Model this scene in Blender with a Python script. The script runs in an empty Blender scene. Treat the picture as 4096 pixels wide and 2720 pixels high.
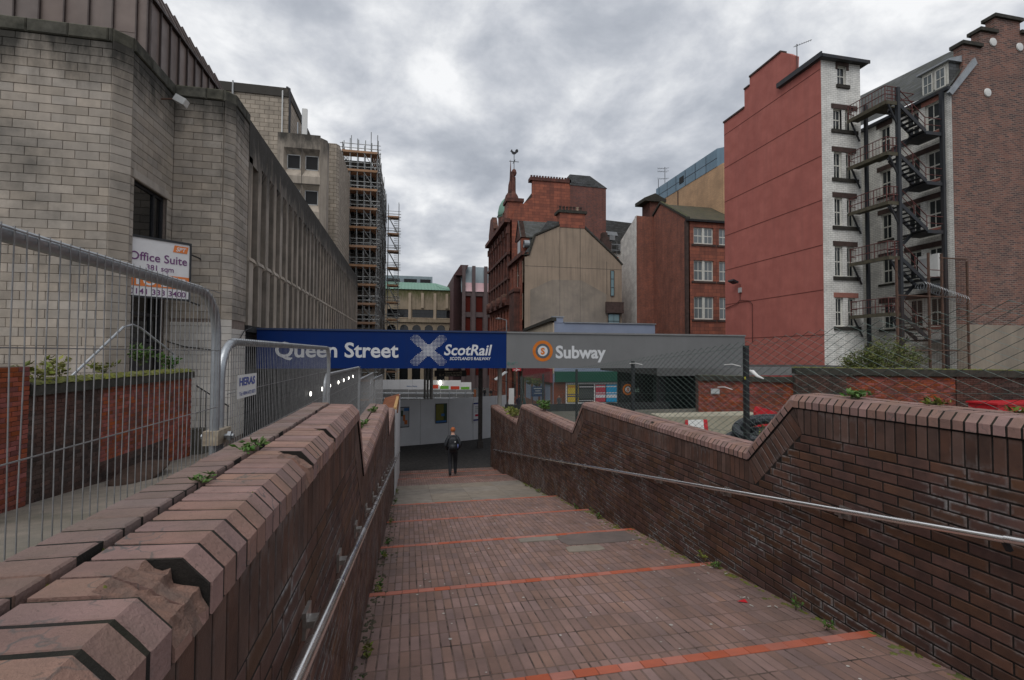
import bpy, bmesh, math, random
from mathutils import Vector, Matrix, noise
R = random.Random(7)
SC = bpy.context.scene
COL = SC.collection
rad = math.radians

# ---------------------------------------------------------------- camera, sky, sun, exposure
cam = bpy.data.cameras.new('camera'); cam.sensor_width = 36; cam.lens = 36 * 1950 / 4096
cam.clip_start = 0.05; cam.clip_end = 3000
co = bpy.data.objects.new('camera', cam); COL.objects.link(co); SC.camera = co
yaw, pitch, roll = rad(11.87), rad(1.62), rad(0.28)
cf = Vector((math.sin(yaw) * math.cos(pitch), math.cos(yaw) * math.cos(pitch), math.sin(pitch)))
r0 = Vector((math.cos(yaw), -math.sin(yaw), 0)); u0 = r0.cross(cf)
cr = r0 * math.cos(roll) + u0 * math.sin(roll); cu = cr.cross(cf)
co.matrix_world = Matrix((cr, cu, -cf)).transposed().to_4x4()

W = bpy.data.worlds.new('World'); SC.world = W; W.use_nodes = True
nt = W.node_tree; nt.nodes.clear()
def N(t, typ, **kw):
    n = t.nodes.new(typ)
    for k, v in kw.items():
        if k.startswith('i_'):
            key = k[2:]
            n.inputs[int(key) if key.isdigit() else key.replace('_', ' ')].default_value = v
        else: setattr(n, k, v)
    return n
def Lk(t, a, ai, b, bi): t.links.new(a.outputs[ai], b.inputs[bi])
SUN_EL, SUN_ROT = rad(58), rad(200)
sky = N(nt, 'ShaderNodeTexSky'); sky.sky_type = 'NISHITA'; sky.sun_disc = False
sky.sun_elevation = SUN_EL; sky.sun_rotation = SUN_ROT
tc = N(nt, 'ShaderNodeTexCoord'); sep = N(nt, 'ShaderNodeSeparateXYZ'); Lk(nt, tc, 'Generated', sep, 0)
zc = N(nt, 'ShaderNodeMath', operation='MAXIMUM', i_1=0.0); Lk(nt, sep, 2, zc, 0)
za = N(nt, 'ShaderNodeMath', operation='ADD', i_1=0.34); Lk(nt, zc, 0, za, 0)
dx = N(nt, 'ShaderNodeMath', operation='DIVIDE'); Lk(nt, sep, 0, dx, 0); Lk(nt, za, 0, dx, 1)
dy = N(nt, 'ShaderNodeMath', operation='DIVIDE'); Lk(nt, sep, 1, dy, 0); Lk(nt, za, 0, dy, 1)
cv = N(nt, 'ShaderNodeCombineXYZ', i_2=3.7); Lk(nt, dx, 0, cv, 0); Lk(nt, dy, 0, cv, 1)
n1 = N(nt, 'ShaderNodeTexNoise', i_Scale=3.9, i_Detail=8.0, i_Roughness=0.56, i_Distortion=0.15); Lk(nt, cv, 0, n1, 'Vector')
n2 = N(nt, 'ShaderNodeTexNoise', i_Scale=0.9, i_Detail=3.0, i_Roughness=0.5); Lk(nt, cv, 0, n2, 'Vector')
nm = N(nt, 'ShaderNodeMath', operation='MULTIPLY_ADD', i_1=0.45, i_2=-0.225); Lk(nt, n2, 0, nm, 0)
na = N(nt, 'ShaderNodeMath', operation='ADD'); Lk(nt, n1, 0, na, 0); Lk(nt, nm, 0, na, 1)
rp = N(nt, 'ShaderNodeValToRGB'); e = rp.color_ramp.elements
e[0].position = 0.34; e[0].color = (0.38, 0.41, 0.465, 1); e[1].position = 0.71; e[1].color = (0.93, 0.94, 0.955, 1)
for p_, c_ in ((0.45, (0.47, 0.50, 0.555)), (0.535, (0.585, 0.61, 0.66)), (0.61, (0.72, 0.74, 0.775))):
    q = e.new(p_); q.color = c_ + (1,)
Lk(nt, na, 0, rp, 0)
hz = N(nt, 'ShaderNodeMapRange', i_1=0.02, i_2=0.30, i_3=0.7, i_4=0.0); Lk(nt, sep, 2, hz, 0)
mh = N(nt, 'ShaderNodeMix', data_type='RGBA'); Lk(nt, hz, 0, mh, 0); Lk(nt, rp, 0, mh, 6)
mh.inputs[7].default_value = (0.58, 0.595, 0.62, 1)
b1 = N(nt, 'ShaderNodeBackground', i_Strength=1.06); Lk(nt, mh, 2, b1, 0)
b2 = N(nt, 'ShaderNodeBackground', i_Strength=0.05); Lk(nt, sky, 0, b2, 0)
ms = N(nt, 'ShaderNodeMixShader', i_0=0.06); Lk(nt, b1, 0, ms, 1); Lk(nt, b2, 0, ms, 2)
ow = N(nt, 'ShaderNodeOutputWorld'); Lk(nt, ms, 0, ow, 0)

sl = bpy.data.lights.new('sun', 'SUN'); sl.energy = 1.5; sl.angle = rad(50); sl.color = (1, 0.97, 0.93)
so = bpy.data.objects.new('sun', sl); COL.objects.link(so); so.location = (-20, -20, 60)
# light travels from behind the camera's left shoulder, high
sd = Vector((0.35, 0.55, -1.0)).normalized()
so.rotation_euler = sd.to_track_quat('-Z', 'Y').to_euler()
vs = SC.view_settings; vs.view_transform = 'Standard'; vs.look = 'None'; vs.exposure = 0.0; vs.gamma = 1.0
vs.use_curve_mapping = False

# ---------------------------------------------------------------- helpers
def pj(p):
    """distance-weighted size helper: depth along the view axis"""
    return max(0.3, Vector(p).dot(cf))
def inview(p, m=1.12):
    p = Vector(p); z = p.dot(cf)
    if z < 0.15: return False
    return abs(p.dot(cr) / z) < 1.05 * m and abs(p.dot(cu) / z) < 0.70 * m

WM = {}
def link(o, parent=None, basis=None):
    COL.objects.link(o)
    if basis is not None: o.matrix_basis = basis
    WM[o.name] = o.matrix_basis.copy()
    if parent is not None:
        o.parent = parent; o.matrix_parent_inverse = WM[parent.name].inverted()
    return o
def tag(o, label=None, cat=None, group=None, kind=None):
    if label: o['label'] = label
    if cat: o['category'] = cat
    if group: o['group'] = group
    if kind: o['kind'] = kind
    return o
def thing(name, label, cat, loc=(0, 0, 0), group=None):
    o = bpy.data.objects.new(name, None); o.empty_display_size = 0.2
    link(o, None, Matrix.Translation(Vector(loc)))
    return tag(o, label, cat, group)

def FY(Y): return lambda a, d, z: (a, Y - d, z)
def FX(X): return lambda a, d, z: (X - d, a, z)
def FXp(X): return lambda a, d, z: (X + d, a, z)

class G:
    def __init__(s, f=None): s.v = []; s.fc = []; s.f = f; s.uv = None
    def pt(s, p):
        s.v.append(tuple(s.f(*p)) if s.f else tuple(p)); return len(s.v) - 1
    def poly(s, pts): s.fc.append([s.pt(p) for p in pts]); return s
    def box(s, x0, x1, y0, y1, z0, z1):
        i = [s.pt((x, y, z)) for z in (z0, z1) for y in (y0, y1) for x in (x0, x1)]
        for a in ((0, 2, 3, 1), (4, 5, 7, 6), (0, 1, 5, 4), (2, 6, 7, 3), (0, 4, 6, 2), (1, 3, 7, 5)):
            s.fc.append([i[k] for k in a])
        return s
    def obox(s, c, ax, ay, az):
        c, ax, ay, az = Vector(c), Vector(ax), Vector(ay), Vector(az)
        i = [s.pt(c + ax * x + ay * y + az * z) for z in (-1, 1) for y in (-1, 1) for x in (-1, 1)]
        for a in ((0, 2, 3, 1), (4, 5, 7, 6), (0, 1, 5, 4), (2, 6, 7, 3), (0, 4, 6, 2), (1, 3, 7, 5)):
            s.fc.append([i[k] for k in a])
        return s
    def prism(s, pts, axis, a0, a1):
        mk = {'x': lambda p, a: (a, p[0], p[1]), 'y': lambda p, a: (p[0], a, p[1]), 'z': lambda p, a: (p[0], p[1], a)}[axis]
        A = [s.pt(mk(p, a0)) for p in pts]; B = [s.pt(mk(p, a1)) for p in pts]; n = len(pts)
        s.fc.append(A[::-1]); s.fc.append(B)
        for k in range(n): s.fc.append([A[k], A[(k + 1) % n], B[(k + 1) % n], B[k]])
        return s
    def tube(s, p, q, r, n=6, r2=None, cap=True):
        p, q = Vector(p), Vector(q); d = (q - p)
        if d.length < 1e-6: return s
        d.normalize(); u = d.orthogonal().normalized(); w = d.cross(u); r2 = r if r2 is None else r2
        A = [s.pt(p + (u * math.cos(2 * math.pi * k / n) + w * math.sin(2 * math.pi * k / n)) * r) for k in range(n)]
        B = [s.pt(q + (u * math.cos(2 * math.pi * k / n) + w * math.sin(2 * math.pi * k / n)) * r2) for k in range(n)]
        for k in range(n): s.fc.append([A[k], A[(k + 1) % n], B[(k + 1) % n], B[k]])
        if cap: s.fc.append(A[::-1]); s.fc.append(B)
        return s
    def path(s, P, r, n=8, cap=True):
        P = [Vector(p) for p in P]; rings = []; u = None
        for i, p in enumerate(P):
            d = (P[min(i + 1, len(P) - 1)] - P[max(i - 1, 0)]).normalized()
            u = d.orthogonal().normalized() if u is None else (u - d * u.dot(d)).normalized()
            w = d.cross(u); rr = r[i] if isinstance(r, (list, tuple)) else r
            rings.append([s.pt(p + (u * math.cos(2 * math.pi * k / n) + w * math.sin(2 * math.pi * k / n)) * rr) for k in range(n)])
        for A, B in zip(rings, rings[1:]):
            for k in range(n): s.fc.append([A[k], A[(k + 1) % n], B[(k + 1) % n], B[k]])
        if cap: s.fc.append(rings[0][::-1]); s.fc.append(rings[-1])
        return s
    def lathe(s, prof, c, n=12):
        rings = [[s.pt((c[0] + r * math.cos(2 * math.pi * k / n), c[1] + r * math.sin(2 * math.pi * k / n), c[2] + z)) for k in range(n)] for r, z in prof]
        for A, B in zip(rings, rings[1:]):
            for k in range(n): s.fc.append([A[k], A[(k + 1) % n], B[(k + 1) % n], B[k]])
        return s
    def mesh(s, name, mat, smooth=False):
        m = bpy.data.meshes.new(name); m.from_pydata(s.v, [], s.fc)
        if s.uv:
            ul = m.uv_layers.new(name='UVMap')
            ul.data.foreach_set('uv', [c for uv in s.uv for c in uv])
        if mat: m.materials.append(mat)
        if smooth: m.polygons.foreach_set('use_smooth', [True] * len(m.polygons))
        m.update(); return m
    def obj(s, name, mat, parent=None, label=None, cat=None, group=None, kind=None, smooth=False):
        o = bpy.data.objects.new(name, s.mesh(name, mat, smooth)); link(o, parent)
        return tag(o, label, cat, group, kind)

# ---------------------------------------------------------------- materials
MATS = {}
def mat(name, col, col2=None, ns=3.0, rough=0.85, bump=0.0, bs=60.0, isl=0.0, metal=0.0, streak=0.0, scol=(0.02, 0.018, 0.016),
        brick=None, rim=0.0, moss=0.0, emit=0.0, spec=0.35, blotch=0.0, bcol=(0.03, 0.03, 0.028), top=None, hue=0.0, crack=0.0):
    m = bpy.data.materials.new(name); m.use_nodes = True; t = m.node_tree; bs_ = t.nodes['Principled BSDF']
    ge = N(t, 'ShaderNodeNewGeometry'); pos = (ge, 'Position')
    c1 = tuple(col) + (1,); c2 = tuple(col2 or [v * 0.8 for v in col]) + (1,)
    no = N(t, 'ShaderNodeTexNoise', i_Scale=ns, i_Detail=5.0, i_Roughness=0.6); Lk(t, ge, 'Position', no, 'Vector')
    mr = N(t, 'ShaderNodeMapRange', i_1=0.32, i_2=0.68); Lk(t, no, 0, mr, 0)
    if brick:
        bw, bh, mort, msz = brick
        sp = N(t, 'ShaderNodeSeparateXYZ'); Lk(t, ge, 'Position', sp, 0)
        ad = N(t, 'ShaderNodeMath', operation='ADD'); Lk(t, sp, 0, ad, 0); Lk(t, sp, 1, ad, 1)
        cb = N(t, 'ShaderNodeCombineXYZ'); Lk(t, ad, 0, cb, 0); Lk(t, sp, 2, cb, 1)
        bt = N(t, 'ShaderNodeTexBrick', i_Scale=1.0); bt.inputs['Brick Width'].default_value = bw; bt.inputs['Row Height'].default_value = bh
        bt.inputs['Mortar Size'].default_value = msz; bt.inputs['Color1'].default_value = c1; bt.inputs['Color2'].default_value = c2
        bt.inputs['Mortar'].default_value = tuple(mort) + (1,); Lk(t, cb, 0, bt, 'Vector'); cs = (bt, 0)
        vv = N(t, 'ShaderNodeMix', data_type='RGBA', blend_type='MULTIPLY', i_0=0.55); Lk(t, bt, 0, vv, 6)
        gr = N(t, 'ShaderNodeMapRange', i_1=0.3, i_2=0.7, i_3=0.55, i_4=1.3); Lk(t, no, 0, gr, 0); Lk(t, gr, 0, vv, 7); cs = (vv, 2)
    else:
        mx = N(t, 'ShaderNodeMix', data_type='RGBA'); mx.inputs[6].default_value = c1; mx.inputs[7].default_value = c2; Lk(t, mr, 0, mx, 0); cs = (mx, 2)
    if isl:
        oi = N(t, 'ShaderNodeObjectInfo'); a = N(t, 'ShaderNodeMath', operation='ADD'); Lk(t, oi, 'Random', a, 0); Lk(t, ge, 'Random Per Island', a, 1)
        fr = N(t, 'ShaderNodeMath', operation='FRACT'); Lk(t, a, 0, fr, 0)
        g = N(t, 'ShaderNodeMapRange', i_3=1 - isl, i_4=1 + isl); Lk(t, fr, 0, g, 0)
        hs = N(t, 'ShaderNodeHueSaturation'); Lk(t, g, 0, hs, 'Value'); t.links.new(cs[0].outputs[cs[1]], hs.inputs['Color'])
        f2 = N(t, 'ShaderNodeMath', operation='MULTIPLY', i_1=7.31); Lk(t, fr, 0, f2, 0); f3 = N(t, 'ShaderNodeMath', operation='FRACT'); Lk(t, f2, 0, f3, 0)
        sr = N(t, 'ShaderNodeMapRange', i_3=0.85, i_4=1.15); Lk(t, f3, 0, sr, 0); Lk(t, sr, 0, hs, 'Saturation')
        if hue:
            hr = N(t, 'ShaderNodeMapRange', i_3=0.5 - hue, i_4=0.5 + hue); Lk(t, f3, 0, hr, 0); Lk(t, hr, 0, hs, 'Hue')
        cs = (hs, 0)
    def over(fac, colr, cs):
        x = N(t, 'ShaderNodeMix', data_type='RGBA'); t.links.new(cs[0].outputs[cs[1]], x.inputs[6]); x.inputs[7].default_value = tuple(colr) + (1,)
        t.links.new(fac.outputs[0], x.inputs[0]); return (x, 2)
    if blotch:
        b = N(t, 'ShaderNodeTexNoise', i_Scale=ns * 0.23, i_Detail=6.0, i_Roughness=0.65); Lk(t, ge, 'Position', b, 'Vector')
        g = N(t, 'ShaderNodeMapRange', i_1=0.48, i_2=0.72, i_3=0.0, i_4=blotch); Lk(t, b, 0, g, 0); cs = over(g, bcol, cs)
    if crack:
        vo = N(t, 'ShaderNodeTexVoronoi', feature='DISTANCE_TO_EDGE', i_Scale=9.0)
        wn = N(t, 'ShaderNodeTexNoise', i_Scale=14.0, i_Detail=3.0); Lk(t, ge, 'Position', wn, 'Vector'); wm = N(t, 'ShaderNodeMix', data_type='RGBA', i_0=0.12); Lk(t, ge, 'Position', wm, 6); Lk(t, wn, 1, wm, 7); Lk(t, wm, 2, vo, 'Vector')
        c1_ = N(t, 'ShaderNodeMapRange', i_1=0.004, i_2=0.03, i_3=1.0, i_4=0.0); Lk(t, vo, 0, c1_, 0)
        mk = N(t, 'ShaderNodeTexNoise', i_Scale=5.0, i_Detail=2.0); Lk(t, ge, 'Position', mk, 'Vector'); m2 = N(t, 'ShaderNodeMapRange', i_1=0.50, i_2=0.62, i_3=0.0, i_4=crack); Lk(t, mk, 0, m2, 0)
        pp = N(t, 'ShaderNodeMath', operation='MULTIPLY', use_clamp=True); Lk(t, c1_, 0, pp, 0); Lk(t, m2, 0, pp, 1); cs = over(pp, (0.11, 0.10, 0.095), cs)
        pt_ = N(t, 'ShaderNodeTexNoise', i_Scale=85.0, i_Detail=2.0); Lk(t, ge, 'Position', pt_, 'Vector'); p3 = N(t, 'ShaderNodeMapRange', i_1=0.66, i_2=0.72, i_3=0.0, i_4=0.5); Lk(t, pt_, 0, p3, 0); cs = over(p3, (0.10, 0.07, 0.06), cs)
    if streak:
        mp = N(t, 'ShaderNodeMapping'); mp.inputs['Scale'].default_value = (2.6, 2.6, 0.16); Lk(t, ge, 'Position', mp, 0)
        b = N(t, 'ShaderNodeTexNoise', i_Scale=1.0, i_Detail=6.0, i_Roughness=0.62); Lk(t, mp, 0, b, 'Vector')
        g = N(t, 'ShaderNodeMapRange', i_1=0.45, i_2=0.75, i_3=0.0, i_4=streak); Lk(t, b, 0, g, 0); cs = over(g, scol, cs)
    if top:   # weathering band: soot and algae that has grown below a coping at height z1 down to z0
        z0, z1, amt, tcol = top
        sp = N(t, 'ShaderNodeSeparateXYZ'); Lk(t, ge, 'Position', sp, 0)
        b = N(t, 'ShaderNodeTexNoise', i_Scale=1.3, i_Detail=6.0, i_Roughness=0.65); 
        mp = N(t, 'ShaderNodeMapping'); mp.inputs['Scale'].default_value = (1.6, 1.6, 0.5); Lk(t, ge, 'Position', mp, 0); Lk(t, mp, 0, b, 'Vector')
        g = N(t, 'ShaderNodeMapRange', i_1=z0, i_2=z1); Lk(t, sp, 2, g, 0)
        ml = N(t, 'ShaderNodeMath', operation='MULTIPLY_ADD', i_1=2.0, i_2=-1.2); Lk(t, b, 0, ml, 0)
        g1 = N(t, 'ShaderNodeMath', operation='MULTIPLY', i_1=1.3); Lk(t, g, 0, g1, 0)
        aa = N(t, 'ShaderNodeMath', operation='ADD', use_clamp=True); Lk(t, g1, 0, aa, 0); Lk(t, ml, 0, aa, 1)
        bb = N(t, 'ShaderNodeMath', operation='MULTIPLY', i_1=amt, use_clamp=True); Lk(t, aa, 0, bb, 0); 
        g2 = N(t, 'ShaderNodeMath', operation='MULTIPLY', i_1=4.0, use_clamp=True); Lk(t, g, 0, g2, 0)
        cc = N(t, 'ShaderNodeMath', operation='MULTIPLY', use_clamp=True); Lk(t, bb, 0, cc, 0); Lk(t, g2, 0, cc, 1); cs = over(cc, tcol, cs)
    if rim:   # lime bloom along the brick edges
        uv = N(t, 'ShaderNodeTexCoord'); sp = N(t, 'ShaderNodeSeparateXYZ'); Lk(t, uv, 'UV', sp, 0); ds = []
        for k in (0, 1):
            iv = N(t, 'ShaderNodeMath', operation='SUBTRACT', i_0=1.0); Lk(t, sp, k, iv, 1)
            mi = N(t, 'ShaderNodeMath', operation='MINIMUM'); Lk(t, sp, k, mi, 0); Lk(t, iv, 0, mi, 1)
            sc = N(t, 'ShaderNodeMath', operation='MULTIPLY', i_1=(3.2 if k == 0 else 1.0)); Lk(t, mi, 0, sc, 0); ds.append(sc)
        mi = N(t, 'ShaderNodeMath', operation='MINIMUM'); Lk(t, ds[0], 0, mi, 0); Lk(t, ds[1], 0, mi, 1)
        e1 = N(t, 'ShaderNodeMapRange', i_1=0.04, i_2=0.26, i_3=1.0, i_4=0.0); Lk(t, mi, 0, e1, 0)
        b = N(t, 'ShaderNodeTexNoise', i_Scale=2.2, i_Detail=4.0); Lk(t, ge, 'Position', b, 'Vector')
        g = N(t, 'ShaderNodeMapRange', i_1=0.45, i_2=0.68, i_3=0.0, i_4=rim); Lk(t, b, 0, g, 0)
        fi = N(t, 'ShaderNodeTexNoise', i_Scale=30.0, i_Detail=3.0); Lk(t, ge, 'Position', fi, 'Vector')
        fg = N(t, 'ShaderNodeMapRange', i_1=0.35, i_2=0.65); Lk(t, fi, 0, fg, 0)
        p1 = N(t, 'ShaderNodeMath', operation='MULTIPLY'); Lk(t, e1, 0, p1, 0); Lk(t, g, 0, p1, 1)
        p2 = N(t, 'ShaderNodeMath', operation='MULTIPLY', use_clamp=True); Lk(t, p1, 0, p2, 0); Lk(t, fg, 0, p2, 1); cs = over(p2, (0.26, 0.26, 0.26), cs)
    if moss:
        sp = N(t, 'ShaderNodeSeparateXYZ'); Lk(t, ge, 'Normal', sp, 0)
        b = N(t, 'ShaderNodeTexNoise', i_Scale=6.0, i_Detail=6.0); Lk(t, ge, 'Position', b, 'Vector')
        g = N(t, 'ShaderNodeMapRange', i_1=0.42, i_2=0.6); Lk(t, b, 0, g, 0)
        u = N(t, 'ShaderNodeMapRange', i_1=0.2, i_2=0.8, i_3=0.0, i_4=moss); Lk(t, sp, 2, u, 0)
        p1 = N(t, 'ShaderNodeMath', operation='MULTIPLY', use_clamp=True); Lk(t, g, 0, p1, 0); Lk(t, u, 0, p1, 1); cs = over(p1, (0.075, 0.085, 0.018), cs)
    t.links.new(cs[0].outputs[cs[1]], bs_.inputs['Base Color'])
    bs_.inputs['Metallic'].default_value = metal; bs_.inputs['Specular IOR Level'].default_value = spec
    rr = N(t, 'ShaderNodeMapRange', i_1=0.3, i_2=0.7, i_3=max(0.03, rough - 0.12), i_4=min(1, rough + 0.1)); Lk(t, no, 0, rr, 0); Lk(t, rr, 0, bs_, 'Roughness')
    if bump:
        b = N(t, 'ShaderNodeTexNoise', i_Scale=bs, i_Detail=5.0, i_Roughness=0.65); Lk(t, ge, 'Position', b, 'Vector')
        bp = N(t, 'ShaderNodeBump', i_Strength=min(1, bump), i_Distance=0.01 if bump <= 1 else 0.01 * bump); Lk(t, b, 0, bp, 'Height'); Lk(t, bp, 0, bs_, 'Normal')
        if brick:
            bp2 = N(t, 'ShaderNodeBump', i_Strength=0.7, i_Distance=0.012, invert=True); Lk(t, bt, 1, bp2, 'Height'); Lk(t, bp, 0, bp2, 'Normal'); Lk(t, bp2, 0, bs_, 'Normal')
    if emit:
        bs_.inputs['Emission Color'].default_value = c1; bs_.inputs['Emission Strength'].default_value = emit
    MATS[name] = m; return m

def glass(name, tint=(0.02, 0.025, 0.028), rough=0.06):
    m = bpy.data.materials.new(name); m.use_nodes = True; t = m.node_tree; b = t.nodes['Principled BSDF']
    b.inputs['Base Color'].default_value = tuple(tint) + (1,); b.inputs['Roughness'].default_value = rough; b.inputs['Specular IOR Level'].default_value = 0.6
    ge = N(t, 'ShaderNodeNewGeometry'); no = N(t, 'ShaderNodeTexNoise', i_Scale=0.9, i_Detail=2.0); Lk(t, ge, 'Position', no, 'Vector')
    bp = N(t, 'ShaderNodeBump', i_Strength=0.12, i_Distance=0.05); Lk(t, no, 0, bp, 'Height'); Lk(t, bp, 0, b, 'Normal')
    return m

m_wallbrick = mat('wall_brick', (0.112, 0.058, 0.042), (0.068, 0.039, 0.031), ns=7, rough=0.6, bump=0.25, bs=120, isl=0.28, rim=0.9, hue=0.012, spec=0.2)
m_soldier = mat('soldier_brick', (0.125, 0.070, 0.053), (0.078, 0.048, 0.039), ns=6, rough=0.6, bump=0.25, bs=120, isl=0.25, rim=0.35, spec=0.2, streak=0.25, scol=(0.04, 0.03, 0.028))
m_cope = mat('coping_brick', (0.312, 0.184, 0.155), (0.228, 0.142, 0.122), ns=9, rough=0.7, bump=0.55, bs=110, isl=0.16, crack=0.9, hue=0.01, moss=0.12, blotch=0.35, bcol=(0.10, 0.075, 0.07))
m_copegrey = mat('coping_brick_grey', (0.24, 0.158, 0.138), (0.185, 0.13, 0.116), ns=9, rough=0.72, bump=0.55, bs=110, isl=0.12, crack=0.3, moss=0.15, blotch=0.3, bcol=(0.09, 0.075, 0.07))
m_broken = mat('broken_brick', (0.26, 0.15, 0.112), (0.16, 0.105, 0.085), ns=30, rough=0.95, bump=1.0, bs=90, blotch=0.6, bcol=(0.15, 0.13, 0.115))
m_mortar = mat('mortar', (0.024, 0.019, 0.016), (0.010, 0.009, 0.008), ns=14, rough=0.95, bump=0.5, bs=200, moss=0.10)
m_pave = mat('paving_brick', (0.268, 0.164, 0.137), (0.185, 0.119, 0.102), ns=2.3, rough=0.75, bump=0.55, bs=90, isl=0.15, hue=0.008, blotch=0.7, bcol=(0.115, 0.09, 0.08))
m_joint = mat('paving_joint', (0.18, 0.118, 0.098), (0.13, 0.09, 0.075), ns=21, rough=0.95, bump=0.5, bs=120, blotch=1.0, bcol=(0.016, 0.014, 0.012))
m_orange = mat('orange_nosing', (0.44, 0.130, 0.080), (0.37, 0.115, 0.075), ns=6, rough=0.7, bump=0.3, bs=200, isl=0.05, blotch=0.4, bcol=(0.25, 0.10, 0.07))
m_conc = mat('concrete_slab', (0.26, 0.225, 0.185), (0.20, 0.17, 0.14), ns=4, rough=0.9, bump=0.3, bs=150, isl=0.08, blotch=0.4, bcol=(0.11, 0.095, 0.08))
m_asph = mat('asphalt', (0.055, 0.052, 0.05), (0.035, 0.034, 0.034), ns=8, rough=0.9, bump=0.5, bs=220)
m_path = mat('path_concrete', (0.235, 0.20, 0.165), (0.16, 0.145, 0.12), ns=3, rough=0.92, bump=0.5, bs=160, blotch=0.6, bcol=(0.07, 0.07, 0.045))
m_yard = mat('yard_ground', (0.13, 0.12, 0.10), (0.08, 0.075, 0.06), ns=3, rough=0.95, bump=0.7, bs=90, blotch=0.5, bcol=(0.05, 0.06, 0.03))
STN = (0.028, 0.026, 0.022)
m_block = mat('concrete_block', (0.43, 0.375, 0.318), (0.335, 0.297, 0.256), ns=2.2, rough=0.92, bump=0.9, bs=70, isl=0.15, blotch=0.85, bcol=(0.14, 0.13, 0.115), streak=0.25, scol=(0.12, 0.11, 0.095), top=(6.7, 8.25, 1.0, (0.045, 0.042, 0.036)))
m_blockcore = mat('block_joint', (0.255, 0.205, 0.175), (0.18, 0.145, 0.125), ns=8, rough=0.95, top=(6.9, 8.3, 1.2, STN))
m_blockcope = mat('block_coping', (0.10, 0.095, 0.075), (0.035, 0.035, 0.028), ns=3, rough=0.95, bump=0.8, bs=50, isl=0.15, moss=0.5, blotch=0.5)
m_ribc = mat('ribbed_concrete', (0.47, 0.40, 0.33), (0.345, 0.30, 0.25), ns=1.5, rough=0.9, bump=0.6, bs=50, isl=0.06, streak=0.75, scol=(0.11, 0.10, 0.088), top=(5.2, 8.4, 1.25, (0.05, 0.046, 0.04)))
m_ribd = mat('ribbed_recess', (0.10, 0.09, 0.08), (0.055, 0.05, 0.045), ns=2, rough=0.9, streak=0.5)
m_tower = mat('tower_concrete', (0.45, 0.39, 0.32), (0.345, 0.30, 0.25), ns=1.0, rough=0.9, bump=0.5, bs=30, streak=0.7, scol=(0.11, 0.10, 0.088), top=(14.5, 17.5, 1.1, (0.06, 0.055, 0.048)))
m_towerblk = mat('tower_block', (0.46, 0.395, 0.32), (0.37, 0.32, 0.26), ns=1.0, rough=0.92, brick=(0.74, 0.366, (0.16, 0.13, 0.10), 0.022), streak=0.35, scol=(0.14, 0.125, 0.105))
m_clad = mat('brown_cladding', (0.195, 0.148, 0.128), (0.165, 0.127, 0.112), ns=1.5, rough=0.55, isl=0.10, streak=0.35, scol=(0.10, 0.085, 0.08), spec=0.4)
m_seam = mat('cladding_seam', (0.075, 0.055, 0.05), rough=0.6)
m_white = mat('white_paint_block', (0.62, 0.58, 0.53), (0.5, 0.47, 0.43), ns=2, rough=0.8, bump=0.5, bs=60, isl=0.06, blotch=0.35, bcol=(0.28, 0.26, 0.23))
m_redold = mat('old_red_brick', (0.30, 0.075, 0.045), (0.19, 0.055, 0.038), ns=3.5, rough=0.85, bump=0.4, bs=90, isl=0.32, hue=0.012, blotch=0.9, bcol=(0.04, 0.032, 0.027))
m_sootbr = mat('sooty_brick', (0.085, 0.050, 0.040), (0.045, 0.034, 0.030), ns=3.0, rough=0.9, bump=0.4, bs=90, isl=0.35, blotch=0.6, bcol=(0.17, 0.055, 0.035))
m_oldmort = mat('old_mortar', (0.14, 0.085, 0.065), (0.05, 0.04, 0.035), ns=4, rough=0.95)
m_mosscope = mat('mossy_coping', (0.06, 0.055, 0.045), (0.03, 0.03, 0.025), ns=5, rough=0.95, bump=0.8, bs=60, moss=1.0)
m_redrender = mat('red_render', (0.465, 0.150, 0.120), (0.39, 0.124, 0.10), ns=1.1, rough=0.9, bump=0.5, bs=30, blotch=0.5, bcol=(0.30, 0.092, 0.076), streak=0.35, scol=(0.27, 0.098, 0.084))
m_score = mat('render_score', (0.16, 0.045, 0.035), rough=0.9)
m_glazed = mat('white_glazed_brick', (0.82, 0.81, 0.76), (0.75, 0.74, 0.70), ns=1.2, rough=0.5, brick=(0.36, 0.13, (0.48, 0.47, 0.44), 0.014), streak=0.25, scol=(0.36, 0.32, 0.27))
m_brown = mat('brown_brick', (0.25, 0.110, 0.080), (0.065, 0.042, 0.042), ns=0.9, rough=0.85, brick=(0.40, 0.125, (0.25, 0.185, 0.155), 0.022), blotch=0.45, bcol=(0.26, 0.105, 0.075), streak=0.25, scol=(0.06, 0.045, 0.045))
m_redbr = mat('red_brick_far', (0.34, 0.105, 0.060), (0.19, 0.068, 0.05), ns=0.8, rough=0.88, brick=(0.24, 0.085, (0.20, 0.11, 0.085), 0.014), streak=0.5, scol=(0.05, 0.035, 0.032))
m_purpbr = mat('purple_brick_far', (0.23, 0.075, 0.052), (0.10, 0.05, 0.048), ns=0.6, rough=0.88, brick=(0.3, 0.1, (0.18, 0.10, 0.085), 0.018), streak=0.3)
m_sand = mat('red_sandstone', (0.36, 0.118, 0.072), (0.23, 0.080, 0.055), ns=0.8, rough=0.9, brick=(1.1, 0.42, (0.13, 0.05, 0.04), 0.018), streak=0.55, scol=(0.055, 0.035, 0.032))
m_sandtrim = mat('sandstone_trim', (0.17, 0.065, 0.048), (0.07, 0.037, 0.032), ns=1.5, rough=0.92, streak=0.6, scol=(0.035, 0.028, 0.026), moss=0.25)
m_lint = mat('dark_stone_lintel', (0.085, 0.052, 0.045), (0.05, 0.035, 0.03), ns=3, rough=0.9, bump=0.4, bs=40)
m_pinklint = mat('pink_stone_lintel', (0.36, 0.15, 0.115), (0.27, 0.12, 0.095), ns=3, rough=0.9)
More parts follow.
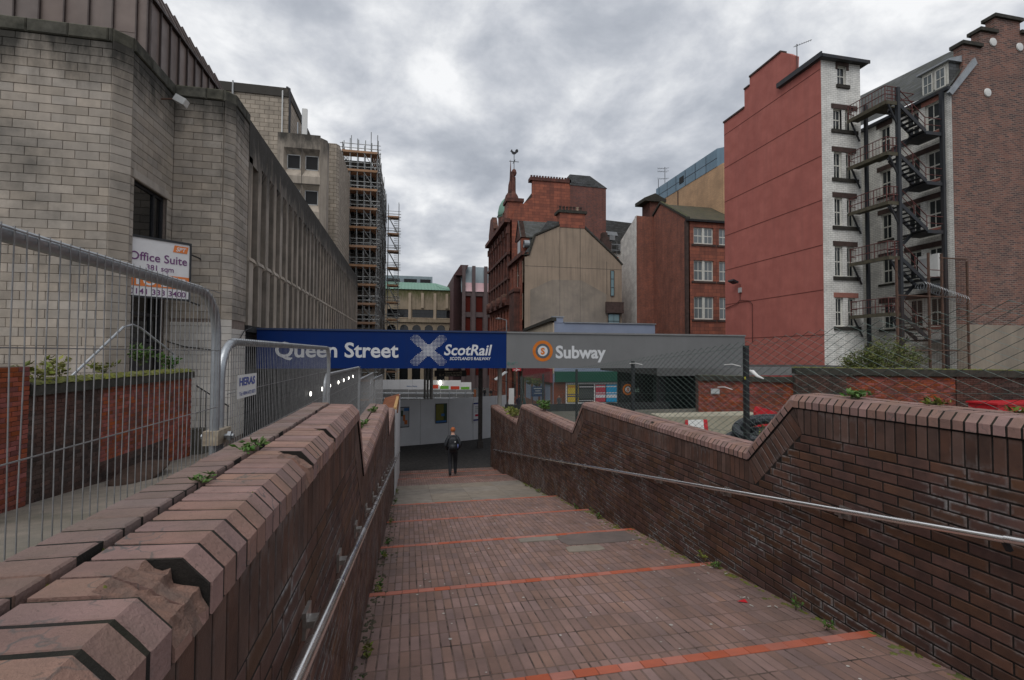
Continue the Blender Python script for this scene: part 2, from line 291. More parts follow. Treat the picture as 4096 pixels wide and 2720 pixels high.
m_mosssill = mat('mossy_sill', (0.045, 0.04, 0.033), (0.03, 0.028, 0.024), ns=4, rough=0.95, moss=0.9)
m_tan = mat('tan_render', (0.37, 0.285, 0.21), (0.285, 0.225, 0.17), ns=0.35, rough=0.92, bump=0.3, bs=30, streak=0.5, scol=(0.10, 0.08, 0.065), blotch=0.5, bcol=(0.14, 0.115, 0.09))
m_tan2 = mat('tan_render_old', (0.33, 0.275, 0.215), (0.235, 0.20, 0.165), ns=0.5, rough=0.92, bump=0.3, bs=30, streak=0.3, scol=(0.11, 0.095, 0.08), blotch=0.6, bcol=(0.11, 0.10, 0.085))
m_slate = mat('slate', (0.105, 0.11, 0.115), (0.06, 0.062, 0.06), ns=2.5, rough=0.7, brick=(0.5, 0.22, (0.035, 0.035, 0.035), 0.014), moss=0.25)
m_mossslate = mat('mossy_slate', (0.10, 0.075, 0.055), (0.055, 0.048, 0.038), ns=2.5, rough=0.8, brick=(0.5, 0.25, (0.03, 0.028, 0.025), 0.02), moss=0.45)
m_lead = mat('lead_flashing', (0.34, 0.36, 0.38), (0.26, 0.28, 0.3), ns=2, rough=0.5, metal=0.3)
m_copper = mat('green_copper', (0.14, 0.28, 0.21), (0.19, 0.31, 0.245), ns=1.0, rough=0.7, streak=0.35, scol=(0.10, 0.20, 0.16))
m_zinc = mat('zinc_sheet', (0.27, 0.33, 0.36), (0.21, 0.26, 0.285), ns=0.5, rough=0.55, streak=0.3, scol=(0.14, 0.16, 0.17))
m_beige = mat('beige_concrete', (0.33, 0.265, 0.19), (0.26, 0.21, 0.155), ns=0.6, rough=0.9, streak=0.6, scol=(0.10, 0.095, 0.055), top=(11.5, 15.7, 1.0, (0.09, 0.095, 0.035)))
m_beigelt = mat('beige_pier', (0.45, 0.36, 0.27), (0.38, 0.31, 0.23), ns=0.6, rough=0.9, streak=0.3, scol=(0.2, 0.17, 0.12))
m_modern = mat('purple_panel', (0.13, 0.095, 0.095), (0.105, 0.08, 0.08), ns=0.5, rough=0.7)
m_moderndk = mat('maroon_brick', (0.115, 0.055, 0.055), rough=0.85, brick=(0.45, 0.15, (0.06, 0.04, 0.04), 0.02))
m_peach = mat('peach_brick', (0.56, 0.35, 0.20), (0.48, 0.30, 0.175), ns=0.5, rough=0.88, brick=(0.45, 0.15, (0.40, 0.27, 0.17), 0.02), streak=0.3, scol=(0.26, 0.18, 0.12))
m_bluecl = mat('blue_panel', (0.17, 0.26, 0.335), (0.145, 0.225, 0.29), ns=0.4, rough=0.55, streak=0.4, scol=(0.10, 0.13, 0.155))
m_bluewall = mat('blue_grey_render', (0.27, 0.315, 0.42), (0.24, 0.285, 0.385), ns=0.7, rough=0.85, blotch=0.3, bcol=(0.18, 0.2, 0.26))
m_cream = mat('cream_render', (0.55, 0.47, 0.36), (0.46, 0.39, 0.3), ns=0.7, rough=0.88, streak=0.3, scol=(0.25, 0.2, 0.16))
m_wframe = mat('white_window_frame', (0.70, 0.69, 0.63), (0.55, 0.54, 0.49), ns=6, rough=0.6)
m_black = mat('black_paint', (0.018, 0.019, 0.022), (0.03, 0.031, 0.034), ns=6, rough=0.5)
m_bluesteel = mat('blue_black_steel', (0.016, 0.020, 0.026), (0.030, 0.033, 0.038), ns=5, rough=0.55, streak=0.3, scol=(0.09, 0.05, 0.035))
m_rust = mat('rusty_red_rail', (0.16, 0.045, 0.04), (0.09, 0.04, 0.035), ns=9, rough=0.75)
m_rustst = mat('rusty_steel', (0.14, 0.075, 0.05), (0.07, 0.045, 0.036), ns=6, rough=0.85)
m_mossdeck = mat('mossy_deck', (0.10, 0.085, 0.055), (0.06, 0.055, 0.04), ns=5, rough=0.9, moss=0.5)
m_galv = mat('galvanised_steel', (0.42, 0.44, 0.46), (0.30, 0.32, 0.34), ns=14, rough=0.42, metal=0.75, bump=0.15, bs=90)
m_wire = mat('galvanised_wire', (0.33, 0.33, 0.33), (0.20, 0.20, 0.20), ns=25, rough=0.5, metal=0.5)
m_steel = mat('stainless_rail', (0.86, 0.85, 0.84), (0.85, 0.84, 0.83), ns=3, rough=0.24, metal=1.0)
m_darkrail = mat('tarnished_bracket', (0.52, 0.50, 0.48), (0.28, 0.26, 0.24), ns=18, rough=0.35, metal=0.8)
m_greenw = mat('green_coated_wire', (0.055, 0.10, 0.085), (0.14, 0.165, 0.15), ns=25, rough=0.5)
m_scaf = mat('scaffold_tube', (0.36, 0.37, 0.37), (0.18, 0.19, 0.185), ns=1.2, rough=0.5, metal=0.4)
m_board = mat('scaffold_board', (0.47, 0.275, 0.16), (0.33, 0.20, 0.125), ns=0.8, rough=0.85, isl=0.2)
m_blue = mat('sign_blue', (0.002, 0.020, 0.118), (0.003, 0.024, 0.13), ns=1, rough=0.55, bump=0.05, bs=300, blotch=0.3, bcol=(0.008, 0.02, 0.075), streak=0.2, scol=(0.02, 0.03, 0.07), spec=0.12)
m_blueed = mat('sign_blue_cap', (0.02, 0.04, 0.105), (0.03, 0.045, 0.10), ns=4, rough=0.55)
m_grey = mat('sign_grey', (0.180, 0.182, 0.184), (0.162, 0.164, 0.166), ns=1, rough=0.6, blotch=0.3, bcol=(0.12, 0.12, 0.12), streak=0.2, scol=(0.11, 0.11, 0.11), spec=0.15)
m_greyed = mat('sign_grey_cap', (0.21, 0.21, 0.21), (0.17, 0.17, 0.17), ns=4, rough=0.6)
m_letter = mat('sign_letter_white', (0.62, 0.63, 0.65), (0.56, 0.57, 0.59), ns=3, rough=0.6)
m_logoor = mat('logo_orange', (0.62, 0.17, 0.015), rough=0.55)
m_logogr = mat('logo_slate', (0.085, 0.105, 0.125), rough=0.55)
m_hoard = mat('white_hoarding', (0.62, 0.62, 0.63), (0.55, 0.55, 0.56), ns=1, rough=0.6, blotch=0.2, bcol=(0.35, 0.35, 0.35))
m_timber = mat('raw_timber', (0.50, 0.30, 0.12), (0.38, 0.22, 0.09), ns=9, rough=0.8)
m_ply = mat('red_brown_timber', (0.22, 0.075, 0.03), (0.16, 0.06, 0.028), ns=6, rough=0.8)
m_post = mat('pale_post', (0.42, 0.39, 0.36), (0.34, 0.32, 0.29), ns=4, rough=0.6, blotch=0.3)
m_dpost = mat('brown_post', (0.085, 0.07, 0.062), (0.05, 0.043, 0.04), ns=6, rough=0.7)
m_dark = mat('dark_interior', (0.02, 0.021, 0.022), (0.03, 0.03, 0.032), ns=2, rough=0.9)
m_darktile = mat('dark_tile_wall', (0.045, 0.045, 0.047), (0.03, 0.03, 0.032), ns=2, rough=0.6, brick=(1.2, 0.2, (0.012, 0.012, 0.012), 0.02))
m_lamp = mat('lit_lamp', (1.0, 0.96, 0.86), rough=0.5, emit=9.0)
m_glass = glass('window_glass'); m_glassl = glass('lit_window_glass', (0.16, 0.18, 0.19), 0.12)
m_glassd = glass('dark_window_glass', (0.006, 0.007, 0.008), 0.05); m_glassp = glass('red_tint_glass', (0.10, 0.018, 0.014), 0.08)
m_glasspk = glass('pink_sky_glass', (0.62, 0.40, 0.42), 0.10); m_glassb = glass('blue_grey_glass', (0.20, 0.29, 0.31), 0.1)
m_plast = mat('grey_plastic', (0.45, 0.46, 0.46), (0.38, 0.39, 0.39), ns=6, rough=0.5)
m_whitep = mat('white_plastic', (0.72, 0.72, 0.70), (0.66, 0.66, 0.64), ns=6, rough=0.5)
m_leaf = mat('leaf', (0.085, 0.15, 0.03), (0.05, 0.10, 0.02), ns=8, rough=0.6, isl=0.35, hue=0.03)
m_leafy = mat('leaf_yellow', (0.19, 0.19, 0.035), (0.10, 0.12, 0.025), ns=6, rough=0.6, isl=0.4, hue=0.03)
m_bush = mat('bush_leaf', (0.125, 0.135, 0.03), (0.07, 0.09, 0.022), ns=2, rough=0.6, isl=0.5, hue=0.03)
m_stem = mat('plant_stem', (0.10, 0.09, 0.05), (0.07, 0.06, 0.035), ns=9, rough=0.9)
m_gum = mat('gum_spot', (0.50, 0.47, 0.43), (0.38, 0.36, 0.33), ns=30, rough=0.8, isl=0.2)
m_mosst = mat('moss_tuft', (0.075, 0.095, 0.02), (0.13, 0.12, 0.03), ns=20, rough=0.95, isl=0.3)
m_dirt = mat('gutter_dirt', (0.10, 0.085, 0.055), (0.055, 0.05, 0.032), ns=14, rough=0.98, bump=1.0, bs=90)
m_red = mat('red_plastic', (0.52, 0.022, 0.03), (0.44, 0.018, 0.026), ns=5, rough=0.4)
m_hose = mat('black_hose', (0.022, 0.026, 0.03), (0.04, 0.045, 0.05), ns=9, rough=0.55)
m_green = mat('green_fascia', (0.008, 0.075, 0.048), (0.01, 0.085, 0.055), ns=1, rough=0.5)
m_skin = mat('skin', (0.55, 0.33, 0.25), (0.48, 0.27, 0.2), ns=9, rough=0.6)
m_hairr = mat('ginger_hair', (0.42, 0.125, 0.035), (0.27, 0.075, 0.022), ns=60, rough=0.6, bump=0.6, bs=140)
m_hairb = mat('dark_hair', (0.04, 0.028, 0.02), rough=0.7)
m_jack = mat('black_jacket', (0.018, 0.021, 0.026), (0.03, 0.034, 0.04), ns=8, rough=0.6, bump=0.5, bs=25)
m_jean = mat('black_jeans', (0.016, 0.018, 0.022), (0.026, 0.028, 0.034), ns=14, rough=0.85, bump=0.4, bs=40)
m_pack = mat('black_backpack', (0.014, 0.016, 0.019), (0.026, 0.028, 0.033), ns=12, rough=0.55, bump=0.3, bs=80)
m_shoe = mat('grey_trainers', (0.20, 0.18, 0.165), (0.12, 0.11, 0.10), ns=16, rough=0.7)
def flat(name, c, rough=0.6): return mat(name, c, tuple(v * 0.93 for v in c), ns=4, rough=rough)

# ---------------------------------------------------------------- brick pieces
BM = {}
def brick_geo(l, h, d, c):
    a, b = l / 2, h / 2
    V = [(-a + c, 0, -b + c), (a - c, 0, -b + c), (a - c, 0, b - c), (-a + c, 0, b - c)]
    V += [(-a, -c, -b), (a, -c, -b), (a, -c, b), (-a, -c, b)]
    V += [(-a, -d, -b), (a, -d, -b), (a, -d, b), (-a, -d, b)]
    Fc = [(3, 2, 1, 0)]; U = [(0, 1), (1, 1), (1, 0), (0, 0)]
    cn = [(0, 0), (1, 0), (1, 1), (0, 1)]
    for k in range(4):
        j = (k + 1) % 4
        Fc.append((4 + k, k, j, 4 + j)); U += [cn[k], cn[k], cn[j], cn[j]]
        Fc.append((8 + k, 4 + k, 4 + j, 8 + j)); U += [cn[k], cn[k], cn[j], cn[j]]
    return V, Fc, U
def frame(n, up, at):
    n, up = Vector(n).normalized(), Vector(up).normalized(); ex = n.cross(up).normalized(); up = ex.cross(n)
    M = Matrix((ex, n, up)).transposed().to_4x4(); M.translation = Vector(at); return M
def pieces(parent, name, items, m, nmax=300, rest=None, geo=None):
    """items: (matrix, key). The largest in view become single part objects, the others one joined part."""
    geo = geo or (lambda k: brick_geo(*k))
    sc = []
    for M, k in items:
        p = M.translation; s = (k[0] * k[1] / pj(p) ** 2) if inview(p, 1.03) else -1.0
        sc.append(s)
    order = sorted(range(len(items)), key=lambda i: -sc[i])
    single = [i for i in order[:nmax] if sc[i] > 0]; S = set(single)
    for i in single:
        M, k = items[i]; key = (name, m.name, k)
        if key not in BM:
            g = G(); g.v, g.fc, g.uv = geo(k); BM[key] = g.mesh(name, m)
        o = bpy.data.objects.new(name, BM[key]); link(o, parent, M)
    left = [i for i in order if i not in S]
    if left:
        V, Fc, U = [], [], []; cache = {}
        for i in left:
            M, k = items[i]
            if k not in cache: cache[k] = geo(k)
            v, f, u = cache[k]; o = len(V); V += [tuple(M @ Vector(p)) for p in v]; Fc += [tuple(x + o for x in ff) for ff in f]
            if u: U += u
        g = G(); g.v, g.fc, g.uv = V, Fc, U or None
        g.obj(rest or name + 's', m, parent, kind='stuff')
def jit(a): return (R.random() - 0.5) * 2 * a
def course_wall(n, up, origin, along, length, z0, z1, bl, bh, jt, d=0.05, c=0.004, hole=None, jn=0.002, offs=0.5, cond=None):
    """plain stretcher courses on a rectangle; origin is the lower start, along the unit run direction"""
    out = []; along = Vector(along); origin = Vector(origin); n = Vector(n); k = 0; z = z0
    while z < z1 - 0.02:
        h = min(bh, z1 - z); s = -(offs * (bl + jt) if k % 2 else 0.0)
        while s < length - 0.01:
            a, b = max(s, 0), min(s + bl, length)
            if b - a > 0.03 and not (hole and hole((a + b) / 2, z + h / 2)) and not (cond and not cond((a + b) / 2, z + h / 2)):
                p = origin + along * ((a + b) / 2) + Vector((0, 0, z + h / 2)) + n * jit(jn)
                out.append((frame(n, up, p), (round(b - a, 3), round(h, 3), d, c)))
            s += bl + jt
        z += bh + jt; k += 1
    return out

# ---------------------------------------------------------------- ground, street, path, yard
rampz = lambda y: -1.65 - 0.157 * y
pathz = lambda x, y: -1.62 - 0.074 * y + 0.03 * (x + 0.9)
yardz = lambda y: -1.35 - 0.055 * y
def streetz(y): return -4.78 if y < 27 else (-4.78 - 0.052 * (y - 27) if y < 84 else -7.744)
tag(G().poly([(-1500, -600, -9.2), (1500, -600, -9.2), (1500, 2500, -9.2), (-1500, 2500, -9.2)]).obj('ground', m_asph), kind='structure')
g = G()
ys = [19.9, 27] + [27 + 5.7 * k for k in range(1, 11)] + [140]
for a, b in zip(ys, ys[1:]): g.poly([(-6.2, a, streetz(a)), (40, a, streetz(a)), (40, b, streetz(b)), (-6.2, b, streetz(b))])
g.obj('street', m_asph, kind='structure')
g = G()
xs = [-18, -6, -3.2, -0.69]; yy = [-6, 0, 4, 9, 14, 19.8]
for x0, x1 in zip(xs, xs[1:]):
    for a, b in zip(yy, yy[1:]): g.poly([(x0, a, pathz(x0, a)), (x1, a, pathz(x1, a)), (x1, b, pathz(x1, b)), (x0, b, pathz(x0, b))])
path_o = g.obj('path', m_path, kind='structure')
g = G()
for a, b in ((-6, 4), (4, 12), (12, 20.2)): g.poly([(3.7, a, yardz(a)), (48, a, yardz(a)), (48, b, yardz(b)), (3.7, b, yardz(b))])
g.poly([(17, 20.2, yardz(20.2)), (48, 20.2, yardz(20.2)), (48, 46, yardz(20.2)), (30, 46, yardz(20.2))])
g.obj('yard', m_yard, kind='structure')

# ---------------------------------------------------------------- ramp with treads, paving bricks and orange nosing
XL, XR = -0.365, 3.45
noses = [1.10, 3.13, 5.13, 7.17, 9.13, 11.20, 17.25, 19.30, 20.35]
RS = 0.10
tread = []          # (y start, z start, y end, z end)
y0 = -1.2
for yn in noses:
    tread.append((y0, rampz(y0) - RS / 2 * (y0 > -1), yn, rampz(yn) + RS / 2)); y0 = yn
tread[-1] = (19.30, -4.73, 20.35, -4.765)
g = G()
for (a, za_, b, zb_) in tread:
    g.poly([(XL - .01, a, za_ - .0028), (XR + .01, a, za_ - .0028), (XR + .01, b, zb_ - .0028), (XL - .01, b, zb_ - .0028)])
    g.poly([(XL - .01, b, zb_ - .008), (XR + .01, b, zb_ - .008), (XR + .01, b, -6), (XL - .01, b, -6)])
ramp = g.obj('ramp', m_joint, kind='structure')
pv, ors, slabs = [], [], []
PX, PY = 0.0785, 0.236
def tz(t, y): return t[1] + (t[3] - t[1]) * (y - t[0]) / (t[2] - t[0])
for ti, t in enumerate(tread):
    if ti < 1: continue
    sl_ = Vector((0, t[2] - t[0], t[3] - t[1])).normalized(); nn = Vector((1, 0, 0)).cross(sl_)
    ye = t[2]
    if ti != 8:
        x = XL
        while x < XR - 0.02:      # orange nosing tiles along the edge
            w = min(0.156, XR - x); p = Vector((x + w / 2, ye - 0.043, tz(t, ye - 0.043) + 0.004 + jit(0.0008)))
            ors.append((frame(nn, sl_, p), (round(w, 3), 0.086, 0.03, 0.003))); x += 0.16
        ye -= 0.092
    ystop = t[0]
    if ti == 6: ystop = 15.3
    k = 0; y = ye
    while y > ystop + 0.03:
        ln = min(PY - 0.013, y - ystop)
        i = 0; x = XL + 0.004
        while x < XR - 0.01:
            w = min(PX - 0.0105, XR - x)
            p = Vector((x + w / 2 + jit(0.0012), y - ln / 2 + jit(0.002), tz(t, y - ln / 2) + jit(0.0020)))
            tilt = nn + Vector((jit(0.008), jit(0.008), 0))
            pv.append((frame(tilt, sl_, p), (round(w, 3), round(ln, 3), 0.03, 0.0035)))
            x += PX
        y -= PY; k += 1
    if ti == 6:                   # pale slab landing
        yy_ = 15.29
        while yy_ > 11.25:
            for i in range(4):
                a = XL + (XR - XL) * i / 4
                p = Vector((a + (XR - XL) / 8, yy_ - 0.49, tz(t, yy_ - 0.49) + 0.002 + jit(0.001)))
                slabs.append((frame(nn, sl_, p), (round((XR - XL) / 4 - 0.006, 3), 0.99, 0.03, 0.003)))
            yy_ -= 1.0
pieces(ramp, 'paving_brick', pv, m_pave, 300, 'paving_bricks')
pieces(ramp, 'nosing_tile', ors, m_orange, 120, 'nosing_tiles')
pieces(ramp, 'slab', slabs, m_conc, 40)
for (cx_, cy_, w, h, mm, nm_) in ((1.86, 6.95, 0.58, 0.22, m_conc, 'repair_patch'), (2.72, 6.79, 1.1, 0.54, mat('grey_repair', (0.165, 0.128, 0.115), (0.13, 0.105, 0.096), ns=5, rough=0.85, bump=0.4, bs=120), 'repair_patch'), (2.36, 6.34, 0.52, 0.26, m_conc, 'repair_patch')):
    t = tread[3]; p = Vector((cx_, cy_, tz(t, cy_) + 0.006)); sl_ = Vector((0, t[2] - t[0], t[3] - t[1])).normalized(); nn = Vector((1, 0, 0)).cross(sl_)
    gg = G(); n_ = 18; pts = []
    for i in range(n_):
        a = 2 * math.pi * i / n_; q = max(abs(math.cos(a)), abs(math.sin(a)))
        pts.append(p + Vector((1, 0, 0)) * (math.cos(a) / q * w / 2 * (1 + jit(.07))) + sl_ * (math.sin(a) / q * h / 2 * (1 + jit(.10))))
    top_ = [gg.pt(q + nn * 0.002) for q in pts]; bot = [gg.pt(q - nn * 0.02) for q in pts]; gg.fc.append(top_)
    for i in range(n_): gg.fc.append([bot[i], bot[(i + 1) % n_], top_[(i + 1) % n_], top_[i]])
    gg.obj(nm_, mm, ramp)

# ---------------------------------------------------------------- the two stepped brick ramp walls
CP = 0.0765
def clip(poly, p, d, keep):
    """clip a (y,z) polygon by the line p + s*d; keep = +1 keeps the left of d, -1 the right"""
    out = []
    sd_ = lambda q: keep * (d[0] * (q[1] - p[1]) - d[1] * (q[0] - p[0]))
    for i in range(len(poly)):
        a, b = poly[i], poly[(i + 1) % len(poly)]; sa, sb = sd_(a), sd_(b)
        if sa >= 0: out.append(a)
        if (sa >= 0) != (sb >= 0):
            k = sa / (sa - sb); out.append((a[0] + (b[0] - a[0]) * k, a[1] + (b[1] - a[1]) * k))
    return out
def ramp_wall(name, label, X, sgn, segs, damage):
    """sgn: direction from the face into the wall along X (+1 right wall, -1 left wall)"""
    th = thing(name, label, 'brick wall', (X + sgn * 0.15, segs[0][1], rampz(segs[0][1])))
    n = Vector((-sgn, 0, 0)); r2 = math.sqrt(.5); t22 = math.tan(rad(22.5)); SB = 0.238
    # runs: list of (start(y,z), direction(y,z), length, up(y,z))
    runs = []
    for i, (a, b, zc_) in enumerate(segs):
        runs.append(((a, zc_), (1, 0), b - a, (0, 1)))
        if i + 1 < len(segs):
            dr = zc_ - segs[i + 1][2]; runs.append(((b, zc_), (r2, -r2), dr / r2, (r2, r2)))
    mdir = (-math.sin(rad(22.5)), -math.cos(rad(22.5)))
    corners = []
    for i in range(len(segs) - 1):
        corners += [(segs[i][1], segs[i][2]), (segs[i + 1][0], segs[i + 1][2])]
    # core of mortar
    prof = []
    for (a, b, zc_) in segs: prof += [(a, zc_ + 0.01), (b, zc_ + 0.01)]
    ye = segs[-1][1]; low = [(ye, rampz(ye) - 1.2), (segs[0][0], rampz(segs[0][0]) - 1.2)]
    x0, x1 = sorted((X + sgn * (0.006 if sgn > 0 else 0.0032), X + sgn * 0.31))
    core = G(); core.prism(prof + low, 'x', x0, x1); core.obj('mortar_core', m_mortar, th)
    # soldier course with mitred corners
    sold = []
    sm = {}
    for ri, (s, d, L_, up) in enumerate(runs):
        k = 0; p = 0.0 if ri == 0 else -0.3; pend = L_ + 0.3
        lo_c = corners[ri - 1] if ri > 0 else None; hi_c = corners[ri] if ri < len(corners) else None
        if ri == len(runs) - 1: pend = L_
        while p < pend:
            a, b = p, p + 0.0657
            q = [(s[0] + d[0] * a - up[0] * .013, s[1] + d[1] * a - up[1] * .013), (s[0] + d[0] * b - up[0] * .013, s[1] + d[1] * b - up[1] * .013),
                 (s[0] + d[0] * b - up[0] * .2285, s[1] + d[1] * b - up[1] * .2285), (s[0] + d[0] * a - up[0] * .2285, s[1] + d[1] * a - up[1] * .2285)]
            full = True; off = 0.005
            for c_, kp in ((lo_c, 1), (hi_c, -1)):
                if c_ and q:
                    q2 = clip(q, (c_[0] + kp * off, c_[1]), mdir, kp)
                    if len(q2) != len(q) or any(abs(u[0] - v[0]) + abs(u[1] - v[1]) > 1e-6 for u, v in zip(q, q2)): full = False
                    q = q2
            if len(q) >= 3 and (full or (max(u[0] for u in q) - min(u[0] for u in q)) > 0.008):
                if full:
                    cy, cz_ = s[0] + d[0] * (a + b) / 2 - up[0] * .1207, s[1] + d[1] * (a + b) / 2 - up[1] * .1207
                    M = frame(n + Vector((0, jit(.006 if sgn > 0 else .002), jit(.004))), Vector((0, up[0], up[1])), (X + sgn * jit(0.0018 if sgn > 0 else .0007), cy, cz_)); sold.append((M, (0.0657, 0.2155, 0.05, 0.004 if sgn > 0 else 0.0018)))
                else:
                    xa, xb = sorted((X, X + sgn * 0.05)); gg = G(); gg.prism(q, 'x', xa, xb); gg.obj('soldier_brick', m_soldier, th)
            p += 0.0757
    pieces(th, 'soldier_brick', sold, m_soldier, 300, 'soldier_bricks')
    # field courses
    bnd = []
    for i, (a, b, zc_) in enumerate(segs):
        o1 = SB * t22 if i else 0; o2 = SB * t22 if i + 1 < len(segs) else 0
        bnd.append((a - o1, b - o2, zc_ - SB))
    def ymax(z):
        last = None
        for i, (a, b, zb_) in enumerate(bnd):
            if zb_ >= z - 1e-6: last = b + (max(0, zb_ - z) if i + 1 < len(bnd) else 0)
            if i + 1 < len(bnd) and bnd[i + 1][2] >= z - 1e-6: continue
        return last
    fld = []; k = 0; zt = bnd[0][2]
    while zt > rampz(segs[-1][1]) - 0.1:
        ym = ymax(zt - CP * 0.3)
        if ym is None: zt -= CP; k += 1; continue
        y = segs[0][0] - (0.1125 if k % 2 else 0)
        while y < ym - 0.01:
            a, b = max(y, segs[0][0]), min(y + 0.215, ym)
            if b - a > 0.02 and zt > rampz(b) - 0.02:
                fld.append((frame(n + Vector((0, jit(.006 if sgn > 0 else .002), jit(.008 if sgn > 0 else .003))), (0, 0, 1), (X + sgn * (0.001 + jit(0.002 if sgn > 0 else .0008)), (a + b) / 2, zt - 0.0335 + jit(.001))), (round(b - a, 3), 0.0655, 0.05, 0.004 if sgn > 0 else 0.0018)))
            y += 0.225
        zt -= CP; k += 1
    pieces(th, 'brick', fld, m_wallbrick, 300, 'bricks')
    # coping
    hz_ = 0.128 if sgn < 0 else 0.122
    P1 = [(0.012, 0.0), (0.012, 0.060), (-0.036, 0.112), (-0.186, 0.118), (-0.186, 0.02)]
    def geo_c(k):
        w = k[2]; v = []; ring = []; rv = random.Random(k[3]); c = 0.003
        for a, ins in ((-w / 2, c), (-w / 2 + c, 0), (w / 2 - c, 0), (w / 2, c)):
            cy = sum(p[0] for p in P1) / 5; cz_ = sum(p[1] for p in P1) / 5
            ring.append([len(v) + j for j in range(5)])
            for j_, p in enumerate(P1):
                ch = 0.0012 * rv.random() + (0.003 if (j_ in (1, 2) and ins and rv.random() < .2) else 0)
                dd = Vector((cy - p[0], cz_ - p[1])).normalized() * (ins + ch); v.append((a, p[0] + dd[0], p[1] + dd[1]))
        f = []
        for A, B in zip(ring, ring[1:]):
            for j in range(5): f.append((A[j], B[j], B[(j + 1) % 5], A[(j + 1) % 5]))
        f.append(tuple(ring[0])); f.append(tuple(ring[3][::-1])); return v, f, None
    def geo_o(k):
        w = k[2]; V, Fc, U = brick_geo(w, 0.112, hz_ - 0.02, 0.004)
        return [(p[0], -0.256 + p[2], hz_ + p[1]) for p in V], [tuple(reversed(f)) for f in Fc], None
    inner, outer = [], []; dmg = []
    for ri, (s, d, L_, up) in enumerate(runs):
        cnt = max(1, round(L_ / (0.0715 if sgn < 0 else 0.0757))); pit = L_ / cnt
        for i in range(cnt):
            a = (i + .5) * pit; y, z = s[0] + d[0] * a, s[1] + d[1] * a
            M = frame(n, (0, up[0], up[1]), (X + sgn * jit(.0015), y, z + jit(.0012)))
            if any(abs(y - q) < 0.037 for q in damage): dmg.append((M, pit)); 
            else: inner.append((M, (0.2, 0.1, round(pit - 0.0112, 4), R.randrange(9))))
            outer.append((frame(n, (0, up[0], up[1]), (X + sgn * jit(.002), y, z + jit(.0015))), (0.11, 0.08, round(pit - 0.0112, 4))))
        if ri % 2 == 0 and ri + 1 < len(runs):
            for an in (15, 30):
                M = frame(n, (0, math.sin(rad(an)), math.cos(rad(an))), (X, s[0] + L_, s[1])); inner.append((M, (0.2, 0.1, 0.05, 0))); outer.append((M, (0.11, 0.08, 0.05)))
        # recessed bed between the coping bricks
        bed = [(0.0095, 0.0), (0.0095, 0.0592), (-0.0368, 0.1092), (-0.184, 0.1152), (-0.184, 0.088), (-0.2015, 0.088), (-0.2015, hz_ - 0.003), (-0.309, hz_ - 0.003), (-0.309, 0.0)]
        f0 = frame(n, (0, up[0], up[1]), (X, s[0], s[1])); sg = 1 if (f0.to_3x3() @ Vector((1, 0, 0))).dot(Vector((0, d[0], d[1]))) > 0 else -1
        cuts = [(i + .5) * pit for i in range(cnt) if any(abs(s[0] + (i + .5) * pit - q) < 0.037 for q in damage)] if ri == 0 else []; hp = pit / 2 + .0001
        spans = []; c0_ = 0.0
        for q in cuts:
            if q - hp > c0_ + .002: spans.append((c0_, q - hp))
            c0_ = max(c0_, q + hp)
        spans.append((c0_, L_))
        for (sa_, sb_) in spans:
            gg = G()
            A = [gg.pt(f0 @ Vector((sg * sa_, p[0], p[1]))) for p in bed]; B = [gg.pt(f0 @ Vector((sg * sb_, p[0], p[1]))) for p in bed]
            gg.fc.append(A); gg.fc.append(B[::-1])
            for j in range(9): gg.fc.append([A[j], A[(j + 1) % 9], B[(j + 1) % 9], B[j]])
            gg.obj('coping_bed', m_mortar, th)
        for q in cuts:      # rubble core left under a knocked-off brick
            gg = G(); low_b = [(-0.012, 0.0), (-0.02, 0.038), (-0.06, 0.075), (-0.184, 0.10), (-0.184, 0.088), (-0.2015, 0.088), (-0.2015, hz_ - 0.003), (-0.309, hz_ - 0.003), (-0.309, 0.0)]
            A = [gg.pt(f0 @ Vector((sg * (q - hp), p[0], p[1]))) for p in low_b]; B = [gg.pt(f0 @ Vector((sg * (q + hp), p[0], p[1]))) for p in low_b]; gg.fc.append(A); gg.fc.append(B[::-1])
            for j in range(9): gg.fc.append([A[j], A[(j + 1) % 9], B[(j + 1) % 9], B[j]])
            gg.obj('rubble_core', m_broken, th)
    pieces(th, 'coping_brick', inner, m_cope, 300, 'coping_bricks', geo_c)
    pieces(th, 'back_coping_brick', outer, m_copegrey if sgn < 0 else m_cope, 300, 'back_coping_bricks', geo_o)
    # broken coping bricks: the front is knocked off down to a rough core
    for di, (M, pit) in enumerate(dmg):
        bmm = bmesh.new(); w = pit - 0.009; nx, nu = 5, 18
        per = []
        for j in range(5):
            a, b = P1[j], P1[(j + 1) % 5]; st = (3, 4, 8, 4, 6)[j]
            for q in range(st): per.append((a[0] + (b[0] - a[0]) * q / st, a[1] + (b[1] - a[1]) * q / st))
        sv = 0.016 + 0.024 * R.random(); c0 = 0.004 - 0.05 * R.random()
        rings = []
        for ix in range(nx + 1):
            x = -w / 2 + w * ix / nx; row = []
            for (py, pz) in per:
                q = M @ Vector((x, py, pz)); nz = noise.noise(q * 26) * 0.5 + 0.5
                dist = (Vector((py, pz)) - Vector((c0, 0.09))).length; cut = max(0.0, 1 - dist / (0.085 + 0.03 * nz)) * sv * (0.6 + 0.9 * nz)
                cut = cut if cut > 0.008 else 0.0
                dd = (Vector((-0.09, 0.045)) - Vector((py, pz))).normalized() * cut
                row.append(bmm.verts.new((x, py + dd[0] + (0.004 * noise.noise(q * 80) if cut else 0), pz + dd[1] + (0.005 * noise.noise(q * 90) if cut else 0))))
            rings.append(row)
        for A, B in zip(rings, rings[1:]):
            for j in range(len(per)): bmm.faces.new((A[j], B[j], B[(j + 1) % len(per)], A[(j + 1) % len(per)]))
        bmm.faces.new(rings[0]); bmm.faces.new(rings[-1][::-1])
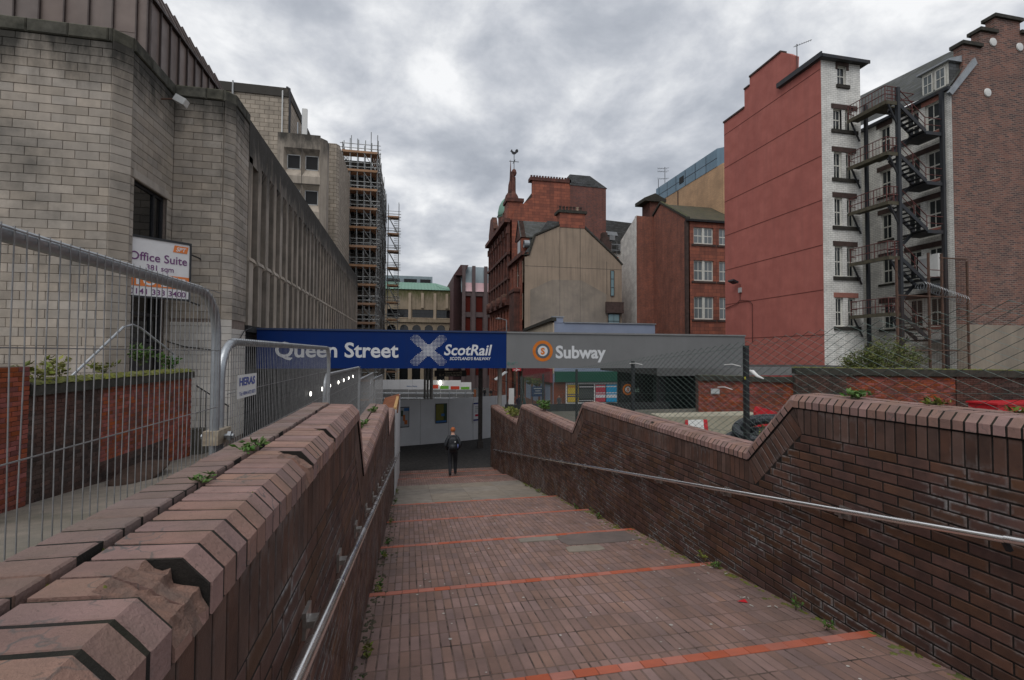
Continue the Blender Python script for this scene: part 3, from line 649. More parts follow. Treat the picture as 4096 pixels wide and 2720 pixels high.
        me = bpy.data.meshes.new('broken_coping_brick'); bmm.to_mesh(me); bmm.free()
        me.materials.append(m_cope); me.materials.append(m_broken)
        for pl in me.polygons:
            c_ = pl.center
            if len(pl.vertices) > 4: continue
            # a face that has left the moulded profile is broken
            on = False
            for j in range(5):
                a, b = Vector(P1[j]), Vector(P1[(j + 1) % 5]); e_ = b - a; tt = max(0, min(1, (Vector((c_[1], c_[2])) - a).dot(e_) / e_.length_squared))
                if ((a + e_ * tt) - Vector((c_[1], c_[2]))).length < 0.0022: on = True
            if not on: pl.material_index = 1
        o = bpy.data.objects.new('broken_coping_brick', me); link(o, th, M); o['label'] = 'chipped coping brick with its rough core showing'
    return th
wall_r = ramp_wall('brick_ramp_wall', 'dark brown stepped brick wall to the right of the ramp', XR, 1,
                   [(1.55, 3.86, -0.475), (4.472, 9.40, -1.087), (10.012, 14.93, -1.699), (15.542, 20.8, -2.311)], [])
wall_l = ramp_wall('brick_ramp_wall', 'dark brown stepped brick wall with chipped coping to the left of the ramp', XL, -1,
                   [(0.15, 3.70, -0.485), (4.2355, 8.95, -1.0205), (9.4855, 13.35, -1.556)], [0.58, 0.865, 0.935, 1.90, 1.97, 2.50])

# ---------------------------------------------------------------- building helpers
def facade(name, parent, f, a0, a1, z0, z1, holes, m, rev=0.18):
    """a wall sheet with real openings and reveals; holes: (a0,a1,z0,z1)"""
    A = sorted({a0, a1} | {h[0] for h in holes} | {h[1] for h in holes}); Z = sorted({z0, z1} | {h[2] for h in holes} | {h[3] for h in holes})
    A = [a for a in A if a0 <= a <= a1]; Z = [z for z in Z if z0 <= z <= z1]; g = G(f)
    for u, v in zip(A, A[1:]):
        for p, q in zip(Z, Z[1:]):
            cu_, cz_ = (u + v) / 2, (p + q) / 2
            if any(h[0] < cu_ < h[1] and h[2] < cz_ < h[3] for h in holes): continue
            g.poly([(u, 0, p), (v, 0, p), (v, 0, q), (u, 0, q)])
    for h in holes:
        x, y, p, q = h
        g.poly([(x, 0, p), (x, -rev, p), (x, -rev, q), (x, 0, q)]).poly([(y, 0, p), (y, 0, q), (y, -rev, q), (y, -rev, p)])
        g.poly([(x, 0, p), (y, 0, p), (y, -rev, p), (x, -rev, p)]).poly([(x, 0, q), (x, -rev, q), (y, -rev, q), (y, 0, q)])
    return g.obj(name, m, parent)
def sash(parent, f, h, fm, gm, dep=0.12, fw=0.06, cols=2, sill=None, lint=None, rails=1, sx=0.12, sh=0.16, lh=0.3, name='window'):
    a0, a1, z0, z1 = h; g = G(f); d0, d1 = -dep - 0.05, -dep
    g.box(a0, a0 + fw, d0, d1, z0, z1).box(a1 - fw, a1, d0, d1, z0, z1).box(a0 + fw, a1 - fw, d0, d1, z0, z0 + fw * 1.2).box(a0 + fw, a1 - fw, d0, d1, z1 - fw, z1)
    bw = fw * 0.42
    for k in range(1, rails + 1):
        zz = z0 + (z1 - z0) * k / (rails + 1); g.box(a0 + fw, a1 - fw, d0, d1 - 0.004, zz - bw, zz + bw)
    for k in range(1, cols):
        aa = a0 + (a1 - a0) * k / cols; g.box(aa - bw * .6, aa + bw * .6, d0 + 0.01, d1 - 0.008, z0 + fw, z1 - fw)
    w = g.obj(name, fm, parent)
    G(f).poly([(a0, -dep - 0.03, z0), (a1, -dep - 0.03, z0), (a1, -dep - 0.03, z1), (a0, -dep - 0.03, z1)]).obj('pane', gm, w)
    if sill: G(f).box(a0 - sx, a1 + sx, -0.1, 0.09, z0 - sh, z0 - 0.003).obj('sill', sill, w)
    if lint: G(f).box(a0 - sx, a1 + sx, -0.02, 0.035, z1 + 0.003, z1 + lh).obj('lintel', lint, w)
    return w
def text(s, parent, name, m, f, x0, x1, zb, zt, ch, italic=0.0, bold=0.012, depth=0.006, cap='H'):
    """lettering fitted to x0..x1 with baseline zb and cap height zt-zb; ch maps (a,z) onto the sign face"""
    cu_ = bpy.data.curves.new(name, 'FONT'); cu_.body = s; cu_.size = 1; cu_.offset = bold; cu_.extrude = 0.0; cu_.resolution_u = 3
    to = bpy.data.objects.new('tmp', cu_); COL.objects.link(to); bpy.context.view_layer.update()
    me = bpy.data.meshes.new_from_object(to.evaluated_get(bpy.context.evaluated_depsgraph_get()))
    bpy.data.objects.remove(to); bpy.data.curves.remove(cu_)
    vs_ = [v.co.copy() for v in me.vertices]; fc = [list(p.vertices) for p in me.polygons]; bpy.data.meshes.remove(me)
    vs_ = [Vector((v.x + italic * v.y, v.y, 0)) for v in vs_]
    mn = min(v.x for v in vs_); mx_ = max(v.x for v in vs_); sx = (x1 - x0) / (mx_ - mn); sz = (zt - zb) / 0.729
    g = G(); 
    for v in vs_: g.v.append(ch(x0 + (v.x - mn) * sx, zb + v.y * sz))
    g.fc = fc
    return g.obj(name, m, parent)

# ---------------------------------------------------------------- left building: blockwork, ribbed wing, brown cladding
LB = thing('concrete_office_building', 'long blockwork and ribbed concrete office building along the left side', 'building', (-9, 17, -3))
ZT, ZB = 8.22, -4.8
plan = [(-18, 14.64), (-7.80, 14.64), (-7.48, 14.96), (-7.48, 17.34), (-6.0, 17.34), (-5.76, 17.58), (-5.76, 18.95), (-6.9, 18.95), (-6.9, 60), (-18, 60)]
G().prism(plan, 'z', 4.82, ZT).obj('wall', m_blockcore, LB)
plan2 = plan[:3] + [(-7.48, 15.13), (-7.80, 15.13), (-7.80, 17.02), (-7.48, 17.02)] + plan[3:]
G().prism(plan2, 'z', ZB, 4.815).obj('wall', m_blockcore, LB)
BH, BL, BJ = 0.2215, 0.545, 0.010
blk = []
zA = -2.86
def winhole(a, z): return False
blk += course_wall((0, -1, 0), (0, 0, 1), (-18, 14.61, 0), (1, 0, 0), 10.21, zA, 8.19, BL, BH, BJ, c=0.008, jn=0.003)
wh = lambda s, z: (14.96 + s) > 15.12 and (14.96 + s) < 17.02 and z < 4.80
zw = zA + 33 * (BH + BJ)
blk += course_wall((1, 0, 0), (0, 0, 1), (-7.45, 14.97, 0), (0, 1, 0), 2.35, zw, 8.19, BL, BH, BJ, c=0.008, jn=0.003)
blk += course_wall((1, 0, 0), (0, 0, 1), (-7.45, 14.97, 0), (0, 1, 0), 0.16, zA, zw - .02, BL, BH, BJ, c=0.008, jn=0.001, offs=0) + course_wall((1, 0, 0), (0, 0, 1), (-7.45, 17.02, 0), (0, 1, 0), 0.29, zA, zw - .02, BL, BH, BJ, c=0.008, jn=0.001, offs=0)
wb = lambda s, z: z > 0.98
blk += course_wall((0, -1, 0), (0, 0, 1), (-7.44, 17.31, 0), (1, 0, 0), 1.43, zA, 8.19, BL, BH, BJ, c=0.008, jn=0.003, cond=wb)
blk += course_wall((1, 0, 0), (0, 0, 1), (-5.73, 17.59, 0), (0, 1, 0), 1.36, zA, 8.19, BL, BH, BJ, c=0.008, jn=0.003, cond=wb)
# chamfered corner stones
for (x, y, w, cnd) in ((-7.62, 14.78, 0.46, None), (-5.86, 17.44, 0.34, 1)):
    nn = Vector((1, -1, 0)).normalized(); z = zA
    while z < 8.15:
        if not (cnd and z < 0.9): blk.append((frame(nn, (0, 0, 1), Vector((x, y, z + BH / 2)) + nn * 0.03), (w, BH, 0.06, 0.006)))
        z += BH + BJ
pieces(LB, 'block', blk, m_block, 300, 'blocks')
wp = course_wall((0, -1, 0), (0, 0, 1), (-7.44, 17.308, 0), (1, 0, 0), 1.43, zA, 0.96, BL, BH, BJ, c=0.008) + \
     course_wall((1, 0, 0), (0, 0, 1), (-5.732, 17.59, 0), (0, 1, 0), 1.36, zA, 0.78, BL, BH, BJ, c=0.008)
nn = Vector((1, -1, 0)).normalized(); z = zA
while z < 0.85: wp.append((frame(nn, (0, 0, 1), Vector((-5.86, 17.44, z + BH / 2)) + nn * 0.03), (0.34, BH, 0.06, 0.006))); z += BH + BJ
pieces(LB, 'painted_block', wp, m_white, 120, 'painted_blocks')
cp = []
def cope_run(p, q, L_, zc_=8.40):
    p, q = Vector(p), Vector(q); d = (q - p).normalized(); n = Vector((d.y, -d.x, 0)); s = 0; T = (q - p).length
    while s < T - 0.01:
        e_ = min(s + L_, T); cp.append((frame(n, (0, 0, 1), p + d * ((s + e_) / 2) + Vector((0, 0, zc_)) + n * (0.03 + jit(.004))), (round(e_ - s - 0.012, 3), 0.36, 0.35, 0.03))); s = e_
for p, q in (((-18, 14.61, 0), (-7.79, 14.61, 0)), ((-7.79, 14.61, 0), (-7.45, 14.95, 0)), ((-7.45, 14.95, 0), (-7.45, 17.31, 0)), ((-7.45, 17.31, 0), (-6.02, 17.31, 0)), ((-6.02, 17.31, 0), (-5.73, 17.60, 0)), ((-5.73, 17.60, 0), (-5.73, 18.96, 0))):
    cope_run(p, q, 0.92)
pieces(LB, 'coping_stone', cp, m_blockcope, 60)
G().box(-17.9, -7.8, 14.95, 17.6, 8.15, 8.30).box(-17.9, -6.1, 17.65, 19.0, 8.15, 8.29).obj('roof', m_asph, LB)
# tall window strip with dark frame in the side face
f = FXp(-7.45)
g = G(f)
for a in (15.14, 16.42, 16.92): g.box(a, a + 0.09, -0.2, -0.12, -2.4, 4.78)
for z in (4.70, 2.9, 1.05, 0.3, -0.75): g.box(15.23, 16.42, -0.2, -0.125, z, z + 0.09); g.box(16.51, 16.92, -0.2, -0.125, z, z + 0.09)
w = g.obj('window_strip', m_black, LB)
G(f).poly([(15.2, -0.165, -2.4), (16.95, -0.165, -2.4), (16.95, -0.165, 4.74), (15.2, -0.165, 4.74)]).obj('pane', m_glassd, w)
G(f).box(15.24, 16.4, -0.12, -0.10, -0.65, 0.25).obj('panel', m_black, w)
G(f).poly([(15.05, 0.012, 4.80), (17.06, 0.012, 4.80), (17.06, 0.012, 5.02), (15.05, 0.012, 5.02)]).obj('lintel', m_block, w)
G(f).box(15.1, 16.95, -0.25, -0.21, -2.5, 4.8).obj('interior', m_dark, w)
G(FXp(-7.45)).box(15.45, 15.72, -0.125, -0.115, -1.2, -1.05).obj('door_sign', flat('fire_sign_green', (0.02, 0.22, 0.13)), w)
# brown standing-seam storey above
cl = G().box(-18, -7.93, 16.65, 23.6, 8.3, 10.9); 
cl.prism([(-18, 10.9), (-7.93, 10.9), (-8.62, 12.3), (-18, 12.3)], 'y', 16.7, 23.6); clad = cl.obj('cladding', m_clad, LB)
pan, seams = [], []
x = -7.93
while x > -12.5:
    w_ = 0.30 if x > -8 else 0.627
    for (z0_, z1_) in (((8.3, 9.7), (9.71, 10.85)) if int((-x) / 0.627) % 2 else ((8.3, 10.85),)):
        pan.append((frame((0, -1, 0), (0, 0, 1), (x - w_ / 2, 16.63, (z0_ + z1_) / 2)), (round(w_ - .03, 3), round(z1_ - z0_, 3), 0.03, 0.004)))
    seams.append((x, 16.6)); x -= w_
y = 16.65; k = 0
while y < 23.5:
    pan.append((frame((1, 0, 0), (0, 0, 1), (-7.91, y + 0.31, 9.57)), (0.60, 2.52, 0.03, 0.004))); y += 0.627; k += 1
    sl_ = Vector((-0.69, 0, 1.4)).normalized(); nn = Vector((1.4, 0, 0.69)).normalized()
    pan.append((frame(nn, sl_, Vector((-8.26, y - 0.313, 11.64))), (0.60, 1.5, 0.03, 0.004)))
pieces(LB, 'cladding_panel', pan, m_clad, 120)
for (x, y) in seams: G().box(x - 0.018, x + 0.018, 16.56, 16.62, 8.3, 10.88).obj('seam', m_seam, LB)
for k in range(12):
    y = 16.65 + 0.627 * k; gg = G().box(-7.90, -7.85, y - 0.018, y + 0.018, 8.3, 10.86)
    gg.obox((-8.25, y, 11.66), (-0.35, 0, 0.71), (0, 0.018, 0), (0.03, 0, 0.016)); gg.obj('seam', m_seam, LB)
G().box(-7.95, -7.80, 16.5, 23.6, 10.86, 10.93).obj('gutter', m_seam, LB)
# ribbed concrete wing
m_flank = mat('shaded_flank', (0.30, 0.255, 0.212), (0.17, 0.148, 0.126), ns=1.5, rough=0.95, streak=0.6, scol=(0.05, 0.046, 0.04))  # shade on the rib sides put into a darker concrete colour, plus streaks
RX = -5.72; g = G()
RY0, RB, NR = 18.98, 1.097, 34
band = []
for k in range(NR):
    y = RY0 + RB * k
    g = G().box(RX - 0.55, RX, y, y + RB - 0.012, 7.12 if k else 6.9, 8.42)                 # parapet panel
    g.obj('parapet_panel', m_ribc, LB)
    # fin: full-height rib, a second shallower rib that starts lower, sloped heads
    r = G()
    r.prism([(RX - 0.5, y + .004), (RX, y + 0.004), (RX, y + 0.40), (RX - 0.5, y + 0.44)], 'z', 3.42, 7.12)
    r.prism([(y + 0.42, 3.42), (y + 0.62, 3.42), (y + 0.62, 6.30), (y + 0.42, 6.62)], 'x', RX - 0.5, RX - 0.30)
    r.prism([(RX - 0.5, 7.12), (RX, 7.12), (RX - 0.5, 6.2)], 'y', y + 0.62, y + RB - 0.012)
    r.obj('rib', m_ribc, LB)
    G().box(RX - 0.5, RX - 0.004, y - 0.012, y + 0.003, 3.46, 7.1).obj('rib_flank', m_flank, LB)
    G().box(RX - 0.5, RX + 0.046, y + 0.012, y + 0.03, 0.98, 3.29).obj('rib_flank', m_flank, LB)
    lo = G()
    lo.prism([(RX - 0.5, y), (RX + 0.05, y + 0.05), (RX + 0.05, y + 0.50), (RX - 0.5, y + 0.56)], 'z', 0.98, 3.30)
    lo.prism([(RX - 0.5, 3.30), (RX + 0.09, 3.30), (RX + 0.02, 3.46), (RX - 0.5, 3.46)], 'y', y + 0.01, y + 0.76)
    lo.prism([(RX - 0.5, 3.30), (RX - 0.02, 3.30), (RX - 0.5, 2.7)], 'y', y + 0.66, y + RB)
    lo.obj('lower_rib', m_ribc, LB)
YE = RY0 + RB * NR
G().box(-7.2, RX - 0.49, RY0, YE, 0.98, 8.30).obj('recess_wall', m_ribd, LB)  # coloured dark so the slots between the ribs look deep in shadow
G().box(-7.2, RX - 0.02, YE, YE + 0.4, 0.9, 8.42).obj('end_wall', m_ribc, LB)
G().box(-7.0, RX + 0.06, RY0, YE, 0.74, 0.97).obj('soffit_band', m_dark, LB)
# dark tiled wall and bulkhead lights under the wing
G().box(-6.5, -5.86, 19.0, 62, -6.5, 0.74).obj('lower_wall', m_darktile, LB)
for li, y in enumerate((31.1, 35.1, 38.4, 42.8, 46.1, 49.8, 53.6)):
    L_ = thing('bulkhead_light', '%s lit bulkhead light on the dark wall counted from the nearest' % ('first', 'second', 'third', 'fourth', 'fifth', 'sixth', 'farthest')[li], 'light', (-5.85, y, -2.45), 'lit bulkhead lights in a row')
    gg = G(); gg.f = lambda a, b, c, y=y: (-5.855 + c, y + a, -2.45 + b); gg.lathe([(0.0, 0.0), (0.19, 0.0), (0.19, 0.06), (0.15, 0.08)], (0, 0, 0), 14); gg.obj('housing', m_plast, L_)
    gg = G(); gg.f = lambda a, b, c, y=y: (-5.855 + c, y + a, -2.45 + b); gg.lathe([(0.15, 0.075), (0.12, 0.12), (0.05, 0.145), (0.0, 0.15)], (0, 0, 0), 14); gg.obj('diffuser', m_lamp, L_)
# floodlight on a red bracket and cables
FLD = thing('floodlight', 'pale boxy floodlight on a red arm at the parapet above the blockwork corner', 'floodlight', (-7.4, 16.4, 7.6))
G().tube((-7.4, 16.35, 7.62), (-6.95, 16.35, 7.68), 0.025).obj('arm', m_rustst, FLD)
hb = G(); hb.obox((-6.84, 16.3, 7.60), (0.14, 0.0, -0.07), (0, 0.13, 0), (0.045, 0, 0.09)); bb = hb.obj('housing', m_plast, FLD)
G().obox((-6.705, 16.3, 7.53), (0.012, 0, -0.006), (0, 0.12, 0), (0.042, 0, 0.085)).obj('lens', m_whitep, FLD)
cb = [(-7.43, 17.1, 0.35), (-7.35, 17.22, 0.3), (-7.0, 17.27, 0.18), (-6.4, 17.25, 0.10), (-5.9, 17.26, 0.05), (-5.66, 17.7, 0.2), (-5.66, 18.6, 0.75), (-5.6, 19.2, 0.9)]
G().path(cb, 0.018, 6).obj('cable', m_black, None, 'black cable sagging along the white painted base wall', 'cable')
# letting board on brackets
SG = thing('letting_board', 'white and orange letting board on brackets above the fence panel', 'sign', (-7.2, 15.6, 1.5))
du = Vector((0.743, 0.669, 0)); dn = Vector((0.669, -0.743, 0)); o_ = Vector((-7.55, 15.05, 0))
BW, z0_, z1_ = 1.52, 1.56, 3.17
q = lambda a, z, d=0.0: o_ + du * a + dn * d + Vector((0, 0, z))
gg = G(); gg.obox(q(BW / 2, (z0_ + z1_) / 2, -0.04), du * BW / 2, dn * 0.035, (0, 0, (z1_ - z0_) / 2)); gg.obj('board', flat('board_white', (0.68, 0.67, 0.68)), SG)
gg = G()
for a, b, c, d in ((-0.03, 0.0, z0_, z1_), (BW, BW + 0.05, z0_, z1_), (-0.03, BW + 0.05, z1_, z1_ + 0.06), (-0.03, BW + 0.05, z0_ - 0.05, z0_)):
    gg.obox(q((a + b) / 2, (c + d) / 2, -0.04), du * ((b - a) / 2), dn * 0.06, (0, 0, (d - c) / 2))
gg.obj('frame', m_black, SG)
ch = lambda a, z: tuple(q(a, z, 0.004)); ch2 = lambda a, z: tuple(q(a, z, 0.008))
m_purp = flat('print_purple', (0.16, 0.055, 0.17)); m_por = flat('print_orange', (0.70, 0.20, 0.05)); m_pwh = flat('print_white', (0.70, 0.69, 0.70))
G().poly([ch(0.0, 1.83), ch(BW, 1.83), ch(BW, 2.20), ch(0.0, 2.20)]).obj('orange_band', m_por, SG)
G().poly([ch(1.09, 2.90), ch(1.45, 2.90), ch(1.49, 3.10), ch(1.13, 3.10)]).obj('logo', m_por, SG)
text('SPT', SG, 'lettering', m_pwh, None, 1.17, 1.43, 2.94, 3.06, ch2, 0.25, 0.02)
text('Office Suite', SG, 'lettering', m_purp, None, 0.06, 1.46, 2.55, 2.79, ch)
text('381 sqm', SG, 'lettering', m_purp, None, 0.46, 1.12, 2.30, 2.46, ch, 0, 0.008)
text('TO LET', SG, 'lettering', m_pwh, None, 0.14, 1.42, 1.88, 2.14, ch2, 0, 0.035)
text('0141 333 3400', SG, 'lettering', m_purp, None, 0.08, 1.44, 1.61, 1.77, ch, 0, 0.01)
gg = G(); gg.tube(q(0.2, 3.0, -0.08), q(0.2, 3.0, -0.08) + Vector((-0.1, 0.3, 0)), 0.02)
gg.tube(q(1.3, 1.6, -0.08), (-6.6, 17.3, 1.5), 0.025).tube(q(1.3, 3.0, -0.08), (-6.6, 17.3, 3.0), 0.025); gg.obj('bracket', m_black, SG)
# stair rail in the well
SR = thing('handrail', 'pale metal stair rail sloping behind the mossy brick wall', 'handrail', (-7.0, 13.5, -2))
G().path([(-7.3, 11.9, -0.95), (-7.0, 13.9, 0.62), (-6.95, 14.2, 0.70), (-6.9, 14.5, 0.62), (-6.5, 15.4, -0.05)], 0.03, 8).obj('rail', m_galv, SR)
G().tube((-7.3, 11.9, -0.95), (-7.3, 11.9, -2.6), 0.025).tube((-6.5, 15.4, -0.05), (-6.5, 15.4, -2.8), 0.025).obj('post', m_galv, SR)
RLG = thing('railing', 'low black step railing at the end of the mossy brick wall', 'railing', (-5.9, 15.9, -2.9))
G().tube((-5.95, 15.5, -0.95), (-5.75, 17.5, -1.75), 0.02).obj('top_rail', m_black, RLG)
for k in range(8): y = 15.5 + 0.28 * k; G().tube((-5.95 + .1 * (y - 15.5), y, -0.95 - 0.4 * (y - 15.5)), (-5.95 + .1 * (y - 15.5), y, -2.75), 0.012).obj('baluster', m_black, RLG)
stp = thing('steps', 'mossy concrete steps beside the white painted base wall', 'steps', (-5.9, 16.2, -2.9))
for k in range(4): G().box(-7.3, -5.78, 15.55 + 0.34 * k, 15.55 + 0.34 * (k + 1), -3.1, -2.2 + 0.0 - 0.17 * k).obj('step', m_yard, stp)

# ---------------------------------------------------------------- old brick wall with mossy coping on the left
GW = thing('brick_boundary_wall', 'sooty red brick wall with a thick mossy coping behind the left fence', 'brick wall', (-6.1, 12, -2.6))
G().box(-6.30, -6.012, 9.3, 15.35, -3.2, -0.72).obj('mortar_core', m_oldmort, GW)
gb = course_wall((1, 0, 0), (0, 0, 1), (-6.0, 9.3, 0), (0, 1, 0), 1.9, -3.1, -0.70, 0.215, 0.067, 0.009, jn=0.004, cond=lambda s, z: True)
recs = course_wall((1, 0, 0), (0, 0, 1), (-6.0, 14.1, 0), (0, 1, 0), 1.25, -3.1, -0.70, 0.215, 0.067, 0.009, jn=0.004)
mid = course_wall((1, 0, 0), (0, 0, 1), (-6.0, 11.2, 0), (0, 1, 0), 2.9, -3.1, -2.2, 0.215, 0.067, 0.009, jn=0.004)
inset = course_wall((1, 0, 0), (0, 0, 1), (-6.006, 11.2, 0), (0, 1, 0), 2.9, -2.2, -0.70, 0.215, 0.067, 0.009, jn=0.003)
pieces(GW, 'brick', [i for i in gb + mid if R.random() < 1], m_sootbr, 170, 'sooty_bricks')
pieces(GW, 'brick', inset + recs, m_redold, 130, 'red_bricks')
for k in range(6): y = 9.3 + 1.01 * k; G().prism([(-6.36, -0.72), (-5.93, -0.72), (-5.93, -0.55), (-6.02, -0.48), (-6.36, -0.48)], 'y', y, y + 1.0).obj('coping_stone', m_mosscope, GW)
GP = thing('brick_pier', 'taller red brick pier at the near end of the mossy wall', 'brick wall', (-6.0, 8.9, -2.4))
G().box(-6.9, -5.952, 7.0, 9.24, -3.0, -0.24).obj('mortar_core', m_oldmort, GP)
pieces(GP, 'brick', course_wall((1, 0, 0), (0, 0, 1), (-5.94, 7.0, 0), (0, 1, 0), 2.24, -2.9, -0.22, 0.215, 0.067, 0.009, jn=0.004), m_redold, 300, 'red_bricks')
pieces(GP, 'end_brick', course_wall((0, 1, 0), (0, 0, 1), (-6.9, 9.25, 0), (1, 0, 0), 0.95, -2.9, -0.22, 0.215, 0.067, 0.009, jn=0.004), m_sootbr, 10, 'sooty_bricks')
bag = bpy.data.meshes.new('sandbag'); bmm = bmesh.new(); bmesh.ops.create_icosphere(bmm, subdivisions=3, radius=1)
for v in bmm.verts: v.co = Vector((v.co.x * .38 * (1 + .12 * noise.noise(v.co * 2)), v.co.y * .95, v.co.z * .14 * (1 + .5 * noise.noise(v.co * 1.7)) + 0.06 * math.sin(v.co.y * 3)))
bmm.to_mesh(bag); bmm.free(); bag.materials.append(mat('sandbag', (0.07, 0.04, 0.028), (0.045, 0.03, 0.022), ns=6, rough=0.95, bump=1, bs=30))
for p in bag.polygons: p.use_smooth = True
o = bpy.data.objects.new('sandbag', bag); link(o, None, Matrix.Translation((-5.45, 11.6, pathz(-5.4, 11.6) + .09))); tag(o, 'brown slumped bag lying at the foot of the mossy brick wall', 'bag')
G().obox((-4.6, 13.9, pathz(-4.6, 13.9) + 0.03), (0.55, 0.12, 0.0), (-0.02, 0.06, 0), (0, 0, 0.02)).obj('timber_plank', m_timber, None, 'short timber plank lying on the path near the white base wall', 'plank')

# ---------------------------------------------------------------- concrete tower wing, plant block, antenna, pier
TW = thing('concrete_tower', 'stained concrete tower wing with deep square windows above the ribbed parapet', 'building', (-8.5, 42, -5))
hl = []
for z in (14.36, 11.62, 8.9): hl += [(-9.47, -8.50, z - .04, z + 1.1), (-8.14, -7.17, z - .04, z + 1.1)]
f = FY(40.0)
G().box(-10.1, -8.5, 40.42, 50, 5, 16.9).box(-8.5, -6.98, 40.42, 41.3, 5, 16.89).obj('tower_body', m_tower, TW)
G().prism([(-6.98, 40.02), (-6.55, 40.5), (-6.55, 41.4), (-6.98, 41.4)], 'z', 5, 16.85).obj('side_wall', m_tower, TW)
g = G(f)                                     # precast panels with splayed window reveals
for (a0, a1, z0, z1) in hl:
    c0, c1, d0_, d1_ = a0 - 0.19, a1 + 0.17, z0 - 0.6, z1 + 0.42
    p = [(c0, 0, d0_), (c1, 0, d0_), (c1, 0, d1_), (c0, 0, d1_)]; i_ = [(a0, -0.38, z0), (a1, -0.38, z0), (a1, -0.38, z1), (a0, -0.38, z1)]
    for k in range(4): g.poly([p[k], p[(k + 1) % 4], i_[(k + 1) % 4], i_[k]])
    w = G(f).box(a0, a0 + .05, -.42, -.36, z0, z1).box(a1 - .05, a1, -.42, -.36, z0, z1).box(a0, a1, -.42, -.36, z0, z0 + .06).box(a0, a1, -.42, -.36, z1 - .05, z1).obj('window', m_plast, TW)
    G(f).poly([(a0, -.40, z0), (a1, -.40, z0), (a1, -.40, z1), (a0, -.40, z1)]).obj('pane', m_dark, w)
g.obj('splayed_reveal', m_tower, TW)
facade('panel_wall', TW, f, -10.1, -6.98, 5, 17.0, [(a0 - .19, a1 + .17, z0 - .6, z1 + .42) for (a0, a1, z0, z1) in hl], m_tower, 0.0)
gg = G(f).box(-8.36, -8.32, -0.02, 0.006, 5, 17.0)
for z in (7.6, 10.35, 13.1): gg.box(-10.1, -6.98, -0.02, 0.006, z - .02, z + .02)
gg.obj('panel_joint', m_ribd, TW)
PB = thing('plant_room_block', 'blockwork plant room with pale coping and pipes, highest block on the left', 'building', (-13, 46, 5))
G().box(-16.5, -10.3, 44, 60, 5, 21.75).obj('wall', m_towerblk, PB); G().box(-16.6, -10.22, 43.9, 60, 21.75, 22.5).obj('coping', m_tower, PB)
G().tube((-14.6, 43.85, 17), (-14.6, 43.85, 22.6), 0.07).obj('pipe', m_plast, PB)
G().tube((-10.75, 43.85, 14), (-10.75, 43.85, 22.2), 0.06).obj('pipe', m_whitep, PB)
G().path([(-10.15, 43.8, 14), (-10.15, 43.8, 21.9), (-10.2, 43.82, 22.4), (-10.45, 44.0, 22.6)], 0.09, 8).obj('pipe', m_bluesteel, PB)
AN = thing('phone_mast_antenna', 'white panel antenna on a pole above the tower roof', 'antenna', (-9.2, 43.4, 16.9))
G().tube((-9.05, 43.4, 16.8), (-9.05, 43.4, 20.6), 0.05).tube((-9.4, 43.4, 16.8), (-9.4, 43.4, 19.4), 0.05).tube((-9.4, 43.4, 18.4), (-9.05, 43.4, 18.4), 0.04).obj('pole', m_galv, AN)
G().box(-9.0, -8.62, 43.1, 43.3, 17.6, 20.5).obj('panel', m_whitep, AN); G().box(-9.5, -9.25, 43.2, 43.4, 16.9, 17.5).obj('radio_box', m_whitep, AN)
PR = thing('blockwork_stair_tower', 'narrow blockwork stair tower between the concrete tower and the scaffolding', 'building', (-7.6, 52, -5))
G().prism([(-8.4, 50), (-7.25, 50), (-7.0, 50.4), (-7.0, 59), (-8.4, 59)], 'z', -6, 20.6).obj('wall', m_towerblk, PR)
SB_ = thing('scaffolded_building', 'dark concrete building wrapped in scaffolding', 'building', (-7, 66, -6))
fs = FY(61.4); hs_ = [(a, a + 0.9, z, z + 1.6) for a in (-7.6, -6.4, -5.4) for z in [3 + 2.27 * k for k in range(9)]]
facade('wall', SB_, fs, -8.2, -4.75, -7, 23.4, hs_, m_ribc, 0.4)
for h in hs_: sash(SB_, fs, h, m_plast, m_glassd, dep=0.3, cols=1, rails=1)
G().box(-14, -4.75, 61.9, 90, -7, 23.3).obj('body', m_ribc, SB_)
for k in range(18): G().box(-4.75, -4.35, 62.4 + 1.5 * k, 63.0 + 1.5 * k, -7, 22.8).obj('rib', m_ribc, SB_)
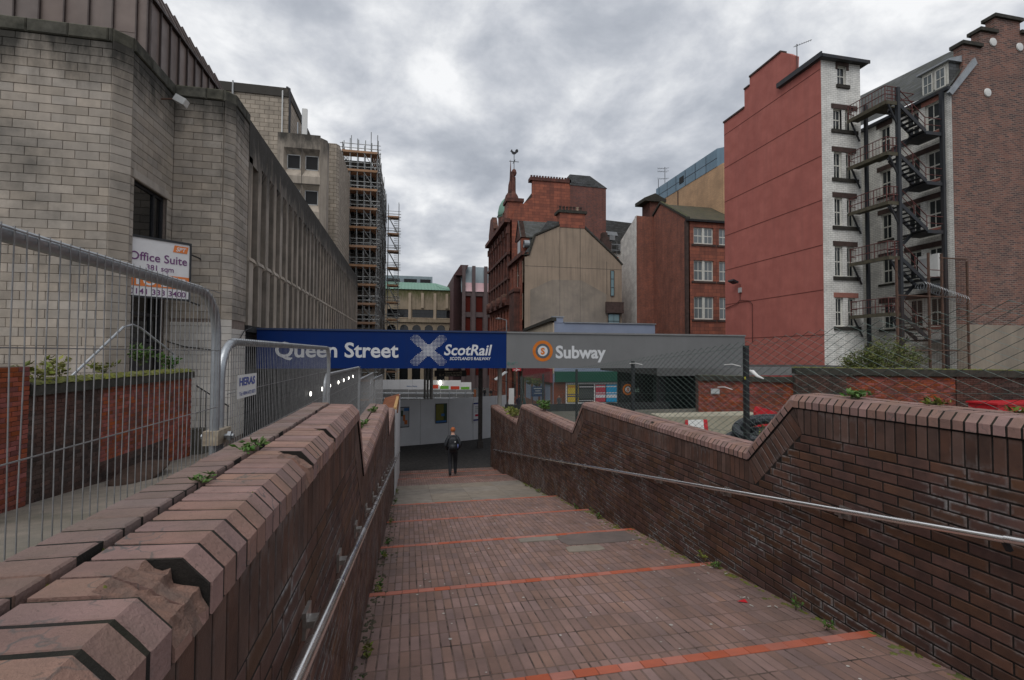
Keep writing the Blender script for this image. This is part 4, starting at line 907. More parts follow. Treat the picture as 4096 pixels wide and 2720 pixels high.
# ---------------------------------------------------------------- scaffolding
def scaffold(label, xs, ys, zs, ztop, brd, seed, lift_top=2.4):
    rr = random.Random(seed); S = thing('scaffolding', label, 'scaffolding', (xs[0], ys[0], zs[0] - 2))
    front = ys[0]
    for x in xs:
        for y in ys:
            if len(ys) > 2 and x not in (xs[0], xs[-1]) and y not in (ys[0], ys[1]): continue
            h = ztop + rr.random() * lift_top; G().tube((x, y, -7.6), (x, y, h), 0.052, 5).obj('standard', m_scaf, S)
    for z in zs:
        gl = G()
        for y in ys[:2]:
            for dz in (0, 0.55, 1.05): gl.tube((xs[0] - .3, y, z + dz), (xs[-1] + .35, y, z + dz), 0.045, 5)
        for x in (xs[0], xs[-1]):
            for dz in (0, 0.55, 1.05): gl.tube((x, ys[0] - .3, z + dz), (x, ys[-1] + .3, z + dz), 0.045, 5)
        gl.obj('ledger', m_scaf, S)
        if brd:
            G().box(xs[0] - .1, xs[-1] + .05, front - 0.12, front - 0.07, z - .02, z + 0.24).obj('toe_board', m_board, S)
            for k in range(5): yb = front + 0.02 + 0.235 * k; G().box(xs[0] - .1, xs[-1] + .1, yb, yb + 0.225, z - .06, z - .015).obj('plank', m_board, S)
            if len(ys) > 2:
                for k in range(3): xb = xs[-1] - 0.8 + 0.25 * k; G().box(xb, xb + .23, ys[1], ys[-1], z - .06, z - .015).obj('plank', m_board, S)
    for i, (a, b) in enumerate(zip(zs, zs[1:])):
        G().tube((xs[-1] - 1.6, front - .06, a), (xs[-1], front - .06, b), 0.045, 5).obj('brace', m_scaf, S)
        if len(ys) > 2:
            for y0_, y1_ in zip(ys[1:], ys[2:]):
                if rr.random() < .55: G().tube((xs[-1] + .06, y0_, a), (xs[-1] + .06, y1_, b), 0.045, 5).obj('brace', m_scaf, S)
    return S
zl = [21.62 - 2.27 * k for k in range(13)]
scaffold('tall scaffolding with timber decks around the dark concrete building', [-8.0, -7.15, -6.3, -5.5, -4.75, -4.0], [60, 61.2, 63.2, 65.4, 67.8, 70.2, 72.6, 75, 77.6, 80.2, 83], [23.85] + zl, 24.4, True, 3)
S2 = scaffold('narrower scaffold stair tower beyond the main scaffolding', [-3.75, -2.0], [84, 85.6], [22.9 - 2.9 * k for k in range(11)], 24.2, True, 5, 1.6)
for k in range(10):
    z = 22.9 - 2.9 * k
    for j in range(8): G().box(-2.75, -2.05, 83.9, 84.15, z - 0.34 * j - .05, z - 0.34 * j).obj('tread', m_scaf, S2)
    G().tube((-3.7, 83.9, z), (-2.1, 83.9, z - 2.9), 0.05, 5).obj('brace', m_scaf, S2)

# ---------------------------------------------------------------- end of the street
BG = thing('arcaded_stone_building', 'beige building with arches and green copper roof at the end of the street', 'building', (3, 122, -8))
f = FY(120.0)
hw = [(-5.3, -0.3, 8.62, 10.62), (0.53, 5.6, 8.62, 10.62), (6.35, 11.2, 8.62, 10.62)]
facade('wall', BG, f, -8, 12.3, 7.9, 15.5, hw, m_beige, 0.5)
for h in hw: sash(BG, f, h, m_black, m_glassd, dep=0.4, cols=5, rails=1, sill=m_beigelt, sx=0.1)
for x in (-0.05, 2.95, 5.95, 8.85, 11.75): G(f).box(x - .32, x + .32, 0, 0.3, 8.3 if x in (-.05, 5.95, 11.75) else 11, 14.6).obj('pier', m_beigelt, BG)
G(f).box(-8, 12.3, 0, 0.4, 7.5, 8.3).obj('ledge', m_beige, BG)
for k in range(7):       # arcade: each arch is a real opening
    xc = -7.2 + 2.94 * k; gg = G(f); n_ = 10; w_ = 1.0; zs_ = 5.9
    arc = [(xc - w_ * math.cos(math.pi * i / n_), zs_ + w_ * math.sin(math.pi * i / n_)) for i in range(n_ + 1)]
    for (a, b) in zip(arc, arc[1:]):
        gg.poly([(a[0], 0.02, a[1]), (b[0], 0.02, b[1]), (b[0], 0.02, 7.6), (a[0], 0.02, 7.6)]); gg.poly([(a[0], 0.02, a[1]), (b[0], 0.02, b[1]), (b[0], -.5, b[1]), (a[0], -.5, a[1])])
    gg.box(xc - 1.47, xc - w_, -0.5, 0.02, -8, 7.6).box(xc + w_, xc + 1.47, -0.5, 0.02, -8, 7.6); gg.obj('arch', m_beige, BG)
    G(f).poly([(xc - 1, -.48, -8), (xc + 1, -.48, -8), (xc + 1, -.48, 7), (xc - 1, -.48, 7)]).obj('pane', m_glassd, BG)
G().box(-8, 12.3, 120.5, 140, -8, 15.4).obj('body', m_beige, BG)
rf = G(f).poly([(-9, 0.3, 15.45), (12.4, 0.3, 15.45), (6.5, -9, 18.4), (-9, -9, 18.4)]).poly([(12.4, .3, 15.45), (12.4, -19, 15.45), (6.5, -9, 18.4)]).obj('roof', m_copper, BG)
for k in range(26): a = -8.5 + 0.8 * k; G(f).tube((a, .3, 15.5), (min(a, 6.4) if a < 6.4 else 6.4 + (a - 6.4) * .1, -9 if a < 6.4 else -9 + (a - 6.4) * 1.5, 18.45 if a < 6.4 else 18.45 - (a - 6.4) * .5), 0.05, 4).obj('seam', m_copper, rf)
ur = G().box(-9, 5.8, 131, 136, 17.2, 20.4).obj('roof_plant', m_zinc, BG)
for a in (-6, -1.6, 2.6): G().box(a, a + 3.3 if a < 2 else 5.3, 130.9, 131.0, 18.2, 19.6).obj('louvre', m_dark, ur)
MD = thing('modern_office_block', 'purple panelled office block with sloping zinc roof at the end of the street', 'building', (15, 112, -8))
f = FY(110.0)
G().prism([(9.6, 110), (11.9, 113), (26, 113), (26, 130), (9.6, 130)], 'z', -8, 17.8).obj('side_wall', m_moderndk, MD)
G().prism([(9.6, 17.8), (11.2, 20.2), (13, 20.2), (11.9, 17.8)], 'y', 110.5, 130).obj('end_wall', m_moderndk, MD)
hh = []
for (a, b) in ((11.9, 13.5), (14.7, 16.3), (17.5, 19.0), (20.2, 21.8)):
    for z in (4.6, 9.4, -0.2, -5.0): hh.append((a, b, z, z + 3.7))
facade('wall', MD, f, 11.5, 24, -8, 14.0, hh, m_modern, 0.4)
for h in hh: sash(MD, f, h, m_black, m_glassp, dep=0.25, cols=1, rails=0)
for a in (11.5, 13.75, 16.5, 19.25, 22.0): G(f).box(a, a + .75, 0, 0.45, -8, 19.9).obj('mullion', m_modern, MD)
for (a, b) in ((12.2, 13.8), (14.5, 16.55), (17.2, 19.3), (20.0, 22)):
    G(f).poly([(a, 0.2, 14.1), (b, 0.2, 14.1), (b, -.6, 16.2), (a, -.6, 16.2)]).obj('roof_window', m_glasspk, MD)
    G(f).poly([(a, -.6, 16.2), (b, -.6, 16.2), (b, -2.2, 20.1), (a, -2.2, 20.1)]).obj('zinc_panel', m_zinc, MD)
G(f).poly([(11.4, -.7, 14), (24, -.7, 14), (24, -2.6, 20.2), (11.4, -2.6, 20.2)]).obj('roof', m_zinc, MD)

# ---------------------------------------------------------------- ornate red sandstone tenement and its dormered neighbour (street line x = 14.2)
XS = 14.2
DN = thing('sandstone_dormer_building', 'red sandstone front with dormer and bay beside the tan gable', 'building', (16, 63, -6))
f = FX(XS)
hl = [(60.8, 61.7, 4.4, 7.8), (63.2, 65.4, 4.0, 7.8), (67, 67.9, 4.4, 7.8), (60.8, 61.7, 9.2, 12.0), (63.4, 65.2, 9.0, 12.4), (67, 67.9, 9.2, 12.0), (61, 64, -6, -2.2), (65, 68.6, -6, -2.2), (61, 62, -.5, 2.2), (64, 65, -.5, 2.2)]
facade('wall', DN, f, 60, 69.3, -8, 13.0, hl, m_sand, 0.35)
for h in hl: sash(DN, f, h, m_wframe if h[2] > 0 else m_black, m_glassd, dep=0.22, cols=1)
G(f).box(60, 69.3, 0, 0.4, 12.6, 13.1).obj('cornice', m_sandtrim, DN); G(f).box(60, 69.3, 0, 0.3, 2.6, 3.0).obj('string_course', m_sandtrim, DN)
G(f).box(62.7, 65.9, 0, 0.75, 3.0, 8.2).box(62.5, 66.1, 0, 0.85, 8.2, 8.6).obj('bay', m_sandtrim, DN)
G().box(XS + .36, 27, 60.1, 69.3, -8, 12.9).obj('body', m_redbr, DN)
G().prism([(14.4, 13.0), (17.3, 17.2), (22, 17.2), (27, 12.9)], 'y', 60.3, 69.3).obj('roof', m_slate, DN)
dm = G(f).box(61.6, 64.6, -2.5, 0.02, 13.1, 15.2).obj('dormer', m_sand, DN)
G(f).prism([(61.4, 15.2), (64.8, 15.2), (63.1, 17.8)], 'y', -0.5, 0.12).obj('dormer_gable', m_sandtrim, dm)
gq = G(); gq.poly([(13.95, 61.4, 15.2), (13.95, 63.1, 17.8), (18.2, 63.1, 17.8), (18.2, 61.4, 15.2)]).poly([(13.95, 64.8, 15.2), (13.95, 63.1, 17.8), (18.2, 63.1, 17.8), (18.2, 64.8, 15.2)]); gq.obj('dormer_roof', m_slate, dm)
G(f).box(62.3, 63.9, -.1, 0.06, 13.4, 15.0).obj('pane', m_glassd, dm)
G().poly([(15.2, 61.55, 13.1), (17.3, 61.55, 13.1), (17.3, 61.55, 15.2), (15.2, 61.55, 15.2)]).obj('slate_cheek', m_slate, dm)
fl = G(); fl.f = lambda a, b, c: (15.0 + c, 60.9 + a, 14.2 + b); fl.lathe([(0.42, -0.7), (0.48, -0.7), (0.48, 0), (0.40, 0)], (0, 0, 0), 14); fl.obj('vent_duct', m_lead, DN)

OR = thing('ornate_sandstone_tenement', 'tall ornate red sandstone tenement with green dome and weathercock', 'building', (18, 77, -6))
f = FX(XS); hl = []
lev = [(4.0, 6.6), (8.0, 10.4), (11.6, 14.0), (15.2, 17.2), (-0.6, 2.0), (-6.2, -2.4)]
cols_ = [70.3 + 2.45 * k for k in range(7)]
for (z0, z1) in lev:
    for a in cols_: hl.append((a, a + 1.05, z0, z1))
facade('wall', OR, f, 69.3, 87.5, -8, 19.6, hl, m_sand, 0.4)
for h in hl: sash(OR, f, h, m_wframe if h[2] < 1 else m_sandtrim, m_glassd, dep=0.25, cols=1, sill=m_sandtrim, sx=0.15)
for z, o_, h_ in ((19.2, 0.9, 0.6), (14.5, 0.45, 0.4), (10.9, 0.35, 0.35), (7.1, 0.6, 0.5), (2.7, 0.45, 0.4), (-1.6, .5, .5)): G(f).box(69.2, 87.6, 0, o_, z, z + h_).obj('cornice', m_sandtrim, OR)
for k in range(8):
    a = 69.75 + 2.45 * k; G(f).box(a - .27, a + .27, 0, 0.32, 7.6, 19.2).obj('pilaster', m_sandtrim, OR); G(f).box(a - .34, a + .34, 0, .5, 17.6, 18.6).obj('capital', m_sandtrim, OR)
for a in (71.0, 75.6, 80.3, 85.0):
    gg = G(); gg.f = lambda x, y, z, a=a: (XS - .25 - z, a + x, 7.9 + y); gg.lathe([(0.0, .8), (.75, .7), (1.0, .3), (1.0, 0)], (0, 0, 0), 12); gg.obj('balcony_shell', m_sandtrim, OR)
G().box(XS + .42, 29.1, 69.6, 87.4, -8, 19.5).obj('body', m_redbr, OR)
# south gable of sandstone blocks, stack and brick part
G().prism([(XS + .3, 12.5), (29.1, 12.5), (29.1, 25.4), (23.35, 25.4), (23.35, 26.0), (17.55, 25.7), (17.55, 23.2), (14.9, 21.1), (XS + .3, 19.8)], 'y', 69.34, 69.9).obj('gable', m_sand, OR)
G().box(23.4, 29.12, 69.28, 72, 12.5, 25.4).obj('brick_wall', m_purpbr, OR)
st = G().box(17.2, 23.5, 69.2, 70.6, 25.7, 26.2).obj('stack_cap', m_sandtrim, OR)
for k in range(14): G().lathe([(0.15, 0), (0.14, 0.35), (0.17, 0.36), (0.17, 0.42)], (17.5 + 0.44 * k, 69.8, 26.18), 7).obj('chimney_pot', m_sandtrim, st)
G().prism([(23.3, 25.4), (29.3, 25.3), (26.5, 27.0), (23.3, 27.0)], 'y', 69.2, 84).obj('roof', m_slate, OR); G().poly([(23.5, 69.15, 25.8), (26.9, 69.15, 25.7), (26.2, 71.5, 27.1), (23.5, 71.5, 27.1)]).obj('skylight', m_lead, OR)
G().prism([(XS + .3, 19.7), (17.6, 24.0), (24, 24.0), (24, 19.7)], 'y', 70, 86).obj('main_roof', m_mossslate, OR)
G().prism([(14.7, 20.0), (17.5, 20.0), (17.5, 22.4), (14.7, 22.4)], 'y', 70.2, 73).obj('roof_dormer', m_slate, OR)
tr = thing('corner_turret', 'dark stone turret with spike and weathercock on the ornate tenement', 'turret', (14.6, 71, 19.6))
G(f).box(69.6, 72.0, -1.9, 0.35, 19.6, 22.6).obj('turret_body', m_sand, tr); G(f).box(69.4, 72.2, -2.1, .55, 22.4, 22.9).obj('turret_cornice', m_sandtrim, tr)
G().lathe([(1.15, 22.9), (0.95, 23.6), (0.62, 24.1), (0.55, 25.2), (0.38, 25.9), (0.34, 26.6), (0.2, 27.0), (0.12, 27.3)], (14.75, 70.8, 0), 8).obj('spire', m_sandtrim, tr)
G().lathe([(0.05, 26.6), (0.3, 26.9), (0.42, 27.3), (0.3, 27.7), (0.06, 27.9)], (15.15, 71.2, 0), 10).obj('ball_finial', m_sandtrim, tr)
G().lathe([(0.3, 22.9), (0.26, 26.6)], (15.15, 71.2, 0), 8).lathe([(0.35, 22.9), (0.3, 24), (0.18, 25.2), (0.02, 28.9)], (14.45, 70.4, 0), 6).obj('pinnacle', m_sandtrim, tr)
WC = thing('weathercock', 'black cockerel weathervane on the sandstone turret', 'weathervane', (15.15, 71.2, 27.9))
gg = G().tube((15.15, 71.2, 27.8), (15.15, 71.2, 30.2), 0.05, 5)
for a in (0, 90): gg.tube((15.15 - .75 * math.cos(rad(a)), 71.2 - .75 * math.sin(rad(a)), 29.0), (15.15 + .75 * math.cos(rad(a)), 71.2 + .75 * math.sin(rad(a)), 29.0), 0.05, 5)
gg.obj('vane_post', m_black, WC)
ck = [(-.62, .30), (-.5, .42), (-.42, .62), (-.3, .60), (-.26, .40), (-.05, .28), (.15, .30), (.2, .55), (.35, .72), (.55, .70), (.66, .5), (.6, .28), (.45, .2), (.3, .02), (.05, -.12), (-.2, -.1), (-.38, .1), (-.45, .28)]
G().prism([(15.15 + x, 30.2 + z) for x, z in ck], 'y', 71.16, 71.24).obj('cockerel', m_black, WC)
DO = thing('copper_dome', 'small green copper dome behind the sandstone turret', 'dome', (16, 82, 19.6))
G().lathe([(1.6, 19.6), (1.6, 22.6), (1.75, 22.8), (1.7, 23.6), (1.5, 24.6), (1.1, 25.4), (0.7, 25.9), (0.15, 26.2)], (15.9, 79.5, 0), 16).obj('dome', m_copper, DO, smooth=True)
G().lathe([(1.65, 19.5), (1.65, 22.8), (1.85, 22.9)], (15.9, 79.5, 0), 16).obj('drum', m_sandtrim, DO)
for (y, h) in ((74.5, 23.5), (77.0, 22.8), (83.5, 23.2), (86.5, 24.6)):
    G().lathe([(.45, 19.7), (.4, h - 1.6), (.5, h - 1.5), (.15, h - .6), (.03, h)], (14.6, y, 0), 7).obj('parapet_urn', m_sandtrim, OR)
G(f).box(82.5, 87.5, -1.5, 0.25, 19.6, 21.6).prism([(82.3, 21.6), (87.7, 21.6), (86, 24), (84, 24)], 'y', -.6, .2).obj('end_gablet', m_sandtrim, OR)

# ---------------------------------------------------------------- tan rendered gable
TG = thing('tan_gable_building', 'tan rendered gable end with stone chimney and an older roof outline', 'building', (20, 61, -6))
pf = [(14.2, -6), (27.45, -6), (27.45, 11.8), (26.3, 12.9), (22.25, 16.35), (22.25, 16.9), (18.9, 16.9), (18.9, 16.55), (15.6, 15.0), (14.8, 12.5), (14.2, 12.3)]
G().prism(pf, 'y', 60.0, 61.2).obj('gable_wall', m_tan, TG)
gg = G(FY(60.0)); old = [(14.95, 2), (25.25, 2), (25.25, 7.9), (21.8, 9.6), (17.85, 9.55), (14.95, 8.15)]
gg.prism(old, 'y', 0.0, 0.03); gg.obj('older_gable_outline', m_tan2, TG)
gg = G(FY(60.0)); gg.box(14.22, 27.4, -.01, 0.006, 11.17, 11.22)
for x, z0, z1 in ((18.85, 3.0, 16.8), (21.6, 3, 16.5), (25.3, 7.9, 12.2)): gg.box(x, x + .04, -.01, 0.035, z0, z1)
gg.obj('render_joint', m_ribd, TG)
G(FY(60)).prism([(14.1, 12.55), (14.85, 12.6), (15.65, 15.15), (18.8, 16.6), (18.8, 16.75), (15.5, 15.3), (14.7, 12.75), (14.1, 12.7)], 'y', -.8, 0.12).prism([(22.3, 16.35), (26.35, 12.95), (27.5, 11.8), (27.6, 11.95), (26.45, 13.1), (22.3, 16.55)], 'y', -.8, 0.12).obj('skew', m_mosscope, TG)
ck_ = G().box(18.85, 22.25, 59.95, 61.4, 16.4, 18.35).obj('chimney_stack', m_sand, TG); G().box(18.6, 22.5, 59.8, 61.6, 18.3, 18.65).obj('stack_cap', m_mosscope, ck_)
for k in range(7): G().lathe([(0.17, 0), (0.15, 0.6), (0.2, 0.62), (0.2, 0.72)], (19.1 + 0.47 * k, 60.6, 18.6), 8).obj('chimney_pot', m_lint if k != 5 else m_tan, ck_)
sash(TG, lambda a, d, z: (a, 60.0 - d - .16, z), (25.8, 26.32, 7.65, 11.05), m_bluesteel, m_glassb, dep=0.03, cols=1, rails=2)
G(FY(60)).box(25.1, 27.5, 0, 0.5, 5.4, 6.85).obj('porch_beam', m_lint, TG)
sash(TG, lambda a, d, z: (a, 60.0 - d - .3, z), (25.4, 27.0, 3.4, 5.3), m_black, m_glassb, dep=0.03, cols=2)
G().prism([(14.25, 12.3), (17.4, 16.6), (22, 16.6), (27.4, 12.3)], 'y', 61.2, 62).obj('roof', m_slate, TG)
SK = thing('brick_chimney', 'small dark crow-stepped chimney on the skew of the tan gable', 'chimney', (25.6, 60.9, 12.5))
G().prism([(24.8, 12.8), (26.0, 12.0), (26.2, 15.0), (25.9, 15.0), (25.9, 15.6), (25.6, 15.6), (25.6, 16.2), (25.0, 16.2), (25.0, 15.4), (24.8, 15.4)], 'y', 60.4, 61.4).obj('stack', m_lint, SK)

# ---------------------------------------------------------------- red brick and sandstone tenement with glazed side wall
ST = thing('red_brick_tenement', 'red brick gable and sandstone back wall with white sash windows and mossy roof', 'building', (35, 57, -4))
Xs_ = 32.57
G().prism([(53.0, 2), (61.07, 2), (61.07, 18.95), (59.0, 20.05), (53.0, 16.4)], 'x', Xs_, Xs_ + .5).obj('gable_wall', m_redbr, ST)
G().box(30.11, Xs_, 61.07, 61.6, 0, 18.9).obj('rear_wing_wall', m_redbr, ST)
G().prism([(61.1, 0), (66.2, 0), (66.2, 16.6), (61.1, 18.98)], 'x', 30.1, 30.5).obj('glazed_wall', m_glazed, ST)
hl = [(33.6, 36.28, 13.46, 15.5), (33.6, 36.28, 8.95, 11.47), (33.6, 36.28, 4.28, 7.05), (37.05, 39.7, 13.46, 15.5), (37.05, 39.7, 8.95, 11.47), (37.05, 39.7, 4.28, 7.05)]
f = FY(53.0); facade('wall', ST, f, Xs_ + .02, 44, -4, 16.2, hl, m_sand, 0.35)
for h in hl:
    w = sash(ST, f, h, m_wframe, m_glassl, dep=0.15, fw=0.14, cols=4, sill=m_lint, sx=0.3, sh=0.25)
    mdl = (h[0] + h[1]) / 2; G(f).box(mdl - .16, mdl + .16, -.2, -.08, h[2], h[3]).obj('mullion', m_wframe, w)
G(f).box(Xs_ - .1, 44, 0, .35, 16.15, 16.4).obj('gutter', m_bluesteel, ST)
G().poly([(Xs_ - .1, 52.6, 16.3), (44, 52.6, 16.3), (44, 59, 20.05), (Xs_ - .1, 59, 20.05)]).poly([(Xs_ - .1, 59, 20.05), (44, 59, 20.05), (44, 66, 16), (Xs_ - .1, 66, 16)]).obj('roof', m_mossslate, ST)
G(FX(Xs_)).prism([(52.6, 16.3), (59, 20.1), (61.1, 19.0), (61.1, 19.2), (59, 20.4), (52.6, 16.6)], 'y', -.3, .15).obj('skew', m_mosscope, ST)
G().box(Xs_ - .04, Xs_ + .3, 52.9, 53.3, 2, 16.2).obj('soot_quoin', m_lint, ST)
cs_ = G().prism([(55.2, 16), (58.5, 16), (58.5, 20.4), (55.2, 19.6)], 'x', 40.6, 41.6).obj('chimney_stack', m_tan2, ST)
for k in range(9): G().lathe([(0.16, 0), (0.15, 0.6), (0.2, 0.62)], (41.1, 55.3 + .38 * k, 19.5 + .1 * k), 7).obj('chimney_pot', m_redold, cs_)
SW = thing('slate_roof_building', 'slate mansard with rooflights and steel ladder between the red tenements', 'building', (33, 80, -4))
G().prism([(29, 17.5), (45, 17.5), (41.5, 22.6), (29.6, 23.2)], 'y', 78, 79.5).obj('roof', m_slate, SW)
G().box(29, 44, 78.2, 90, -5, 17.5).obj('wall', m_glazed, SW); G(FY(78)).poly([(29.5, .1, 20.6), (35, .1, 20.4), (34, -.3, 23), (29.5, -.3, 23.2)]).obj('lead_roof', m_lead, SW)
for (x, z) in ((33.4, 19.6), (39.4, 19.2), (35, 18), (36.8, 17.9), (38.4, 17.9)): G(FY(78)).box(x, x + 1.0, -.1, 0.12, z, z + .8).obj('rooflight', m_lead, SW)
sash(SW, lambda a, d, z: (a, 78 - d - .25, z), (30.3, 32, 17.7, 20.0), m_black, m_glassl, dep=.05)
gg = G()
for x in (33.6, 34.6, 35.6, 36.8): gg.tube((x, 77.6, 10), (x, 77.6, 19.3), .06, 5)
for z in (12, 14, 16, 17.8, 18.8): gg.tube((32.8, 77.6, z), (38, 77.6, z), .05, 5)
gg.obj('steel_gantry', m_galv, SW)
SCH = thing('stone_chimney_stack', 'stone chimney with moulded cap left of the peach brick building', 'chimney', (36.5, 68, 16))
G().box(35.2, 37.4, 67, 69.5, 15, 23.2).obj('stack', m_sandtrim, SCH); G().box(34.2, 37.7, 66.6, 69.9, 23.0, 23.5).prism([(34.2, 23.5), (37.7, 23.5), (36, 24.3)], 'y', 66.8, 69.6).obj('cap', m_mosscope, SCH)
BP = thing('blue_clad_plant_building', 'peach brick building topped with blue panel cladding', 'building', (46, 66, -4))
G().box(40.05, 55, 56.3, 75, -4, 25.2).obj('wall', m_peach, BP)
G().prism([(40, 57.5), (40.9, 56.6), (55, 56.6), (55, 75), (41, 75), (40, 74)], 'z', 25.2, 27.6).obj('cladding', m_bluecl, BP)
gg = G(FX(40.0))
for y in (60, 62.6, 65.2, 67.8, 70.4, 73): gg.box(y - .03, y + .03, -.02, .03, 25.2, 27.5)
gg.box(57.5, 74, -.02, .025, 26.3, 26.36); gg.obj('panel_joint', m_bluesteel, BP); G(FX(40.0)).box(65.6, 66.8, -.05, .04, 25.9, 26.9).obj('louvre', m_dark, BP)
G().box(39.98, 40.1, 67.2, 67.35, 0, 25.2).obj('pipe', m_lint, BP)
AE = thing('tv_aerial', 'twin yagi aerial on a mast at the corner of the blue cladding', 'aerial', (40.4, 73.5, 27.5))
gg = G().tube((40.5, 72.0, 27.4), (40.5, 72.0, 30.6), .05, 5).tube((40.1, 73.4, 27.4), (40.1, 73.4, 29), .05, 5)
for z in (30.4, 29.9, 28.7): gg.tube((39.3, 72.2, z - .1), (41.2, 71.9, z + .1), .03, 4); 
for k in range(6):
    for z in (30.4, 29.9, 28.7): gg.tube((39.4 + .3 * k, 72.0, z - .2), (39.4 + .3 * k, 72.3, z + .18), .018, 4)
gg.obj('aerial_rods', m_black, AE)

# ---------------------------------------------------------------- red rendered block, white glazed wall and courtyard
K = 1.125
RD = thing('red_rendered_building', 'tall red rendered gable block with a white glazed brick end', 'building', (29, 32, -3))
Yn, Yf = 27.47, 37.8
sk = [(Yn, -3), (Yf, -3), (Yf, 20.47), (35.1, 20.53), (35.1, 22.0), (34.45, 22.05), (34.45, 22.68), (31.02, 22.68), (30.4, 22.24), (29.78, 21.66), (29.85, 20.55), (30.39, 20.37), (Yn, 20.2)]
G().prism(sk, 'x', 27.0, 27.45).obj('red_wall', m_redrender, RD)
gg = G(FX(27.0))
for z in (1.0, 4.0, 7.02, 10.05, 13.05, 16.05, 19.0): gg.box(Yn + .01, Yf - .01, -.02, 0.012, z + .35, z + .40)
gg.obj('score_line', m_score, RD)
gg = G(FX(27.0)); gg.box(35.1, Yf + .05, -.5, .08, 20.47, 20.62).box(34.45, 35.1, -.5, .08, 22.0, 22.12).box(31.0, 34.45, -.5, .08, 22.68, 22.82); gg.obj('wall_capping', m_lint, RD)
hw = [(28.34, 29.06, 18.46, 19.76), (27.96, 28.64, 15.33, 16.75), (28.93, 29.50, 15.33, 16.75), (27.96, 28.62, 12.0, 13.8), (28.95, 29.55, 12.0, 13.8), (27.97, 28.62, 8.73, 10.68), (28.97, 29.58, 8.73, 10.68),
      (27.94, 28.57, 5.30, 7.37), (28.92, 29.55, 5.3, 7.37), (27.95, 28.56, 1.93, 3.89), (28.95, 29.55, 1.93, 3.89)]
f = FY(Yn - .01); facade('white_wall', RD, f, 27.02, 30.2, -3, 20.15, hw, m_glazed, 0.25)
for i, h in enumerate(hw): sash(RD, f, h, m_wframe, m_glass, dep=0.14, fw=0.085, cols=2)
for i, (z0, z1) in enumerate(((15.33, 16.75), (12.0, 13.8), (8.73, 10.68), (5.3, 7.37), (1.93, 3.89))):
    ml = m_pinklint if i == 4 else m_lint
    G(f).box(27.8, 29.75 if i else 29.9, -.1, .05, z1 + .003, z1 + .33).obj('lintel', ml, RD); G(f).box(27.78, 29.9, -.1, .1, z0 - .24, z0 - .003).obj('sill', m_mosssill, RD)
    G(f).box(28.64, 28.92, -.2, -.01, z0, z1).obj('stone_mullion', ml, RD)
G(f).box(28.2, 29.25, -.1, .05, 19.765, 20.14).box(28.2, 28.33, -.1, .04, 19.5, 19.76).box(29.07, 29.25, -.1, .04, 19.5, 19.76).obj('lintel', m_lint, RD); G(f).box(28.23, 29.28, -.1, .1, 18.22, 18.455).obj('sill', m_mosssill, RD)
G().box(27.5, 30.18, 27.9, 37.5, -3, 20.0).obj('body', m_glazed, RD)
G().poly([(26.8, Yn - .35, 20.1), (30.65, Yn - .35, 20.15), (30.65, 31.2, 20.15), (29.2, 29.4, 21.6)]).poly([(26.8, Yn - .35, 20.1), (29.2, 29.4, 21.6), (26.8, 31.2, 20.4)]).poly([(26.8, 31.2, 20.4), (29.2, 29.4, 21.6), (30.65, 31.2, 20.15)]).poly([(26.8, Yn - .35, 19.98), (30.65, Yn - .35, 20.02), (30.65, 31.2, 20.02), (26.8, 31.2, 20.0)]).obj('hipped_roof', m_slate, RD)
G(FY(Yn - .35)).box(26.8, 30.65, -.02, .05, 19.98, 20.2).obj('eaves_gutter', m_bluesteel, RD)
G().box(26.72, 26.82, Yn - .35, 31.2, 20.0, 20.35).obj('verge', m_bluesteel, RD)
fl = thing('floodlight', 'small dark floodlight on a conduit on the red rendered wall', 'floodlight', (26.9, 36.1, 5))
G().obox((26.55, 36.1, 6.15), (.25, 0, -.1), (0, .35, 0), (.03, 0, .07)).obj('housing', m_bluesteel, fl); G().box(26.85, 26.99, 35.6, 35.9, 5.2, 5.6).obj('junction_box', m_plast, fl)
G().path([(26.93, 35.75, 5.9), (26.93, 35.75, 4.6), (26.93, 36.2, 4.3), (26.93, 37.7, 4.05)], .03, 5).path([(26.93, 35.75, 4.55), (26.93, 34.6, 4.4), (26.93, 34.3, 4.1), (26.93, 34.3, 1.0)], .03, 5).obj('conduit', m_rust, fl)
ae = thing('tv_aerial', 'long yagi aerial on a mast at the notch of the red gable', 'aerial', (27.1, 29.8, 20.5))
gg = G().tube((27.2, 29.7, 20.5), (27.2, 29.7, 22.5), .03, 5).tube((27.1, 29.9, 22.4), (28.1, 29.3, 22.7), .02, 5)
for k in range(8): x = 27.2 + .12 * k; gg.tube((x, 29.84 - .072 * k, 22.38 + .03 * k), (x, 29.84 - .072 * k, 22.52 + .03 * k), .01, 4)
gg.obj('aerial_rods', m_black, ae)

CT = thing('glazed_brick_tenement', 'white glazed brick rear court of the tenement with dormer and slate roof', 'building', (33, 32, -3))
Yb = 31.0; Xc = 33.74
hb = [(32.15 + .05, 32.8, z, z + 1.7) for z in (15.6, 12.4, 9.1, 5.6, 2.2)]
f = FY(Yb); facade('back_wall', CT, f, 30.2, Xc, -3, 18.6, hb, m_glazed, .2)
for h in hb: sash(CT, f, h, m_wframe, m_glass, dep=.14, fw=.08, sill=m_mosssill)
f = FX(Xc); hc = []
for z in (14.8, 11.6, 8.4, 5.2, 1.9): hc += [(25.05, 25.95, z, z + 1.95), (26.35, 27.3, z, z + 1.95), (28.4, 29.2, z, z + 1.9)]
facade('side_wall', CT, f, 24.29, Yb, -3, 17.25, hc, m_glazed, .22)
for i, h in enumerate(hc): sash(CT, f, h, m_wframe, m_glass, dep=.15, fw=.1, cols=2, lint=m_pinklint if i == 0 else m_lint, sill=m_mosssill if i % 3 else m_pinklint, sx=.2, lh=.35)
